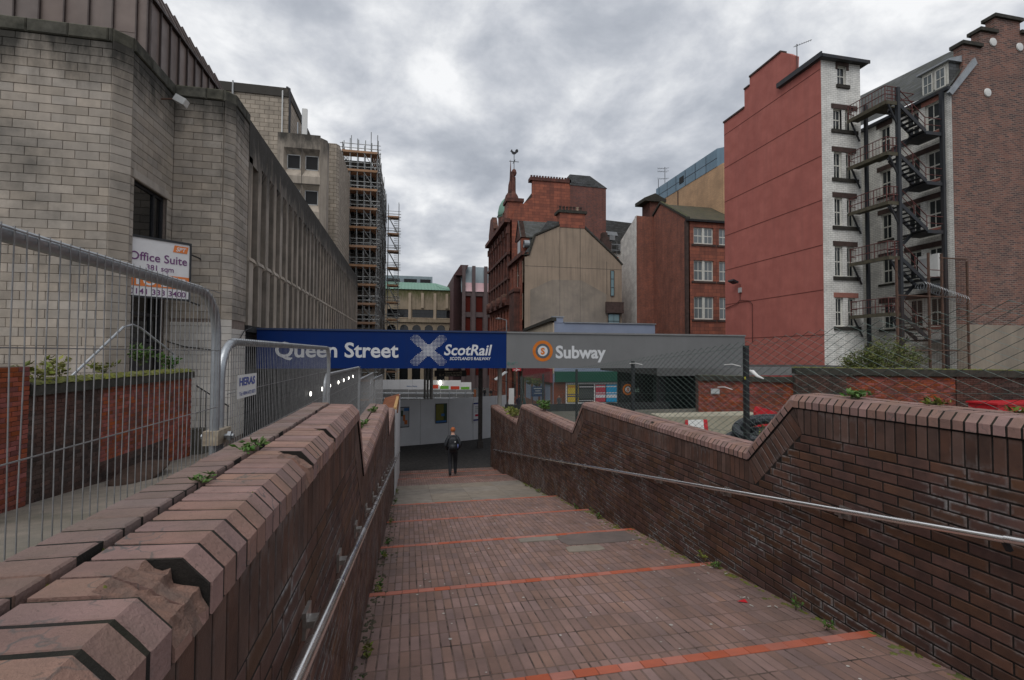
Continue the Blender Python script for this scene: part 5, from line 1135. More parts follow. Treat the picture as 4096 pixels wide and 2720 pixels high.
G().box(Xc + .25, 46, 24.8, Yb + 6, -3, 17.2).obj('body', m_brown, CT)
G().poly([(30.2, Yb - .2, 18.5), (Xc + .3, Yb - .2, 18.6), (Xc + 1.5, Yb + 3.2, 22.0), (30.2, Yb + 3.2, 21.6)]).obj('back_roof', m_slate, CT)
G().poly([(Xc - .15, 24.3, 17.2), (Xc - .15, Yb, 17.6), (Xc + 3, Yb + 3, 21.8), (Xc + 3.2, 24.3, 21.2)]).obj('side_roof', m_slate, CT)
G(FX(Xc - .15)).box(24.3, Yb, -.1, .12, 17.05, 17.25).obj('gutter', m_bluesteel, CT)
dm = G().prism([(Xc + .15, 17.25), (Xc + .15, 19.0), (Xc + 2.2, 19.0), (Xc + 2.2, 17.25)], 'y', 24.55, 26.2).obj('dormer', m_wframe, CT)
fd = FX(Xc + .14)
for a in (24.68, 25.47): sash(CT, lambda p, d, z: (Xc + .11 - d - .06, p, z), (a, a + .62, 17.5, 18.8), m_wframe, m_glassl, dep=.0, fw=.06)
G().box(Xc - .1, Xc + 2.6, 24.35, 26.4, 19.0, 19.1).prism([(Xc - .1, 19.1), (Xc + 2.6, 19.1), (Xc + 2.6, 19.9)], 'y', 24.35, 26.4).obj('dormer_roof', m_lead, dm)
G().box(Xc + .17, Xc + 2.2, 24.51, 24.545, 17.25, 18.98).obj('slate_cheek', m_slate, dm)
for (x, y) in ((30.55, 30.8), (31.0, 30.8), (31.25, 30.8)): G().tube((x, y, -3), (x, y, 18.4), .085, 8).obj('downpipe', m_bluesteel, CT)
ac = thing('air_conditioner', 'white air conditioning unit outside a window by the fire escape', 'air conditioner', (33.3, 25.4, 5.0))
G().box(33.15, 33.6, 24.85, 26.1, 5.1, 6.6).obj('casing', m_whitep, ac); G().box(33.1, 33.15, 25.35, 26.0, 5.3, 6.4).obj('fan_grille', m_plast, ac); G().box(33.1, 33.7, 24.8, 26.2, 4.95, 5.08).obj('bracket', m_black, ac)

BR = thing('brown_brick_building', 'brown brick gable with crow-stepped chimney and white discs at the right edge', 'building', (38, 26, -3))
pf = [(Xc + .03, 2.0), (46, 2.0), (46, 20.0), (40.6, 20.4), (40.6, 21.5), (39.66, 21.5), (39.66, 22.3), (37.5, 22.3), (37.5, 21.2), (36.25, 21.2), (36.25, 20.1), (34.75, 20.1), (34.75, 18.6), (Xc + .03, 16.9)]
G().prism(pf, 'y', 24.3, 24.85).obj('brick_wall', m_brown, BR); G().box(Xc + .04, 46, 24.26, 24.9, -3, 2.0).obj('plinth', m_tan2, BR)
for (a, b, z) in ((34.6, 36.3, 20.1), (36.1, 37.6, 21.2), (37.35, 39.8, 22.3), (39.6, 40.8, 21.5)): G().box(a, b, 24.15, 25.0, z, z + .22).obj('step_coping', m_mosscope, BR)
G().prism([(33.35, 16.75), (33.6, 16.6), (35.7, 18.9), (35.5, 19.25)], 'y', 24.12, 24.32).obj('skew_flashing', m_lead, BR)
for (x, z) in ((36.7, 17.17), (37.26, 20.6), (39.55, 20.58)):
    gg = G(); gg.f = lambda a, b, c, x=x, z=z: (x + a, 24.28 - c, z + b); gg.lathe([(0, .07), (.1, .07), (.26, .05), (.29, 0)], (0, 0, 0), 18); gg.obj('tie_plate', m_whitep, BR)
# ---------------------------------------------------------------- fire escape
FE = thing('fire_escape', 'black steel fire escape with rusty red handrails in the white court', 'fire escape', (31, 25, -3))
lv = [15.95, 12.72, 9.61, 6.17, 2.64]; YA, YB_ = 24.65, 25.5
for (x, y, r_) in ((29.93, YA, .10), (33.42, YA, .10), (30.0, 26.9, .09)): G().box(x - r_, x + r_, y - r_, y + r_, -2.4, 17.0 if x > 33 else 16.9).obj('column', m_bluesteel, FE)
for i, z in enumerate(lv):
    wk = G().box(29.0, 29.85, YA, 27.35, z - .05, z).obj('walkway_deck', m_mossdeck, FE)
    G().box(28.95, 29.0, YA, 27.35, z - .2, z + .03).box(29.0, 29.9, YA - .05, YA, z - .2, z + .03).obj('walkway_beam', m_mossdeck, FE)
    G().tube((29.02, 27.1, z - .2), (29.9, 27.3, z - 1.35), .06, 5).tube((29.2, YA, z - .2), (29.93, YA, z - 1.5), .06, 5).obj('bracket', m_bluesteel, FE)
    rl = G()
    for dz in (0.45, 0.95): rl.tube((28.97, 27.3, z + dz), (28.97, YA, z + dz), .028, 5).tube((28.97, YA, z + dz), (29.9, YA, z + dz), .028, 5).tube((28.97, 27.3, z + dz), (29.6, 27.4, z + dz), .028, 5)
    for k in range(4): rl.tube((28.97, YA + .87 * k, z), (28.97, YA + .87 * k, z + .95), .025, 5)
    for k in range(12): rl.tube((28.97, YA + .22 * k, z), (28.97, YA + .22 * k, z + .95), .011, 4)
    for k in range(5): rl.tube((29.0 + .19 * k, YA, z), (29.0 + .19 * k, YA, z + .95), .011, 4)
    rl.tube((29.5, YA, z), (29.5, YA, z + .95), .025, 5); rl.obj('guard_rail', m_rust, FE)
    zl_ = z - 1.62; xa, xb = 30.05, 32.05
    for y in (YA - .02, YB_ - .1): G().obox(((xa + xb) / 2, y, (z - .15 + zl_) / 2), ((xb - xa) / 2, 0, (zl_ - z + .15) / 2), (0, .03, 0), (.04, 0, .12)).obj('stringer', m_bluesteel, FE)
    for k in range(8): x = xa + (xb - xa) * (k + .5) / 8; zz = z - .1 + (zl_ - z) * (k + .5) / 8; G().box(x - .14, x + .14, YA, YB_ - .12, zz - .02, zz + .02).obj('tread', m_bluesteel, FE)
    r2 = G().tube((xa, YA, z + .85), (xb, YA, zl_ + .9), .028, 5).tube((xa, YA, z + .42), (xb, YA, zl_ + .45), .022, 5)
    for k in range(3): x = xa + (xb - xa) * k / 2; r2.tube((x, YA, z + (zl_ - z) * k / 2), (x, YA, z + .87 + (zl_ - z) * k / 2), .025, 5)
    r2.tube((xb, YA, zl_ + .9), (33.45, YA, zl_ + .9), .028, 5).tube((xb, YA, zl_ + .45), (33.45, YA, zl_ + .45), .022, 5); r2.obj('stair_rail', m_rust, FE)
    G().box(xb, 33.6, YA, YB_ + .8, zl_ - .08, zl_).box(xb, 33.6, YA - .05, YA, zl_ - .2, zl_ + .02).obj('landing', m_bluesteel, FE)
    if i + 1 < len(lv):
        zn = lv[i + 1]
        for k in range(8): x = xb - (xb - 30.1) * (k + .5) / 8; zz = zl_ + (zn - zl_) * (k + .5) / 8; G().box(x - .14, x + .14, YB_ + .05, YB_ + .8, zz - .02, zz + .02).obj('tread', m_bluesteel, FE)
        G().obox(((30.1 + xb) / 2, YB_ + .05, (zn + zl_) / 2), ((xb - 30.1) / 2, 0, (zl_ - zn) / 2), (0, .03, 0), (-.04, 0, .1)).obj('stringer', m_bluesteel, FE)
    else:
        G().obox((30.6, YB_, 0.2), (-.8, 0, -.95), (0, .03, 0), (.04, 0, .12)).obj('stringer', m_bluesteel, FE)
tw_ = G().box(30.2, 32.4, YB_ + .1, YB_ + 1.0, 16.2, 16.27).obj('top_deck', m_mossdeck, FE)
rl = G()
for dz in (.5, 1.0): rl.tube((30.2, YB_ + .1, 16.27 + dz), (32.4, YB_ + .1, 16.27 + dz), .028, 5).tube((32.4, YB_ + .1, 16.27 + dz), (32.4, YB_ + 1, 16.27 + dz), .028, 5)
rl.obj('guard_rail', m_rust, FE)
# mesh security cage round the foot of the fire escape with razor coils
SCG = thing('security_cage', 'rusty mesh security cage with razor wire around the lower fire escape', 'cage', (31, 23.8, -2.4))
for x in (28.6, 31.0, 32.0, 34.0): G().box(x - .05, x + .05, 23.75, 23.85, -2.4, 6.3 if 30 < x < 33 else 5.9).obj('cage_post', m_rustst, SCG)
for z in (0.3, 3.6, 6.0): G().box(28.6 if z < 4 else 31.9, 34.0, 23.76, 23.84, z, z + .07).obj('cage_rail', m_rustst, SCG)
ms_ = G()
for k in range(46): x = 28.65 + .117 * k; ms_.tube((x, 23.8, -2), (x, 23.8, 3.6 if x < 31.9 else 6.0), .006, 3, cap=False)
for k in range(60): z = -2 + .134 * k; ms_.tube((28.6 if z < 3.6 else 31.9, 23.8, z), (34, 23.8, z), .006, 3, cap=False)
ms_.obj('cage_mesh', m_rustst, SCG)
coil = [(30.2 + 3.6 * t / 160 + .05 * math.cos(t * .7), 23.75 + .28 * math.cos(t * .7), 4.25 - .9 * abs(t / 160 - .1) + .28 * math.sin(t * .7)) for t in range(160)]
G().path(coil, .012, 4).obj('razor_coil', m_galv, SCG)

# ---------------------------------------------------------------- station fascia sign across the passage
SN = thing('station_fascia', 'long blue and grey station fascia spanning the passage', 'sign', (4.8, 20.2, -0.6))
G().box(-5.65, 3.965, 20.0, 20.35, -0.605, 0.86).obj('blue_panel', m_blue, SN); G().box(-5.68, 3.965, 19.96, 20.4, 0.865, 0.935).obj('blue_cap', m_blueed, SN)
G().box(3.972, 15.3, 20.0, 20.35, -0.605, 0.855).obj('grey_panel', m_grey, SN); G().box(3.972, 15.32, 19.96, 20.4, 0.86, 0.93).obj('grey_cap', m_greyed, SN)
cs_ = lambda a, z: (a, 19.994, z); cs2 = lambda a, z: (a, 19.990, z); cs3 = lambda a, z: (a, 19.986, z)
text('Queen Street', SN, 'lettering', m_letter, None, -5.0, -0.43, -0.16, 0.43, cs_, 0, 0.022)
text('ScotRail', SN, 'lettering', m_letter, None, 1.38, 3.36, -0.06, 0.385, cs_, 0.2, 0.022)
text("SCOTLAND'S RAILWAY", SN, 'lettering', m_letter, None, 1.61, 3.31, -0.265, -0.14, cs_, 0.2, 0.02)
text('Subway', SN, 'lettering', m_letter, None, 6.11, 8.39, -0.165, 0.37, cs_, 0, 0.03)
def disc(parent, name, m, x, y, z, r0_, r1_, n=28):
    g = G(); A = [g.pt((x + r1_ * math.cos(2 * math.pi * k / n), y, z + r1_ * math.sin(2 * math.pi * k / n))) for k in range(n)]
    if r0_ > 0:
        B = [g.pt((x + r0_ * math.cos(2 * math.pi * k / n), y, z + r0_ * math.sin(2 * math.pi * k / n))) for k in range(n)]
        for k in range(n): g.fc.append([A[k], A[(k + 1) % n], B[(k + 1) % n], B[k]])
    else: g.fc.append(A)
    return g.obj(name, m, parent)
disc(SN, 'logo_ring', m_logoor, 5.54, 19.994, 0.125, 0.315, 0.445); disc(SN, 'logo_ring', m_logogr, 5.54, 19.994, 0.125, 0.22, 0.313); disc(SN, 'logo_disc', m_letter, 5.54, 19.994, 0.125, 0, 0.218)
text('S', SN, 'lettering', m_logoor, None, 5.45, 5.63, -0.01, 0.26, cs2, 0, 0.05)
g = G(); cx0, cz0 = 0.76, 0.125; st_ = 0.0545
for i in range(-13, 14):
    for j in range(-11, 12):
        x, z = i * st_, j * st_; hit = 0
        for s_ in (1, -1):
            dxx, dzz = 0.655, 0.575 * s_; ln = math.hypot(dxx, dzz); tt = (x * dxx + z * dzz) / ln ** 2; pd = abs(x * dzz - z * dxx) / ln
            if abs(tt) < 1.0 and pd < 0.165: hit = max(hit, 1.0 - 0.55 * abs(tt))
        if hit:
            r_ = 0.0255 * hit; g.poly([(cx0 + x + r_ * math.cos(k * math.pi / 4), 19.994, cz0 + z + r_ * math.sin(k * math.pi / 4)) for k in range(8)])
g.obj('logo_dots', m_letter, SN, kind='stuff')
m_graf = flat('teal_graffiti', (0.05, 0.30, 0.25))
gq = G(); 
for pth in ([(4.05, -.33), (4.0, -.42), (4.07, -.45), (4.12, -.36), (4.06, -.36), (4.1, -.5)], [(4.16, -.4), (4.2, -.46), (4.24, -.36), (4.28, -.46), (4.33, -.32)], [(4.42, -.3), (4.42, -.42)]): gq.path([(a, 19.99, z) for a, z in pth], .008, 4)
gq.obj('graffiti', m_graf, SN)
CN = thing('canopy', 'flat dark canopy roof behind the blue fascia', 'canopy', (-1, 27, -0.4))
G().box(-5.72, 5.2, 20.36, 33.5, 0.28, 0.62).obj('roof_slab', m_asph, CN)
for y in (21.2, 23.6, 26.0, 28.4, 30.8, 33.0): G().box(-5.72, 5.2, y, y + 0.25, -0.02, 0.28).obj('beam', m_dark, CN)
def col_post(x, y, r_, m, lab, zb, zt=0.0, sq=False):
    t_ = thing('canopy_post', lab, 'post', (x, y, zb))
    if sq: G().box(x - r_, x + r_, y - r_, y + r_, zb, zt).obj('shaft', m, t_); G().box(x - r_ * 1.4, x + r_ * 1.4, y - r_ * 1.4, y + r_ * 1.4, zb, zb + .32).obj('base', m_dpost, t_)
    else: G().tube((x, y, zb), (x, y, zt), r_, 14, cap=False).obj('shaft', m, t_, smooth=True); G().tube((x, y, zb), (x, y, zb + .06), r_ * 1.5, 14).obj('base', m_dpost, t_)
col_post(3.93, 21.3, .098, m_post, 'pale round canopy post behind the end of the right ramp wall', -4.78)
col_post(3.57, 24.76, .096, m_dpost, 'dark brown square canopy post in front of the white hoarding', -4.78, sq=True)
for x, lab in ((0.93, 'leftmost of three pale round posts beneath the fascia'), (1.10, 'middle of three pale round posts beneath the fascia'), (1.32, 'rightmost and thickest of three pale round posts beneath the fascia')): col_post(x, 30, .10 if x > 1.2 else .065, m_post, lab, -4.95)
HS = thing('hanging_direction_sign', 'black hanging direction sign beneath the blue fascia', 'sign', (1.97, 24, -0.98))
G().box(1.22, 2.73, 23.95, 24.05, -1.125, -0.83).obj('panel', m_black, HS)
G().box(1.20, 1.222, 23.93, 24.07, -1.13, -.825).box(2.728, 2.75, 23.93, 24.07, -1.13, -.825).obj('frame', m_dpost, HS)
ch_ = lambda a, z: (a, 23.945, z); m_sigt = flat('sign_text_cream', (0.52, 0.46, 0.34))
text('Buchanan Street U', HS, 'lettering', m_sigt, None, 1.70, 2.42, -0.965, -0.895, ch_, 0, .01); text('Queen Street Station', HS, 'lettering', m_sigt, None, 1.72, 2.53, -1.075, -1.005, ch_, 0, .01)
gq = G()
for (a, z) in ((2.48, -.93), (1.47, -1.04)):
    gq.box(a - .045, a + .045, 23.944, 23.946, z + .035, z + .045).box(a - .045, a + .045, 23.944, 23.946, z - .045, z - .035).box(a - .045, a - .035, 23.944, 23.946, z - .035, z + .035).box(a + .035, a + .045, 23.944, 23.946, z - .035, z + .035).box(a - .02, a + .02, 23.944, 23.946, z - .008, z + .008)
gq.obj('arrow_symbol', m_sigt, HS)
def rail_arrows(parent, x, z, s, y, m):
    g = G()
    for dz, sg in ((.16, 1), (-.16, -1)): g.box(x - s * .5, x + s * .5, y - .002, y, z + s * dz - s * .045, z + s * dz + s * .045)
    g.prism([(x - s * .32, z + s * .2), (x - s * .2, z + s * .2), (x + s * .28, z - s * .12), (x + s * .16, z - s * .12)], 'y', y - .001, y + .001)
    g.prism([(x + s * .1, z + s * .38), (x + s * .22, z + s * .38), (x - s * .02, z + s * .18), (x - s * .14, z + s * .18)], 'y', y - .001, y + .001).prism([(x + .02 * s, z - s * .18), (x + .14 * s, z - s * .18), (x - .1 * s, z - s * .38), (x - .22 * s, z - s * .38)], 'y', y - .001, y + .001)
    return g.obj('rail_symbol', m, parent)
rail_arrows(HS, 1.62, -1.04, .1, 23.945, m_sigt)
G().tube((1.62, 24, -.83), (1.62, 24, 0), .012, 5).tube((2.38, 24, -.83), (2.38, 24, 0), .012, 5).obj('hanger', m_black, HS)
RB_ = thing('railway_sign', 'small red sign with white double arrow under the grey fascia', 'sign', (9.9, 45, -1.6))
G().box(9.5, 10.34, 44.95, 45, -1.62, -1.2).obj('panel', m_red, RB_); rail_arrows(RB_, 9.92, -1.42, .62, 44.94, m_whitep); G().tube((10.1, 45.02, -1.6), (10.1, 45.02, -5.7), .05, 6).obj('post', m_black, RB_)
# curved white hoarding in the passage
HD = thing('white_hoarding', 'curved white hoarding with posters closing the passage', 'hoarding', (2, 26.5, -4.78))
P = [(-0.9, 25.7), (0.6, 26.05), (2.1, 26.5), (3.5, 27.0), (4.9, 27.75), (5.6, 28.2)]
for (a, b) in zip(P, P[1:]):
    d = (Vector(b) - Vector(a)).normalized(); a2 = (a[0] + d.x * .008, a[1] + d.y * .008); b2 = (b[0] - d.x * .008, b[1] - d.y * .008)
    G().poly([(a2[0], a2[1], -4.75), (b2[0], b2[1], -4.75), (b2[0], b2[1], -2.42), (a2[0], a2[1], -2.42)]).poly([(a2[0], a2[1] + .03, -4.75), (b2[0], b2[1] + .03, -4.75), (b2[0], b2[1] + .03, -2.42), (a2[0], a2[1] + .03, -2.42)]).poly([(a2[0], a2[1], -2.42), (b2[0], b2[1], -2.42), (b2[0], b2[1] + .03, -2.42), (a2[0], a2[1] + .03, -2.42)]).obj('hoarding_panel', m_hoard, HD)
    G().prism([(a2[0], a2[1] - .03), (b2[0], b2[1] - .03), (b2[0], b2[1] - .002), (a2[0], a2[1] - .002)], 'z', -4.77, -4.62).obj('skirting', m_hoard, HD)
def onhoard(x):
    for a, b in zip(P, P[1:]):
        if a[0] <= x <= b[0]: return a[1] + (b[1] - a[1]) * (x - a[0]) / (b[0] - a[0])
    return P[-1][1]
def poster(name, lab, x0, x1, z0, z1, cols, y=None, fm=None, th=None):
    o_ = thing(name, lab, 'poster', ((x0 + x1) / 2, onhoard((x0 + x1) / 2) if y is None else y, z0))
    yy0, yy1 = (onhoard(x0) - .04, onhoard(x1) - .04) if y is None else (y, y)
    q = lambda u, v, d=0: (x0 + (x1 - x0) * u, yy0 + (yy1 - yy0) * u - d, z0 + (z1 - z0) * v)
    G().poly([q(-.06, -.04), q(1.06, -.04), q(1.06, 1.04), q(-.06, 1.04)]).obj('frame', fm or m_black, o_)
    for (u0_, u1_, v0_, v1_, m) in cols: G().poly([q(u0_, v0_, .006 + .002 * cols.index((u0_, u1_, v0_, v1_, m))), q(u1_, v0_, .006 + .002 * cols.index((u0_, u1_, v0_, v1_, m))), q(u1_, v1_, .006 + .002 * cols.index((u0_, u1_, v0_, v1_, m))), q(u0_, v1_, .006 + .002 * cols.index((u0_, u1_, v0_, v1_, m)))]).obj('sheet', m, o_)
    return o_, q
c_ol = flat('poster_olive', (0.16, 0.15, 0.03)); c_dgr = flat('poster_dark_green', (0.03, 0.06, 0.035)); c_blue = flat('poster_blue', (0.04, 0.14, 0.35)); c_wh = flat('poster_white', (0.62, 0.62, 0.64)); c_navy = flat('poster_navy', (0.02, 0.03, 0.16)); c_redp = flat('poster_red', (0.45, 0.02, 0.05)); c_org = flat('poster_orange', (0.42, 0.12, 0.03)); c_greyp = flat('poster_grey', (0.33, 0.34, 0.36))
poster('poster', 'olive green framed poster in the middle of the white hoarding', 1.42, 1.98, -3.68, -2.71, [(0, 1, 0, 1, c_dgr), (0, .72, .12, 1, c_ol), (0, 1, 0, .1, c_blue), (.5, .8, .35, .48, c_blue)])
poster('poster', 'pale poster with an orange figure at the left end of the hoarding', -0.44, 0.0, -3.78, -2.80, [(0, 1, 0, 1, c_greyp), (.45, 1, .82, .98, c_blue), (.1, .35, .55, .85, c_dgr), (.35, .6, .3, .62, c_org), (.5, .85, .12, .34, c_org)])
o_, q = poster('poster', 'white ticket office notice with blue bands behind the dark post', 3.50, 4.02, -3.73, -2.73, [(0, 1, 0, 1, c_navy), (.02, .98, .09, .92, c_wh), (.2, .95, .24, .36, c_redp)], fm=m_hoard)
for k, s in enumerate(('Ticket', 'Office', 'to Ca', 'Ne')): text(s, o_, 'lettering', m_black, None, .18, .78 if k < 2 else .6, .76 - .1 * k, .82 - .1 * k, lambda a, z: q(a, z, .02), 0, .0)
# white site panel beside the left ramp wall with timber edge
WP = thing('construction_hoarding', 'tall white site panel with raw timber edge beyond the left ramp wall', 'panel', (-.34, 15, -4.2))
G().prism([(13.4, rampz(13.4) - .3), (20.2, rampz(20.2) - .3), (20.2, -1.62), (16.8, -1.47), (13.4, -1.50)], 'x', -.36, -.335).obj('sheet', m_hoard, WP)
G().prism([(13.4, -1.50), (16.8, -1.47), (16.8, -1.41), (13.4, -1.44)], 'x', -.40, -.32).obj('timber_edge', m_timber, WP); G().obox((-.55, 15.6, -1.6), (.24, .0, .07), (0, 1.3, .14), (-.01, 0, .03)).obj('timber_brace', m_ply, WP)

# ---------------------------------------------------------------- street hoardings behind the passage
H1 = thing('grey_hoarding', 'long grey hoarding with blue contractor lettering in the street', 'hoarding', (-.5, 45, -5.7))
for k in range(4): G().box(-3.0 + 1.1 * k, -1.91 + 1.1 * k, 45, 45.05, -5.8, -2.37).obj('hoarding_panel', m_hoard, H1)
text('Balfour Beatty', H1, 'lettering', flat('contractor_blue', (0.02, 0.10, 0.25)), None, -.2, .72, -3.02, -2.9, lambda a, z: (a, 44.99, z), 0, .01)
H2 = thing('white_site_hoarding', 'white street hoarding with red and green rectangles', 'hoarding', (3.9, 45, -5.7))
for (a, b, z) in ((1.45, 3.0, -2.44), (3.01, 4.66, -2.46), (4.67, 5.63, -2.65)): G().box(a, b, 45.0, 45.05, -5.8, z).obj('hoarding_panel', m_whitep, H2)
m_sqr = flat('square_red', (0.58, 0.06, 0.025)); m_sqg = flat('square_green', (0.15, 0.40, 0.04))
for (a, b, z0, z1, m) in ((2.10, 2.6, -3.2, -2.86, m_sqr), (2.78, 3.55, -3.24, -2.96, m_sqg), (3.73, 4.53, -3.29, -3.0, m_sqr), (4.68, 5.46, -3.3, -3.07, m_sqg)): G().poly([(a, 44.99, z0), (b, 44.99, z0), (b, 44.99, z1), (a, 44.99, z1)]).obj('coloured_square', m, H2)
SL = thing('site_lamp', 'glowing bulkhead lamp on top of the white street hoarding', 'lamp', (2.78, 44.9, -2.7)); G().box(2.72, 2.84, 44.9, 44.98, -2.85, -2.5).obj('diffuser', m_lamp, SL); G().box(2.7, 2.86, 44.98, 45.0, -2.87, -2.42).obj('back_plate', m_plast, SL)
H3 = thing('grey_barrier_wall', 'low grey hoarding with steel rails in front of the street hoardings', 'hoarding', (1, 40, -5.4))
for k in range(6): G().box(-2.6 + 1.28 * k, -1.34 + 1.28 * k, 40, 40.05, -5.6, -2.86 - .02 * k).obj('hoarding_panel', m_greyed, H3)
gg = G(); 
for z in (-3.15, -3.55): gg.tube((-2.5, 39.8, z), (5.2, 39.8, z - .1), .04, 6)
for x in (-2, -.7, .6, 1.9, 3.2, 4.5): gg.tube((x, 39.8, -5.5), (x, 39.8, -3.05), .04, 6)
gg.obj('steel_rail', m_galv, H3)
G().box(5.2, 5.4, 39.9, 40.1, -5.6, -2.95).obj('timber_end', m_ply, H3)

# ---------------------------------------------------------------- pub and poster wall on the right of the street
BL_ = thing('blue_rendered_building', 'low blue-grey rendered building with green fascia and poster wall', 'building', (20, 49, -6))
Yq = 47.5
G().box(14.25, 25.5, Yq, 59.9, -7, 3.18).obj('wall', m_bluewall, BL_)
G().box(14.22, 15.3, Yq - .04, Yq + .4, 3.18, 3.72).obj('parapet_pier', m_bluewall, BL_); G().box(14.15, 15.4, Yq - .1, Yq + .5, 3.72, 3.84).box(15.4, 25.6, Yq - .1, Yq + .35, 3.18, 3.28).obj('coping', m_lead, BL_)
G(FX(14.25)).prism([(47.46, -2), (59.9, -2), (59.9, 3.1), (47.46, 3.55)], 'y', -.1, .03).obj('cream_side_wall', m_cream, BL_)
G(FX(14.25)).prism([(47.4, 3.35), (59.9, 2.85), (59.9, 3.15), (47.4, 3.7)], 'y', -.3, .25).obj('side_coping', m_mosscope, BL_)
f = FY(Yq)
G(f).box(14.4, 26, 0, .35, -2.82, -1.77).obj('green_fascia', m_green, BL_)
G(f).box(15.6, 25.8, 0, .06, -5.15, -2.9).obj('poster_board', m_whitep, BL_)
G(f).box(14.3, 15.55, 0, .05, -6.5, -2.85).obj('brick_pier', m_redold, BL_)
def wposter(lab, a, b, z0, z1, bands):
    t_ = thing('street_poster', lab, 'poster', ((a + b) / 2, Yq - .08, z0))
    G(f).box(a - .05, b + .05, .061, .09, z0 - .05, z1 + .05).obj('frame', m_black, t_)
    for i, (v0, v1, m) in enumerate(bands): G(f).poly([(a, .094 + .002 * i, z0 + (z1 - z0) * v0), (b, .094 + .002 * i, z0 + (z1 - z0) * v0), (b, .094 + .002 * i, z0 + (z1 - z0) * v1), (a, .094 + .002 * i, z0 + (z1 - z0) * v1)]).obj('sheet', m, t_)
c_y = flat('poster_yellow', (0.58, 0.42, 0.05)); c_cy = flat('poster_cyan', (0.02, 0.30, 0.55)); c_pk = flat('poster_pink', (0.45, 0.07, 0.32)); c_bk = flat('poster_black', (0.02, 0.02, 0.022)); c_dg = flat('poster_charcoal', (0.06, 0.065, 0.065)); c_rd2 = flat('poster_crimson', (0.45, 0.05, 0.08))
wposter('yellow poster on the white board under the green fascia', 15.76, 16.92, -4.87, -3.15, [(0, 1, c_y), (.42, .47, c_navy), (.3, .36, c_navy), (.86, .92, c_org)])
wposter('black and grey poster on the white board under the green fascia', 16.98, 18.55, -4.87, -3.13, [(0, 1, c_bk), (.2, .75, c_dg), (.85, .9, c_wh), (.06, .09, c_wh)])
wposter('crimson poster on the white board under the green fascia', 18.78, 19.85, -4.9, -3.14, [(0, 1, c_rd2), (.24, .42, c_wh), (.85, .92, c_wh), (.5, .54, c_wh)])
wposter('cyan poster on the white board under the green fascia', 19.95, 21.1, -4.92, -3.14, [(0, 1, c_cy), (.24, .42, c_wh), (.5, .55, c_wh), (.86, .92, c_wh)])
wposter('pink poster at the right end of the white board', 21.55, 22.6, -4.9, -3.12, [(0, 1, c_pk), (.22, .9, c_dg)])
PB_ = thing('pub_front', 'red pub front with hanging baskets facing the street', 'shop front', (14.2, 54, -6))
f = FX(14.22); G(f).box(47.6, 59.8, 0, .25, -2.9, -1.5).obj('fascia', mat('pub_red', (0.25, 0.03, 0.035), rough=0.5), PB_)
hp = [(48.4, 50.4, -5.4, -3.2), (51.2, 52.4, -6.0, -3.2), (53.2, 55.6, -5.4, -3.2), (56.6, 59.2, -5.4, -3.2)]
facade('wall', PB_, f, 47.55, 59.9, -7.5, -1.5, hp, m_redbr, .2)
for h in hp: sash(PB_, f, h, m_wframe, m_glass, dep=.1, cols=4, fw=.08)
for y in (49, 52, 55, 58): G(f).tube((y, .25, -1.5), (y, .55, -1.35), .03, 5).obj('fascia_lamp', m_galv, PB_)

# ---------------------------------------------------------------- foliage
def leaves(name, m, parent, pts, size, droop=0.3):
    g = G()
    for p in pts:
        p = Vector(p); a = R.random() * 6.283; el = R.random() * 1.3 - droop; s = size * (0.6 + 0.8 * R.random())
        d = Vector((math.cos(a) * math.cos(el), math.sin(a) * math.cos(el), math.sin(el))); w = d.orthogonal().normalized(); w.rotate(Matrix.Rotation(R.random() * 6.28, 3, d)); n = d.cross(w)
        i = [g.pt(p), g.pt(p + d * s * .45 + w * s * .24 - n * s * .05), g.pt(p + d * s), g.pt(p + d * s * .45 - w * s * .24 - n * s * .05), g.pt(p + d * s * .5 + n * s * .06)]
        g.fc += [[i[0], i[1], i[4]], [i[1], i[2], i[4]], [i[2], i[3], i[4]], [i[3], i[0], i[4]]]
    return g.obj(name, m, parent)
def plant(label, loc, n, rx, ry, rz, size, m=None, stems=5, name='weed', cat='plant', group=None, flatp=False):
    t_ = thing(name, label, cat, loc, group); L_ = Vector(loc); pts = []; sg = G()
    for k in range(stems):
        a = R.random() * 6.28; q = L_ + Vector((math.cos(a) * rx * .7, math.sin(a) * ry * .7, rz * (.5 + .5 * R.random())))
        mid_ = (L_ + q) / 2 + Vector((jit(rx * .15), jit(ry * .15), rz * .12)); sg.path([L_, mid_, q], [max(.0015, size * .06), max(.0012, size * .045), .001], 4)
        for j in range(n // stems):
            u = .25 + .75 * R.random(); c = (L_.lerp(mid_, u * 2) if u < .5 else mid_.lerp(q, u * 2 - 1)); pts.append(c + Vector((jit(rx * .28), jit(ry * .28), jit(rz * .16))))
    sg.obj('stem', m_stem, t_); leaves('foliage', m or m_leaf, t_, pts, size); return t_
plant('broad green weed rooted on top of the right wall where its near coping begins', (3.62, 3.42, -.36), 60, .10, .16, .06, .06)
plant('pale flattened weed halfway along the near coping of the right wall', (3.70, 2.82, -.355), 40, .07, .14, .03, .05, m_leafy)
plant('thin weed near the right edge on the near coping of the right wall', (3.72, 2.35, -.355), 30, .05, .12, .03, .04, m_leafy)
plant('leafy weed tuft on the third step of the right wall coping', (3.72, 13.1, -1.58), 130, .18, .5, .26, .12)
plant('dry weed by the first fence post behind the right wall', (3.9, 4.75, -1.0), 70, .08, .10, .34, .035, m_leafy, 4)
plant('ivy and weeds spilling over the lowest coping of the right wall', (3.62, 17.2, -2.2), 260, .35, 1.3, .22, .13, m_leafy, 9)
plant('larger leafy weed in the coping joint of the left wall', (-.565, 1.98, -.365), 70, .05, .09, .03, .024)
plant('second smaller weed in the coping joint of the left wall', (-.56, 1.52, -.365), 34, .035, .06, .02, .02)
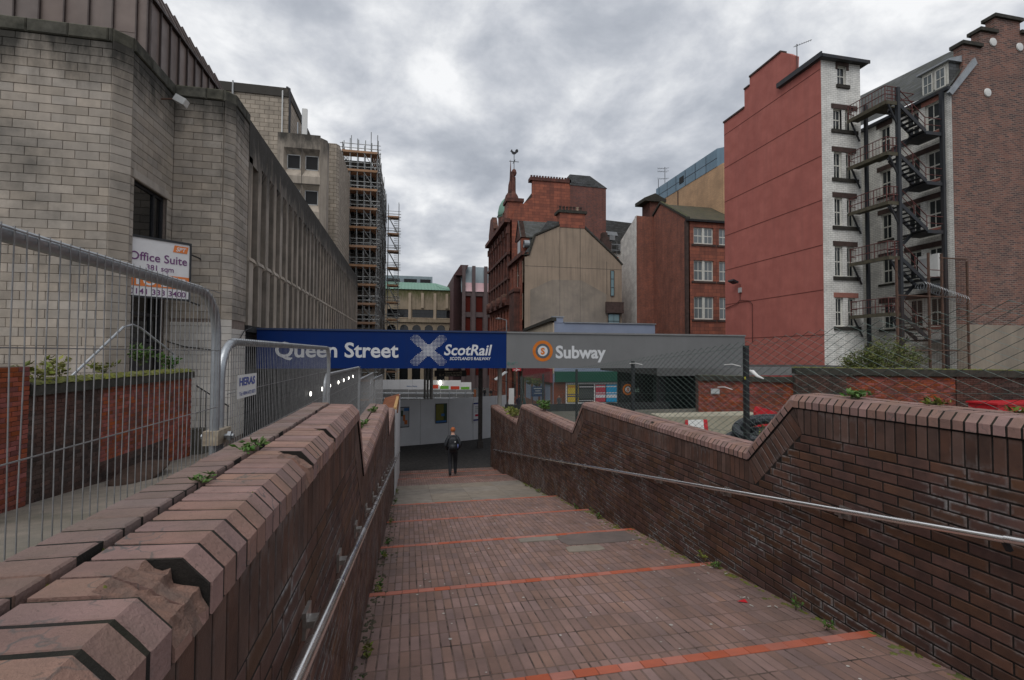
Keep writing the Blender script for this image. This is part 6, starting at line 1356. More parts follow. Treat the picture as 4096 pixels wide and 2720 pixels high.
plant('low weed in the coping joint of the second left wall step', (-.55, 6.2, -.90), 60, .06, .4, .04, .05)
plant('weed near the end of the second left wall step', (-.54, 7.7, -.90), 50, .06, .25, .05, .05)
plant('bright green grass tuft on the path by the left fence', (-2.05, 2.5, pathz(-2, 2.5)), 90, .09, .12, .05, .05)
for (x, y, z, n, s, lab) in ((-6.15, 9.7, -.5, 90, .3, 'spindly weed on the mossy wall nearest the brick pier'), (-6.15, 10.3, -.5, 70, .45, 'tall reddish weed stem on the mossy wall'), (-6.4, 8.6, -.22, 120, .4, 'yellowing weed on top of the brick pier'), (-6.9, 14.5, -.4, 260, .75, 'buddleia spilling over the mossy wall by the dark window'), (-6.6, 15.3, -.6, 200, .6, 'leafy weed behind the far end of the mossy wall'), (-6.6, 12.4, -.48, 80, .25, 'small fern on the mossy wall')):
    plant(lab, (x, y, z), n, .3, .35, s, .11, m_leaf if n > 100 else m_leafy, 6)
# gutter weeds down both sides of the ramp
ORD = ['first', 'second', 'third', 'fourth', 'fifth', 'sixth', 'seventh', 'eighth', 'ninth', 'tenth', 'eleventh', 'twelfth', 'thirteenth']
for side in (0, 1):
    for k, y in enumerate(sorted(2.2 + 12 * R.random() ** 1.3 for _ in range(13))):
        x = (XL + .05 + .05 * R.random()) if side == 0 else (XR - .05 - .08 * R.random()); zz = min(tz(t, y) for t in tread if t[0] <= y <= t[2]); w_ = 'left' if side == 0 else 'right'
        plant('%s small weed counted from the camera at the foot of the %s ramp wall' % (ORD[k], w_), (x, y, zz), 26 + int(30 * R.random()), .04, .12, .05 + .07 * R.random(), .035, m_leafy if R.random() < .5 else m_leaf, 3, group='gutter weeds at the foot of the %s wall' % w_)
# moss cushions along the old wall coping
g = G()
for k in range(900):
    y = 9.35 + 5.9 * R.random(); x = -5.95 - .38 * R.random() ** 1.6; s = .02 + .05 * R.random(); z = -.48 if x < -6.02 else -.48 - (x + 6.02) * .78; c = g.pt((x, y, z + s * .6)); ring = [g.pt((x + s * math.cos(a), y + 1.5 * s * math.sin(a), z - .01)) for a in [i * 1.0472 for i in range(6)]]
    for i in range(6): g.fc.append([c, ring[i], ring[(i + 1) % 6]])
tag(g.obj('coping_moss', m_mosst), 'bright moss cushions along the coping of the sooty brick wall', 'moss', kind='stuff')
g = G(); A, B = Vector((15.3, 17.0, 0)), Vector((27.0, 11.96, 0))
for k in range(900):
    p = A.lerp(B, R.random()); x, y = p.x + jit(.2), p.y + jit(.1) + .1; s = .02 + .05 * R.random(); z = -.5 - .005 * (p - A).length; c = g.pt((x, y, z + s * .7)); ring = [g.pt((x + 1.4 * s * math.cos(a), y + s * math.sin(a), z - .01)) for a in [i * 1.0472 for i in range(6)]]
    for i in range(6): g.fc.append([c, ring[i], ring[(i + 1) % 6]])
tag(g.obj('yard_wall_moss', m_mosst), 'moss cushions along the coping of the higher yard wall', 'moss', kind='stuff')
# dirt and moss in the gutters
for side in (0, 1):
    g = G()
    for k in range(420):
        y = 2.0 + 13 * R.random(); w = abs(R.gauss(0, .09 if 5 < y < 9.5 else .045)); x = XL + .01 + w if side == 0 else XR - .01 - w
        tt = [t for t in tread if t[0] <= y <= t[2]]
        if not tt: continue
        z = tz(tt[0], y); s = .008 + .02 * R.random(); n_ = 6; c = g.pt((x, y, z + s * .45)); ring = [g.pt((x + s * math.cos(a) * (1 + jit(.3)), y + 1.6 * s * math.sin(a) * (1 + jit(.3)), z - .002)) for a in [2 * math.pi * i / n_ for i in range(n_)]]
        for i in range(n_): g.fc.append([c, ring[i], ring[(i + 1) % n_]])
    tag(g.obj('gutter_moss', m_dirt if side == 0 else m_mosst), 'dirt and moss crumbs along the foot of the %s ramp wall' % ('left' if side == 0 else 'right'), 'moss', kind='stuff')
g = G()
for k in range(34):
    y = .8 + 7.5 * R.random(); x = -.56 + jit(.012) if R.random() < .8 else -.42 + jit(.05); z = (-.485 if y < 3.7 else -1.0205) + .108; s = .003 + .005 * R.random()
    if 3.65 < y < 4.3: continue
    c = g.pt((x, y, z + s * .9)); ring = [g.pt((x + s * math.cos(a), y + 1.8 * s * math.sin(a), z - .004)) for a in [i * 1.0472 for i in range(6)]]
    for i in range(6): g.fc.append([c, ring[i], ring[(i + 1) % 6]])
tag(g.obj('moss_tufts', m_mosst), 'tiny moss tufts in the joints of the left wall coping', 'moss', kind='stuff')
# chewing gum spots and litter on the ramp
g = G(); lt = G()
def rz_(y):
    tt = [t for t in tread if t[0] <= y <= t[2]]; return tz(tt[0], y), tt[0]
for k in range(150):
    y = 2.6 + 9 * R.random() ** 1.2; x = .1 + 3.1 * R.random(); z, t = rz_(y); s = .007 + .012 * R.random() ** 2; n_ = 9; sl2 = (t[3] - t[1]) / (t[2] - t[0])
    g.poly([(x + s * math.cos(a) * (1 + jit(.22)), y + s * math.sin(a), z + .0042 + sl2 * s * math.sin(a)) for a in [2 * math.pi * i / n_ for i in range(n_)]])
tag(g.obj('gum_spots', m_gum), 'flattened pale chewing gum spots on the ramp paving', 'gum', kind='stuff')
for k in range(34):
    y = 3 + 7 * R.random(); x = XR - .1 - .35 * R.random() ** 2; z, t = rz_(y); a = R.random() * 3.14
    lt.tube((x, y, z + .007), (x + .035 * math.cos(a), y + .035 * math.sin(a), z + .006), .0045, 5)
tag(lt.obj('cigarette_ends', m_gum), 'cigarette ends scattered along the right gutter of the ramp', 'litter', kind='stuff')
G().poly([(2.99, 4.05, rz_(4.05)[0] + .012), (3.08, 4.06, rz_(4.06)[0] + .02), (3.07, 4.0, rz_(4.0)[0] + .008)]).obj('red_wrapper', m_red, None, 'red scrap of wrapper on the ramp near the right wall', 'litter')
G().obox((-.50, 4.45, -.9), (.02, .04, .01), (-.05, .03, 0), (0, 0, .012)).obj('white_packet', m_whitep, None, 'white cigarette packet on the dip of the left wall', 'litter')
# ---------------------------------------------------------------- stainless handrails
def handrail(label, x, sgn, pts, bys, zf, r=.0235):
    t_ = thing('handrail', label, 'handrail', (x, pts[0][0], zf(pts[0][0]) - .9))
    G().path([(x, y, z) for y, z in pts], r, 14, cap=False).obj('rail', m_steel, t_, smooth=True)
    for y in bys:
        z = zf(y); b = G().box(min(x, x + sgn * .078), max(x, x + sgn * .078), y - .03, y + .03, z - .043, z - .019); b.box(x + sgn * .078 - .012, x + sgn * .078 + .012, y - .05, y + .05, z - .075, z + .02); b.tube((x + sgn * .03, y, z - .043), (x + sgn * .03, y, z - .065), .016, 8)
        b.obj('bracket', m_darkrail, t_)
    for y in bys[1::4]: G().tube((x, y + .31, zf(y + .31)), (x, y + .316, zf(y + .316)), r + .0008, 14).obj('joint_ring', m_darkrail, t_)
    return t_
zl_ = lambda y: -.655 - .1557 * y; zr_ = lambda y: -1.365 - .1626 * (y - 4.10)
handrail('polished steel handrail on the left ramp wall', -.287, -1, [(.4, zl_(.4)), (17.0, zl_(17.0))], [1.08 + .86 * k for k in range(18)], zl_)
hr_ = handrail('polished steel handrail on the right ramp wall', 3.37, 1, [(2.19, zr_(2.19)), (19.6, zr_(19.6))], [3.32 + 1.48 * k for k in range(11)], zr_)
h2 = thing('handrail_end', 'short upper handrail length at the right edge, overlapping the lower rail', 'handrail', (3.35, 2, -1.9)); G().path([(3.34, 2.17, -1.042), (3.34, 1.2, -.885)], .023, 14, cap=False).obj('rail', m_steel, h2, smooth=True); G().tube((3.37, 2.2, -1.06), (3.41, 2.2, -1.12), .02).obj('bracket', m_black, h2)
# ---------------------------------------------------------------- temporary mesh fence panels
def fence_panel(label, x0, y0, x1, y1, zt, wires=True, dirt=False):
    t_ = thing('mesh_fence_panel', label, 'fence panel', (x0, y0, zt - 2.0), 'temporary mesh fence panels'); r = .0205
    A, B = Vector((x0, y0, 0)), Vector((x1, y1, 0)); d = (B - A).normalized(); L_ = (B - A).length; c = .19
    q = lambda s, z: A + d * s + Vector((0, 0, zt + z))
    arc1 = [q(c - c * math.sin(a), -c + c * math.cos(a)) for a in [rad(k) for k in (0, 15, 30, 45, 60, 75, 90)]]
    arc2 = [q(L_ - c + c * math.sin(a), -c + c * math.cos(a)) for a in [rad(k) for k in (90, 75, 60, 45, 30, 15, 0)]]
    G().path([q(0, -2.0), q(0, -.3)] + arc1[::-1] + [q(L_ * .33, 0), q(L_ * .66, 0)] + arc2[::-1] + [q(L_, -.3), q(L_, -2.0)], r, 12, cap=False).obj('frame', m_galv, t_, smooth=True)
    G().tube(q(0, -1.93), q(L_, -1.93), r, 10, cap=False).obj('bottom_rail', m_galv, t_, smooth=True)
    sd_ = Vector((0, 0, 0)); nrm = Vector((d.y, -d.x, 0)) * .022; g = G(); n_ = int((L_ - .08) / .0365)
    for k in range(n_ + 1):
        s = .04 + (L_ - .08) * k / n_; top = 0.018 if c < s < L_ - c else -(c - math.sqrt(max(0, c * c - (c - min(s, L_ - s)) ** 2))) + .018
        w = .004 * math.sin(k * 1.7); g.path([q(s, top) + nrm, q(s + w, -.3) + nrm, q(s - w, -.62) + nrm, q(s, -1.95) + nrm], .0016, 4, cap=False)
    for z in (-.012 + .02, -.26, -.52, -.80, -1.1, -1.4, -1.7): g.tube(q(.02, z) + nrm * 1.15, q(L_ - .02, z) + nrm * 1.15, .0022, 4)
    g.obj('wire_mesh', m_wire, t_)
    return t_, q, nrm
fence_panel('nearest mesh fence panel with a thick galvanised top tube at the left edge', -.93, -.75, -.89, 2.53, .268)
_, q, nr = fence_panel('mesh fence panel carrying the white maker plate, second from the left edge', -.90, 2.62, -.93, 6.08, .055)
fence_panel('third mesh fence panel along the path', -1.0, 6.25, -.93, 9.75, -.27)
fence_panel('fourth mesh fence panel along the path', -.95, 9.85, -.93, 13.3, -.52)
fence_panel('farthest mesh fence panel along the path', -1.0, 13.4, -.88, 16.9, -.72)
MP = thing('fence_maker_plate', 'small white maker plate on the second fence panel', 'plate', (-.87, 2.93, -.24))
G().poly([(-.868, 2.76, -.242), (-.868, 3.08, -.242), (-.868, 3.08, -.118), (-.868, 2.76, -.118)]).obj('plate', m_whitep, MP)
chp = lambda a, z: (-.866, a, z); text('HERAS', MP, 'lettering', flat('plate_blue', (0.08, 0.11, 0.35)), None, 2.79, 3.05, -.175, -.132, chp, 0, .03); text('Tel: 0844 472 0073', MP, 'lettering', flat('plate_blue_small', (0.10, 0.13, 0.35)), None, 2.79, 3.06, -.228, -.208, chp, 0, .01)
CK = thing('fence_clamp', 'rusty pale clamp joining the two nearest fence posts', 'clamp', (-.89, 2.575, -.4)); G().box(-.925, -.86, 2.49, 2.66, -.43, -.365).obj('jaw', mat('painted_clamp', (0.42, 0.36, 0.27), (0.25, 0.2, 0.15), ns=30, rough=0.6), CK); G().tube((-.96, 2.575, -.40), (-.82, 2.575, -.40), .012, 6).tube((-.845, 2.575, -.40), (-.83, 2.575, -.40), .024, 6).obj('bolt', m_galv, CK)
# ---------------------------------------------------------------- green chain-link fence behind the right wall
CF = thing('chain_link_fence', 'green chain-link fence on black posts behind the right wall', 'fence', (4.05, 10, -2))
ctop = lambda y: .145 + .0805 * (5.31 - y)
for y, zt in ((2.2, .37), (5.31, .117), (8.43, -.126), (11.55, -.377), (14.66, -.628), (17.7, -.875)):
    G().box(4.05, 4.10, y - .027, y + .027, yardz(y) - .1, zt).obj('post', m_black, CF)
G().path([(4.075, 17.72, -1.2), (4.1, 16.2, -2.4)], .02, 6).obj('stay', m_black, CF)
g = G(); p_ = .0785; y = 1.75; k = 0
while y < 17.7:
    pts = []; zt = ctop(y); n_ = 36
    for j in range(n_ + 1): pts.append((4.035 + (.004 if (j + k) % 2 else -.004), y + (p_ / 2 if j % 2 == k % 2 else -p_ / 2) * .97, zt + .02 - j * p_ / 2 - .0805 * (p_ / 2 if j % 2 == k % 2 else -p_ / 2)))
    g.path(pts, .0034, 3, cap=False); y += p_; k += 1
g.obj('chain_link_mesh', m_greenw, CF, kind='stuff')
for dz in (-.05, -.62, -1.1): G().tube((4.03, 1.7, ctop(1.7) + dz), (4.03, 17.7, ctop(17.7) + dz), .0022, 4).obj('line_wire', m_greenw, CF)
G().box(4.04, 4.047, 5.28, 5.30, -.30, -.27).obj('yellow_tag', flat('tag_yellow', (0.6, 0.55, 0.02)), CF)
rag = thing('white_rag', 'white rag caught in the chain-link fence beside the second post', 'rag', (4.0, 5.1, -.3)); G().path([(4.03, 5.18, -.19), (4.02, 5.12, -.2), (4.02, 5.04, -.25), (4.02, 4.94, -.275)], [.012, .022, .018, .006], 7).obj('cloth', m_whitep, rag)
for (y, z, w, lab) in ((5.5, -.13, .32, 'white tie strip left of the tall fence post'), (8.2, -.17, .5, 'white tie strip at the third fence post'), (5.65, -.43, .3, 'white scratch of tape on the mesh below the tie strip')): G().path([(4.02, y - w / 2, z - .01), (4.02, y, z + .012), (4.02, y + w / 2, z)], .006, 5).obj('cable_tie', m_whitep, None, lab, 'tie')

# ---------------------------------------------------------------- yard: walls, barrier, hoses, bush, subway entrance
YW = thing('yard_brick_wall', 'red brick yard wall with mossy coping, the higher length at the right', 'brick wall', (19, 15.4, -2.3))
A, B = Vector((15.3, 17.0, 0)), Vector((27.0, 11.96, 0)); d = (B - A).normalized(); n = Vector((d.y, -d.x, 0)); Lw = (B - A).length
def orect(g, s0, s1, t0, t1, z0, z1):
    i = [g.pt(A + d * s + n * t + Vector((0, 0, z))) for z in (z0, z1) for t in (t0, t1) for s in (s0, s1)]
    for a in ((0, 2, 3, 1), (4, 5, 7, 6), (0, 1, 5, 4), (2, 6, 7, 3), (0, 4, 6, 2), (1, 3, 7, 5)): g.fc.append([i[k] for k in a])
    return g
orect(G(), 0, Lw, -.33, -.012, -2.9, -.8).obj('mortar_core', m_oldmort, YW)
fr_ = lambda s0, s1, z0, z1, off: course_wall(n, (0, 0, 1), A + d * s0 + n * off, d, s1 - s0, z0, z1, .215, .067, .009, jn=.004)
pieces(YW, 'brick', fr_(0, 1.85, -2.6, -.75, .06) + fr_(5.6, 6.4, -2.6, -.75, .06) + fr_(6.4, Lw, -2.6, -.75, .03), m_sootbr, 150, 'sooty_bricks')
pieces(YW, 'brick', fr_(1.85, 5.6, -2.6, -.83, 0), m_redold, 150, 'red_bricks')
k = 0; s = 0
while s < Lw: orect(G(), s, min(s + 1.2, Lw) - .01, -.38, .12, -.76 - .005 * s, -.50 - .005 * s).obj('coping_stone', m_mosscope, YW); s += 1.2
YL = thing('yard_brick_wall', 'lower red brick yard wall behind the concrete barrier', 'brick wall', (13.4, 17.8, -2.3))
A, B = Vector((11.6, 18.0, 0)), Vector((15.45, 17.2, 0)); d = (B - A).normalized(); n = Vector((d.y, -d.x, 0)); Lw = (B - A).length
orect(G(), 0, Lw, -.33, -.012, -2.9, -1.05).obj('mortar_core', m_oldmort, YL)
pieces(YL, 'brick', fr_(0, Lw, -2.6, -1.06, 0), m_redold, 300, 'red_bricks')
for k in range(4): orect(G(), k * Lw / 4, (k + 1) * Lw / 4 - .01, -.38, .1, -1.05 - .02 * k, -.84 - .02 * k).obj('coping_stone', m_mosscope, YL)
G().poly([(12.05, 17.84, -1.6), (12.4, 17.77, -1.6), (12.4, 17.77, -1.38), (12.05, 17.84, -1.38)]).obj('paper_notice', m_plast, None, 'small white notice on the lower yard brick wall', 'notice')
DW = thing('dark_yard_fence', 'dark board fence across the end of the yard', 'fence', (7.6, 20.2, -2.6))
for k in range(20): x = 3.95 + .38 * k; G().box(x, x + .365, 20.15, 20.19, -5, -2.13 - .01 * (k % 3)).obj('board', m_dark, DW)
CBR = thing('concrete_barrier', 'pale concrete barrier block in the yard behind the fence', 'barrier', (6.6, 10, yardz(10)))
G().prism([(9.55, yardz(9.55) - .1), (10.35, yardz(10.3) - .1), (10.2, -1.33), (9.7, -1.36)], 'x', 5.35, 7.85).obj('block', mat('barrier_concrete', (0.36, 0.33, 0.25), (0.27, 0.25, 0.19), ns=2, rough=0.9, bump=.4, bs=40, blotch=.5, bcol=(.15, .14, .1)), CBR)
G().poly([(5.95, 9.64, -1.42), (6.32, 9.64, -1.42), (6.32, 9.58, -1.8), (5.95, 9.58, -1.8)]).obj('white_band', m_whitep, CBR)
for x in (5.88, 6.32): G().poly([(x, 9.645, -1.42), (x + .1, 9.645, -1.42), (x + .1, 9.585, -1.8), (x, 9.585, -1.8)]).obj('red_band', m_red, CBR)
hs_ = thing('corrugated_hose', 'heap of black corrugated hose behind the fence post', 'hose', (4.75, 6.2, -1.7))
for j in range(6):
    pts, rr = [], []; cx_, cy_, cz_ = 4.78 + .06 * j, 6.25 + jit(.15), -1.44 + .075 * j; ra = .40 + jit(.07); tl = 1.18 + jit(.22); az = .5 + .35 * j
    for k in range(120):
        a = 2 * math.pi * k / 119 * .98; p = Vector((ra * math.cos(a), 0, ra * math.sin(a))); p.rotate(Matrix.Rotation(tl, 3, 'X')); p.rotate(Matrix.Rotation(az, 3, 'Z')); pts.append(p + Vector((cx_, cy_, cz_))); rr.append(.062 if k % 2 else .052)
    G().path(pts, rr, 9).obj('coil', m_hose, hs_)
rb_ = thing('red_plastic_barrier', 'red plastic barrier beyond the concrete block', 'barrier', (7.9, 9.3, -1.9)); G().prism([(7.45, -1.9), (8.6, -1.9), (8.5, -1.5), (8.1, -1.3), (7.45, -1.12), (7.4, -1.25)], 'y', 9.35, 9.42).obj('panel', m_red, rb_)
sk_ = thing('red_skip', 'red metal box at the right edge beyond the wall coping', 'box', (20.5, 13.0, -2.1)); G().box(19.78, 22.2, 13, 13.9, -2.1, -1.66).box(19.72, 22.3, 12.96, 13.94, -1.68, -1.62).obj('body', m_red, sk_); G().box(20.7, 20.9, 12.98, 13.0, -1.98, -1.86).obj('label_plate', m_whitep, sk_)
BU = thing('bush', 'rounded green and yellow bush behind the yard wall', 'bush', (22.3, 19.6, -2.4)); pts = []; sg = G(); b0 = Vector((22.2, 19.7, -2.4))
for k in range(70):
    a = R.random() * 6.28; rr = R.random() ** .5; tip = Vector((22.2 + 2.2 * rr * math.cos(a) + .5, 19.7 + 1.3 * rr * math.sin(a), -1.0 + 1.8 * math.sqrt(max(0, 1 - rr * rr * .85)) * (.75 + .35 * R.random()) - .35 * (math.cos(a) < -.3)))
    m1 = b0.lerp(tip, .55) + Vector((jit(.2), jit(.2), .1)); sg.path([b0, m1, tip], [.03, .015, .005], 4)
    for j in range(62): c = m1.lerp(tip, R.random() ** .6 * 1.05); pts.append(c + Vector((jit(.26), jit(.26), jit(.24))))
sg.obj('stem', m_stem, BU); leaves('foliage', m_bush, BU, pts, .12)
SE = thing('subway_entrance', 'dark subway entrance with low grey roof behind the yard wall', 'entrance', (15, 27, -4.8))
G().box(12.0, 27, 22.0, 29.5, -1.02, -.66).obj('roof', m_asph, SE); G().box(13.2, 19.5, 28.6, 28.9, -4.8, -1.02).box(12.9, 13.2, 25.5, 28.9, -4.8, -1.02).obj('back_wall', m_dark, SE); G().box(12.4, 15.3, 23.2, 23.3, -4.8, -1.25).obj('dark_screen', mat('dark_green_screen', (0.018, 0.03, 0.028), rough=0.5), SE)
G().box(11.9, 27.1, 21.9, 22.0, -1.05, -.62).obj('fascia', m_greyed, SE)
for x in (12.2, 14.4, 16.8): G().box(x, x + .3, 22.3, 22.6, -4.8, -.9).obj('pillar', m_black, SE)
ss = thing('subway_lightbox', 'dark projecting sign with round orange logo beside the poster wall', 'sign', (12.6, 26, -2.5)); G().box(11.85, 13.45, 25.9, 26.0, -2.55, -1.55).obj('box', m_black, ss)
disc(ss, 'logo_ring', m_logoor, 12.2, 25.89, -2.0, .22, .32); disc(ss, 'logo_disc', m_letter, 12.2, 25.888, -2.0, 0, .17); text('S', ss, 'lettering', m_logoor, None, 12.13, 12.27, -2.1, -1.9, lambda a, z: (a, 25.88, z), 0, .04); text('Subway', ss, 'lettering', flat('light_green_letter', (.42, .55, .46)), None, 12.52, 13.4, -2.15, -1.88, lambda a, z: (a, 25.885, z), 0, .02)
G().box(26.9, 26.99, 27.5, 38, -3, -.92).obj('red_base_band', mat('bright_red_paint', (.50, .05, .06), rough=.6), RD)
# ---------------------------------------------------------------- pub terrace bits
for i, (x, y) in enumerate(((12.9, 52), (13.0, 49.2))):
    hbk = thing('hanging_basket', 'flowering hanging basket on the pub front, %s of the two' % ('farther' if i == 0 else 'nearer'), 'hanging basket', (x, y, -3.2)); G().lathe([(.02, -.3), (.3, -.15), (.36, 0)], (x, y, -3.1), 10).obj('basket', m_stem, hbk); G().tube((x, y, -3.1), (14.2, y, -2.3), .02, 4).obj('bracket', m_black, hbk)
    leaves('foliage', m_bush, hbk, [(x + jit(.5), y + jit(.4), -2.9 + jit(.35)) for _ in range(220)], .16)
mb = thing('menu_board', 'dark blue menu board standing at the pub terrace', 'board', (10.6, 40, -5.4)); G().box(10.1, 11.25, 40, 40.06, -3.6, -2.75).obj('panel', flat('menu_blue', (.015, .035, .09)), mb); G().box(10.2, 10.25, 40.01, 40.05, -5.4, -3.6).box(11.1, 11.15, 40.01, 40.05, -5.4, -3.6).obj('leg', m_black, mb)
for k, (a, b) in enumerate(((10.3, 11.05), (10.45, 10.9), (10.35, 11.0))): G().poly([(a, 39.99, -2.95 - .2 * k), (b, 39.99, -2.95 - .2 * k), (b, 39.99, -2.9 - .2 * k), (a, 39.99, -2.9 - .2 * k)]).obj('menu_line', m_plast, mb)
aw = thing('awning', 'white tilted awning panel on the pub corner', 'awning', (9.2, 50, -2.6)); G().obox((9.3, 50, -2.3), (.6, 0, .42), (.0, .7, 0), (-.02, 0, .03)).obj('canvas', m_plast, aw); G().tube((10.0, 50, -1.9), (10.0, 50, -6), .04).tube((8.35, 50, -2.6), (10, 50, -2.9), .03).obj('frame', m_black, aw)
sv = thing('small_street_sign', 'small round-topped white notice on a stand by the passage exit', 'sign', (8.0, 36, -4.9)); G().box(7.35, 7.75, 36, 36.05, -3.9, -2.6).obj('panel', m_whitep, sv); G().tube((7.55, 36.03, -3.9), (7.55, 36.03, -5.3), .03).obj('post', m_galv, sv)
lamp = thing('street_lamp', 'slim street lamp in front of the sandstone fronts', 'street lamp', (11.5, 60, -6.5)); G().tube((11.9, 60, -6.5), (11.9, 60, 4.2), .07, 8).tube((11.9, 60, 4.2), (11.0, 60, 4.45), .05, 6).obj('pole', m_galv, lamp); G().lathe([(0, .1), (.45, 0), (.3, -.12), (0, -.15)], (10.9, 60, 4.42), 10).obj('lantern', m_plast, lamp)

# ---------------------------------------------------------------- people
def skinmesh(V, E_, rads, root, sub=2):
    me = bpy.data.meshes.new('sk'); me.from_pydata([tuple(v) for v in V], E_, []); o = bpy.data.objects.new('sk', me); COL.objects.link(o)
    md = o.modifiers.new('skin', 'SKIN'); md.use_smooth_shade = True
    for i, r_ in enumerate(rads):
        s = me.skin_vertices[0].data[i]; s.radius = (r_, r_) if not isinstance(r_, tuple) else r_; s.use_root = (i == root)
    sb = o.modifiers.new('sub', 'SUBSURF'); sb.levels = sub; sb.render_levels = sub
    bpy.context.view_layer.update(); m = bpy.data.meshes.new_from_object(o.evaluated_get(bpy.context.evaluated_depsgraph_get()))
    bpy.data.objects.remove(o); bpy.data.meshes.remove(me); return m
def person(label, loc, yaw_, h, coat, legs, hair, pose='walk', group=None, sub=1, pocket=True, shoe=None):
    """height h, facing +Y before yaw; feet at z=0"""
    k = h / 1.8; st = .17 if pose == 'walk' else .03
    J = {'pel': (0, 0, .95), 'sp': (0, -.01, 1.12), 'ch': (0, -.03, 1.32), 'nb': (0, -.02, 1.47), 'nk': (0, .005, 1.54), 'hd': (0, .03, 1.64), 'hd2': (0, .025, 1.72),
         'sl': (-.17, -.02, 1.42), 'el': (-.275, -.09, 1.15), 'wl': (-.19, .07, .98), 'hl': (-.165, .12, .93), 'sr': (.17, -.02, 1.42), 'er': (.275, -.09, 1.15), 'wr': (.19, .07, .98), 'hr': (.165, .12, .93),
         'tl': (-.095, 0, .90), 'kl': (-.095, .0, .50), 'al': (-.095, -st * 1.25, .12 if pose == 'walk' else .085), 'fl': (-.10, -st * 1.25 + .13, .03),
         'tr': (.095, 0, .90), 'kr': (.10, st * .95 + .02, .48), 'ar': (.10, st * .8, .08), 'fr': (.11, st * .8 + .16, .035)}
    if not pocket: J.update({'el': (-.24, 0, 1.14), 'wl': (-.25, .08, .92), 'hl': (-.245, .11, .84), 'er': (.24, 0, 1.14), 'wr': (.25, .08, .92), 'hr': (.245, .11, .84)})
    RD_ = {'pel': (.15, .115), 'sp': (.145, .11), 'ch': (.17, .12), 'nb': (.10, .085), 'nk': .055, 'hd': (.075, .09), 'hd2': (.072, .088), 'sl': .088, 'el': .066, 'wl': .05, 'hl': .035, 'sr': .088, 'er': .066, 'wr': .05, 'hr': .035, 'tl': .105, 'kl': .078, 'al': .056, 'fl': (.046, .034), 'tr': .105, 'kr': .078, 'ar': .056, 'fr': (.046, .034)}
    E_ = [('pel', 'sp'), ('sp', 'ch'), ('ch', 'nb'), ('nb', 'nk'), ('nk', 'hd'), ('hd', 'hd2'), ('ch', 'sl'), ('sl', 'el'), ('el', 'wl'), ('wl', 'hl'), ('ch', 'sr'), ('sr', 'er'), ('er', 'wr'), ('wr', 'hr'), ('pel', 'tl'), ('tl', 'kl'), ('kl', 'al'), ('al', 'fl'), ('pel', 'tr'), ('tr', 'kr'), ('kr', 'ar'), ('ar', 'fr')]
    nm = list(J); V = [Vector(J[q]) * k for q in nm]; rr = [tuple(c * k for c in RD_[q]) if isinstance(RD_[q], tuple) else RD_[q] * k for q in nm]
    me = skinmesh(V, [(nm.index(a), nm.index(b)) for a, b in E_], rr, 0, sub)
    for m in (m_skin, coat, legs, shoe or m_shoe): me.materials.append(m)
    for p in me.polygons:
        z = p.center.z / k; p.use_smooth = True
        p.material_index = 0 if z > 1.525 else 1 if (z > .90 or (abs(p.center.x) / k > .15 and z > .86)) else 2 if z > .10 else 3
        if not pocket and abs(p.center.x) / k > .2 and z < .93 and z > .5: p.material_index = 0
    t_ = bpy.data.objects.new('person', me); M = Matrix.Translation(Vector(loc)) @ Matrix.Rotation(yaw_, 4, 'Z'); link(t_, None, M); tag(t_, label, 'person', group)
    def sub_part(name, g, m, smooth=True):
        mm = g.mesh(name, m, smooth); o = bpy.data.objects.new(name, mm); link(o, t_, M); return o
    g = G()      # hair cap covering crown and back of the head
    bmm = bmesh.new(); bmesh.ops.create_uvsphere(bmm, u_segments=16, v_segments=10, radius=1)
    bmm.verts.ensure_lookup_table()
    for v in bmm.verts: v.co = Vector((v.co.x * .090, v.co.y * .106, v.co.z * .094)) * k * (1 + .03 * noise.noise(v.co * 6)) + Vector((0, .012, 1.70)) * k
    dl = [f for f in bmm.faces if (f.calc_center_median().y / k > .06 and f.calc_center_median().z / k < 1.755) or f.calc_center_median().z / k < 1.64]
    bmesh.ops.delete(bmm, geom=dl, context='FACES'); mm = bpy.data.meshes.new('hair'); bmm.to_mesh(mm); bmm.free(); mm.materials.append(hair)
    for p in mm.polygons: p.use_smooth = True
    o = bpy.data.objects.new('hair', mm); link(o, t_, M)
    for s in (-1, 1): sub_part('ear', G().obox((s * .083 * k, .015 * k, 1.665 * k), (.008 * k, 0, 0), (0, .018 * k, .004), (0, -.004, .032 * k)), m_skin)
    sub_part('nose', G().prism([(.10 * k, 1.63 * k), (.135 * k, 1.635 * k), (.105 * k, 1.69 * k)], 'x', -.014 * k, .014 * k), m_skin, False)
    for s in (-1, 1): sub_part('eye', G().lathe([(0, .006), (.01 * k, .003), (.012 * k, -.004)], (s * .032 * k, .108 * k, 1.69 * k), 8), m_black)
    return t_, M
zman = rz_(18.15)[0]
man, Mm = person('person in a black jacket and black jeans walking away down the ramp', (1.60, 18.12, zman), rad(-4), 1.80, m_jack, m_jean, m_hairr, sub=2)
bp = thing('backpack', 'black backpack worn by the person walking down the ramp', 'backpack', (1.60, 17.95, zman + 1.0))
bmm = bmesh.new(); bmesh.ops.create_cube(bmm, size=1); bmesh.ops.subdivide_edges(bmm, edges=bmm.edges[:], cuts=5, use_grid_fill=True)
for v in bmm.verts:
    p = v.co * 2; q = Vector((p.x * (1 - .0 * p.z), p.y, p.z)); l4 = (abs(p.x) ** 4 + abs(p.y) ** 4 + abs(p.z) ** 4) ** .25; q = q / max(l4, .001) * max(abs(p.x), abs(p.y), abs(p.z))
    v.co = Vector((q.x * .165 * (1 - .12 * max(0, q.z)), q.y * .095 * (1 - .25 * q.z), q.z * .26)) + Vector((0, -.20, 1.20)) + Vector((noise.noise(p * 2) * .012, noise.noise(p * 2.3 + Vector((3, 0, 0))) * .012, 0))
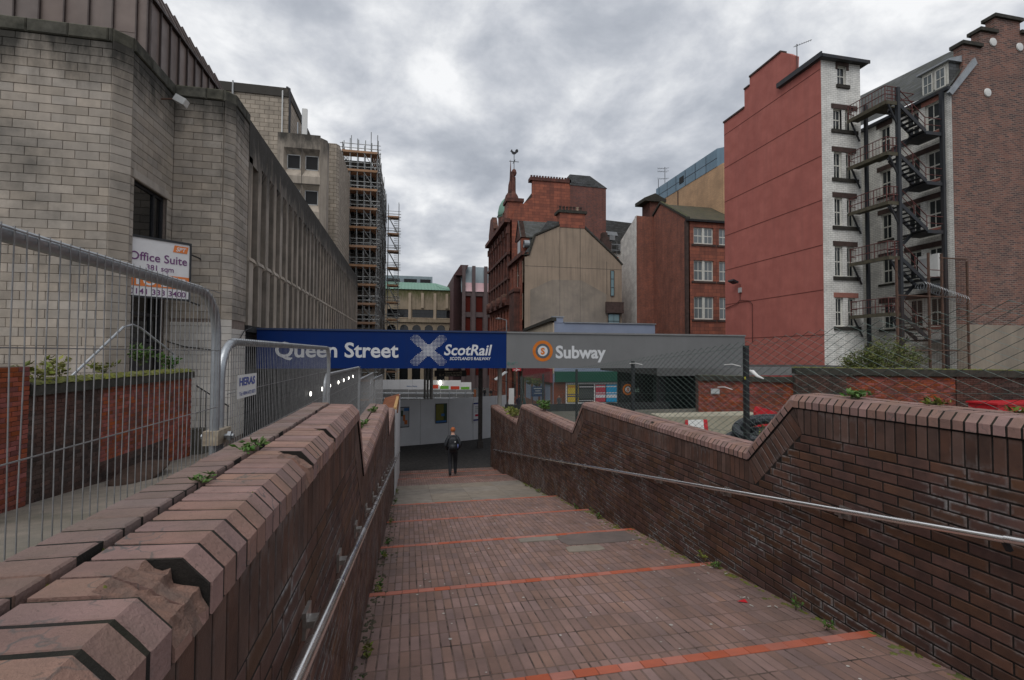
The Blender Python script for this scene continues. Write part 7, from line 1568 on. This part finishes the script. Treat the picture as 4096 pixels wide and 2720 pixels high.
mm = bpy.data.meshes.new('bag_body'); bmm.to_mesh(mm); bmm.free(); mm.materials.append(m_pack)
for p in mm.polygons: p.use_smooth = True
o = bpy.data.objects.new('bag_body', mm); link(o, bp, Mm)
def bpart(name, g, m): mm = g.mesh(name, m, True); o = bpy.data.objects.new(name, mm); link(o, bp, Mm)
bpart('front_pocket', G().obox((0, -.305, 1.10), (.12, 0, 0), (0, .025, 0), (0, -.01, .11)), m_pack)
for s in (-1, 1): bpart('strap', G().path([(s * .09, -.13, 1.44), (s * .115, -.08, 1.485), (s * .12, .0, 1.49), (s * .13, .10, 1.40)], .018, 6), m_pack)
bpart('haul_loop', G().path([(-.03, -.19, 1.46), (0, -.2, 1.50), (.03, -.19, 1.46)], .008, 6), m_pack)
bpart('bottle', G().lathe([(.0, 0), (.028, .0), (.03, .1), (.02, .13), (.014, .15)], (.175, -.22, 1.06), 10), flat('bottle_blue', (.18, .22, .45)))
bpart('white_badge', G().box(.055, .10, -.312, -.30, 1.285, 1.315), m_whitep)
m_c = [flat('coat_navy', (.02, .025, .04)), flat('coat_black', (.02, .02, .022)), flat('coat_grey', (.06, .06, .065)), flat('shirt_white', (.5, .5, .5)), flat('trousers_tan', (.24, .17, .11)), flat('coat_teal', (.02, .06, .06))]
fp = [('person in dark clothes walking in the far street left of the other two', (12.68, 83, streetz(83)), 0, 1.75, m_c[1], m_c[0]), ('person in dark jacket and tan trousers in the far street', (13.75, 83, streetz(83)), 3.0, 1.65, m_c[1], m_c[4]), ('person in black leaning by the sandstone front in the far street', (13.45, 80, streetz(80)), 1.5, 1.7, m_c[1], m_c[2]),
      ('bald person in dark suit standing at the pub', (10.35, 46, streetz(46)), 2.6, 1.8, m_c[0], m_c[0]), ('person in a pink hat at the pub terrace', (11.0, 46.4, streetz(46)), 1.2, 1.75, m_c[5], m_c[2]), ('person in a pale top seated side of the pub terrace', (9.9, 47.5, streetz(47)), 3.3, 1.7, m_c[3], m_c[2]), ('person sitting beside the poster wall in a grey jacket', (14.6, 46.6, streetz(46) + .1), 3.1, 1.6, m_c[2], m_c[1])]
for (lab, loc, yw, h, c1_, c2_) in fp: person(lab, loc, yw, h, c1_, c2_, m_hairb if 'bald' not in lab else m_skin, pocket=False, sub=1, pose='walk' if 'walk' in lab else 'stand')
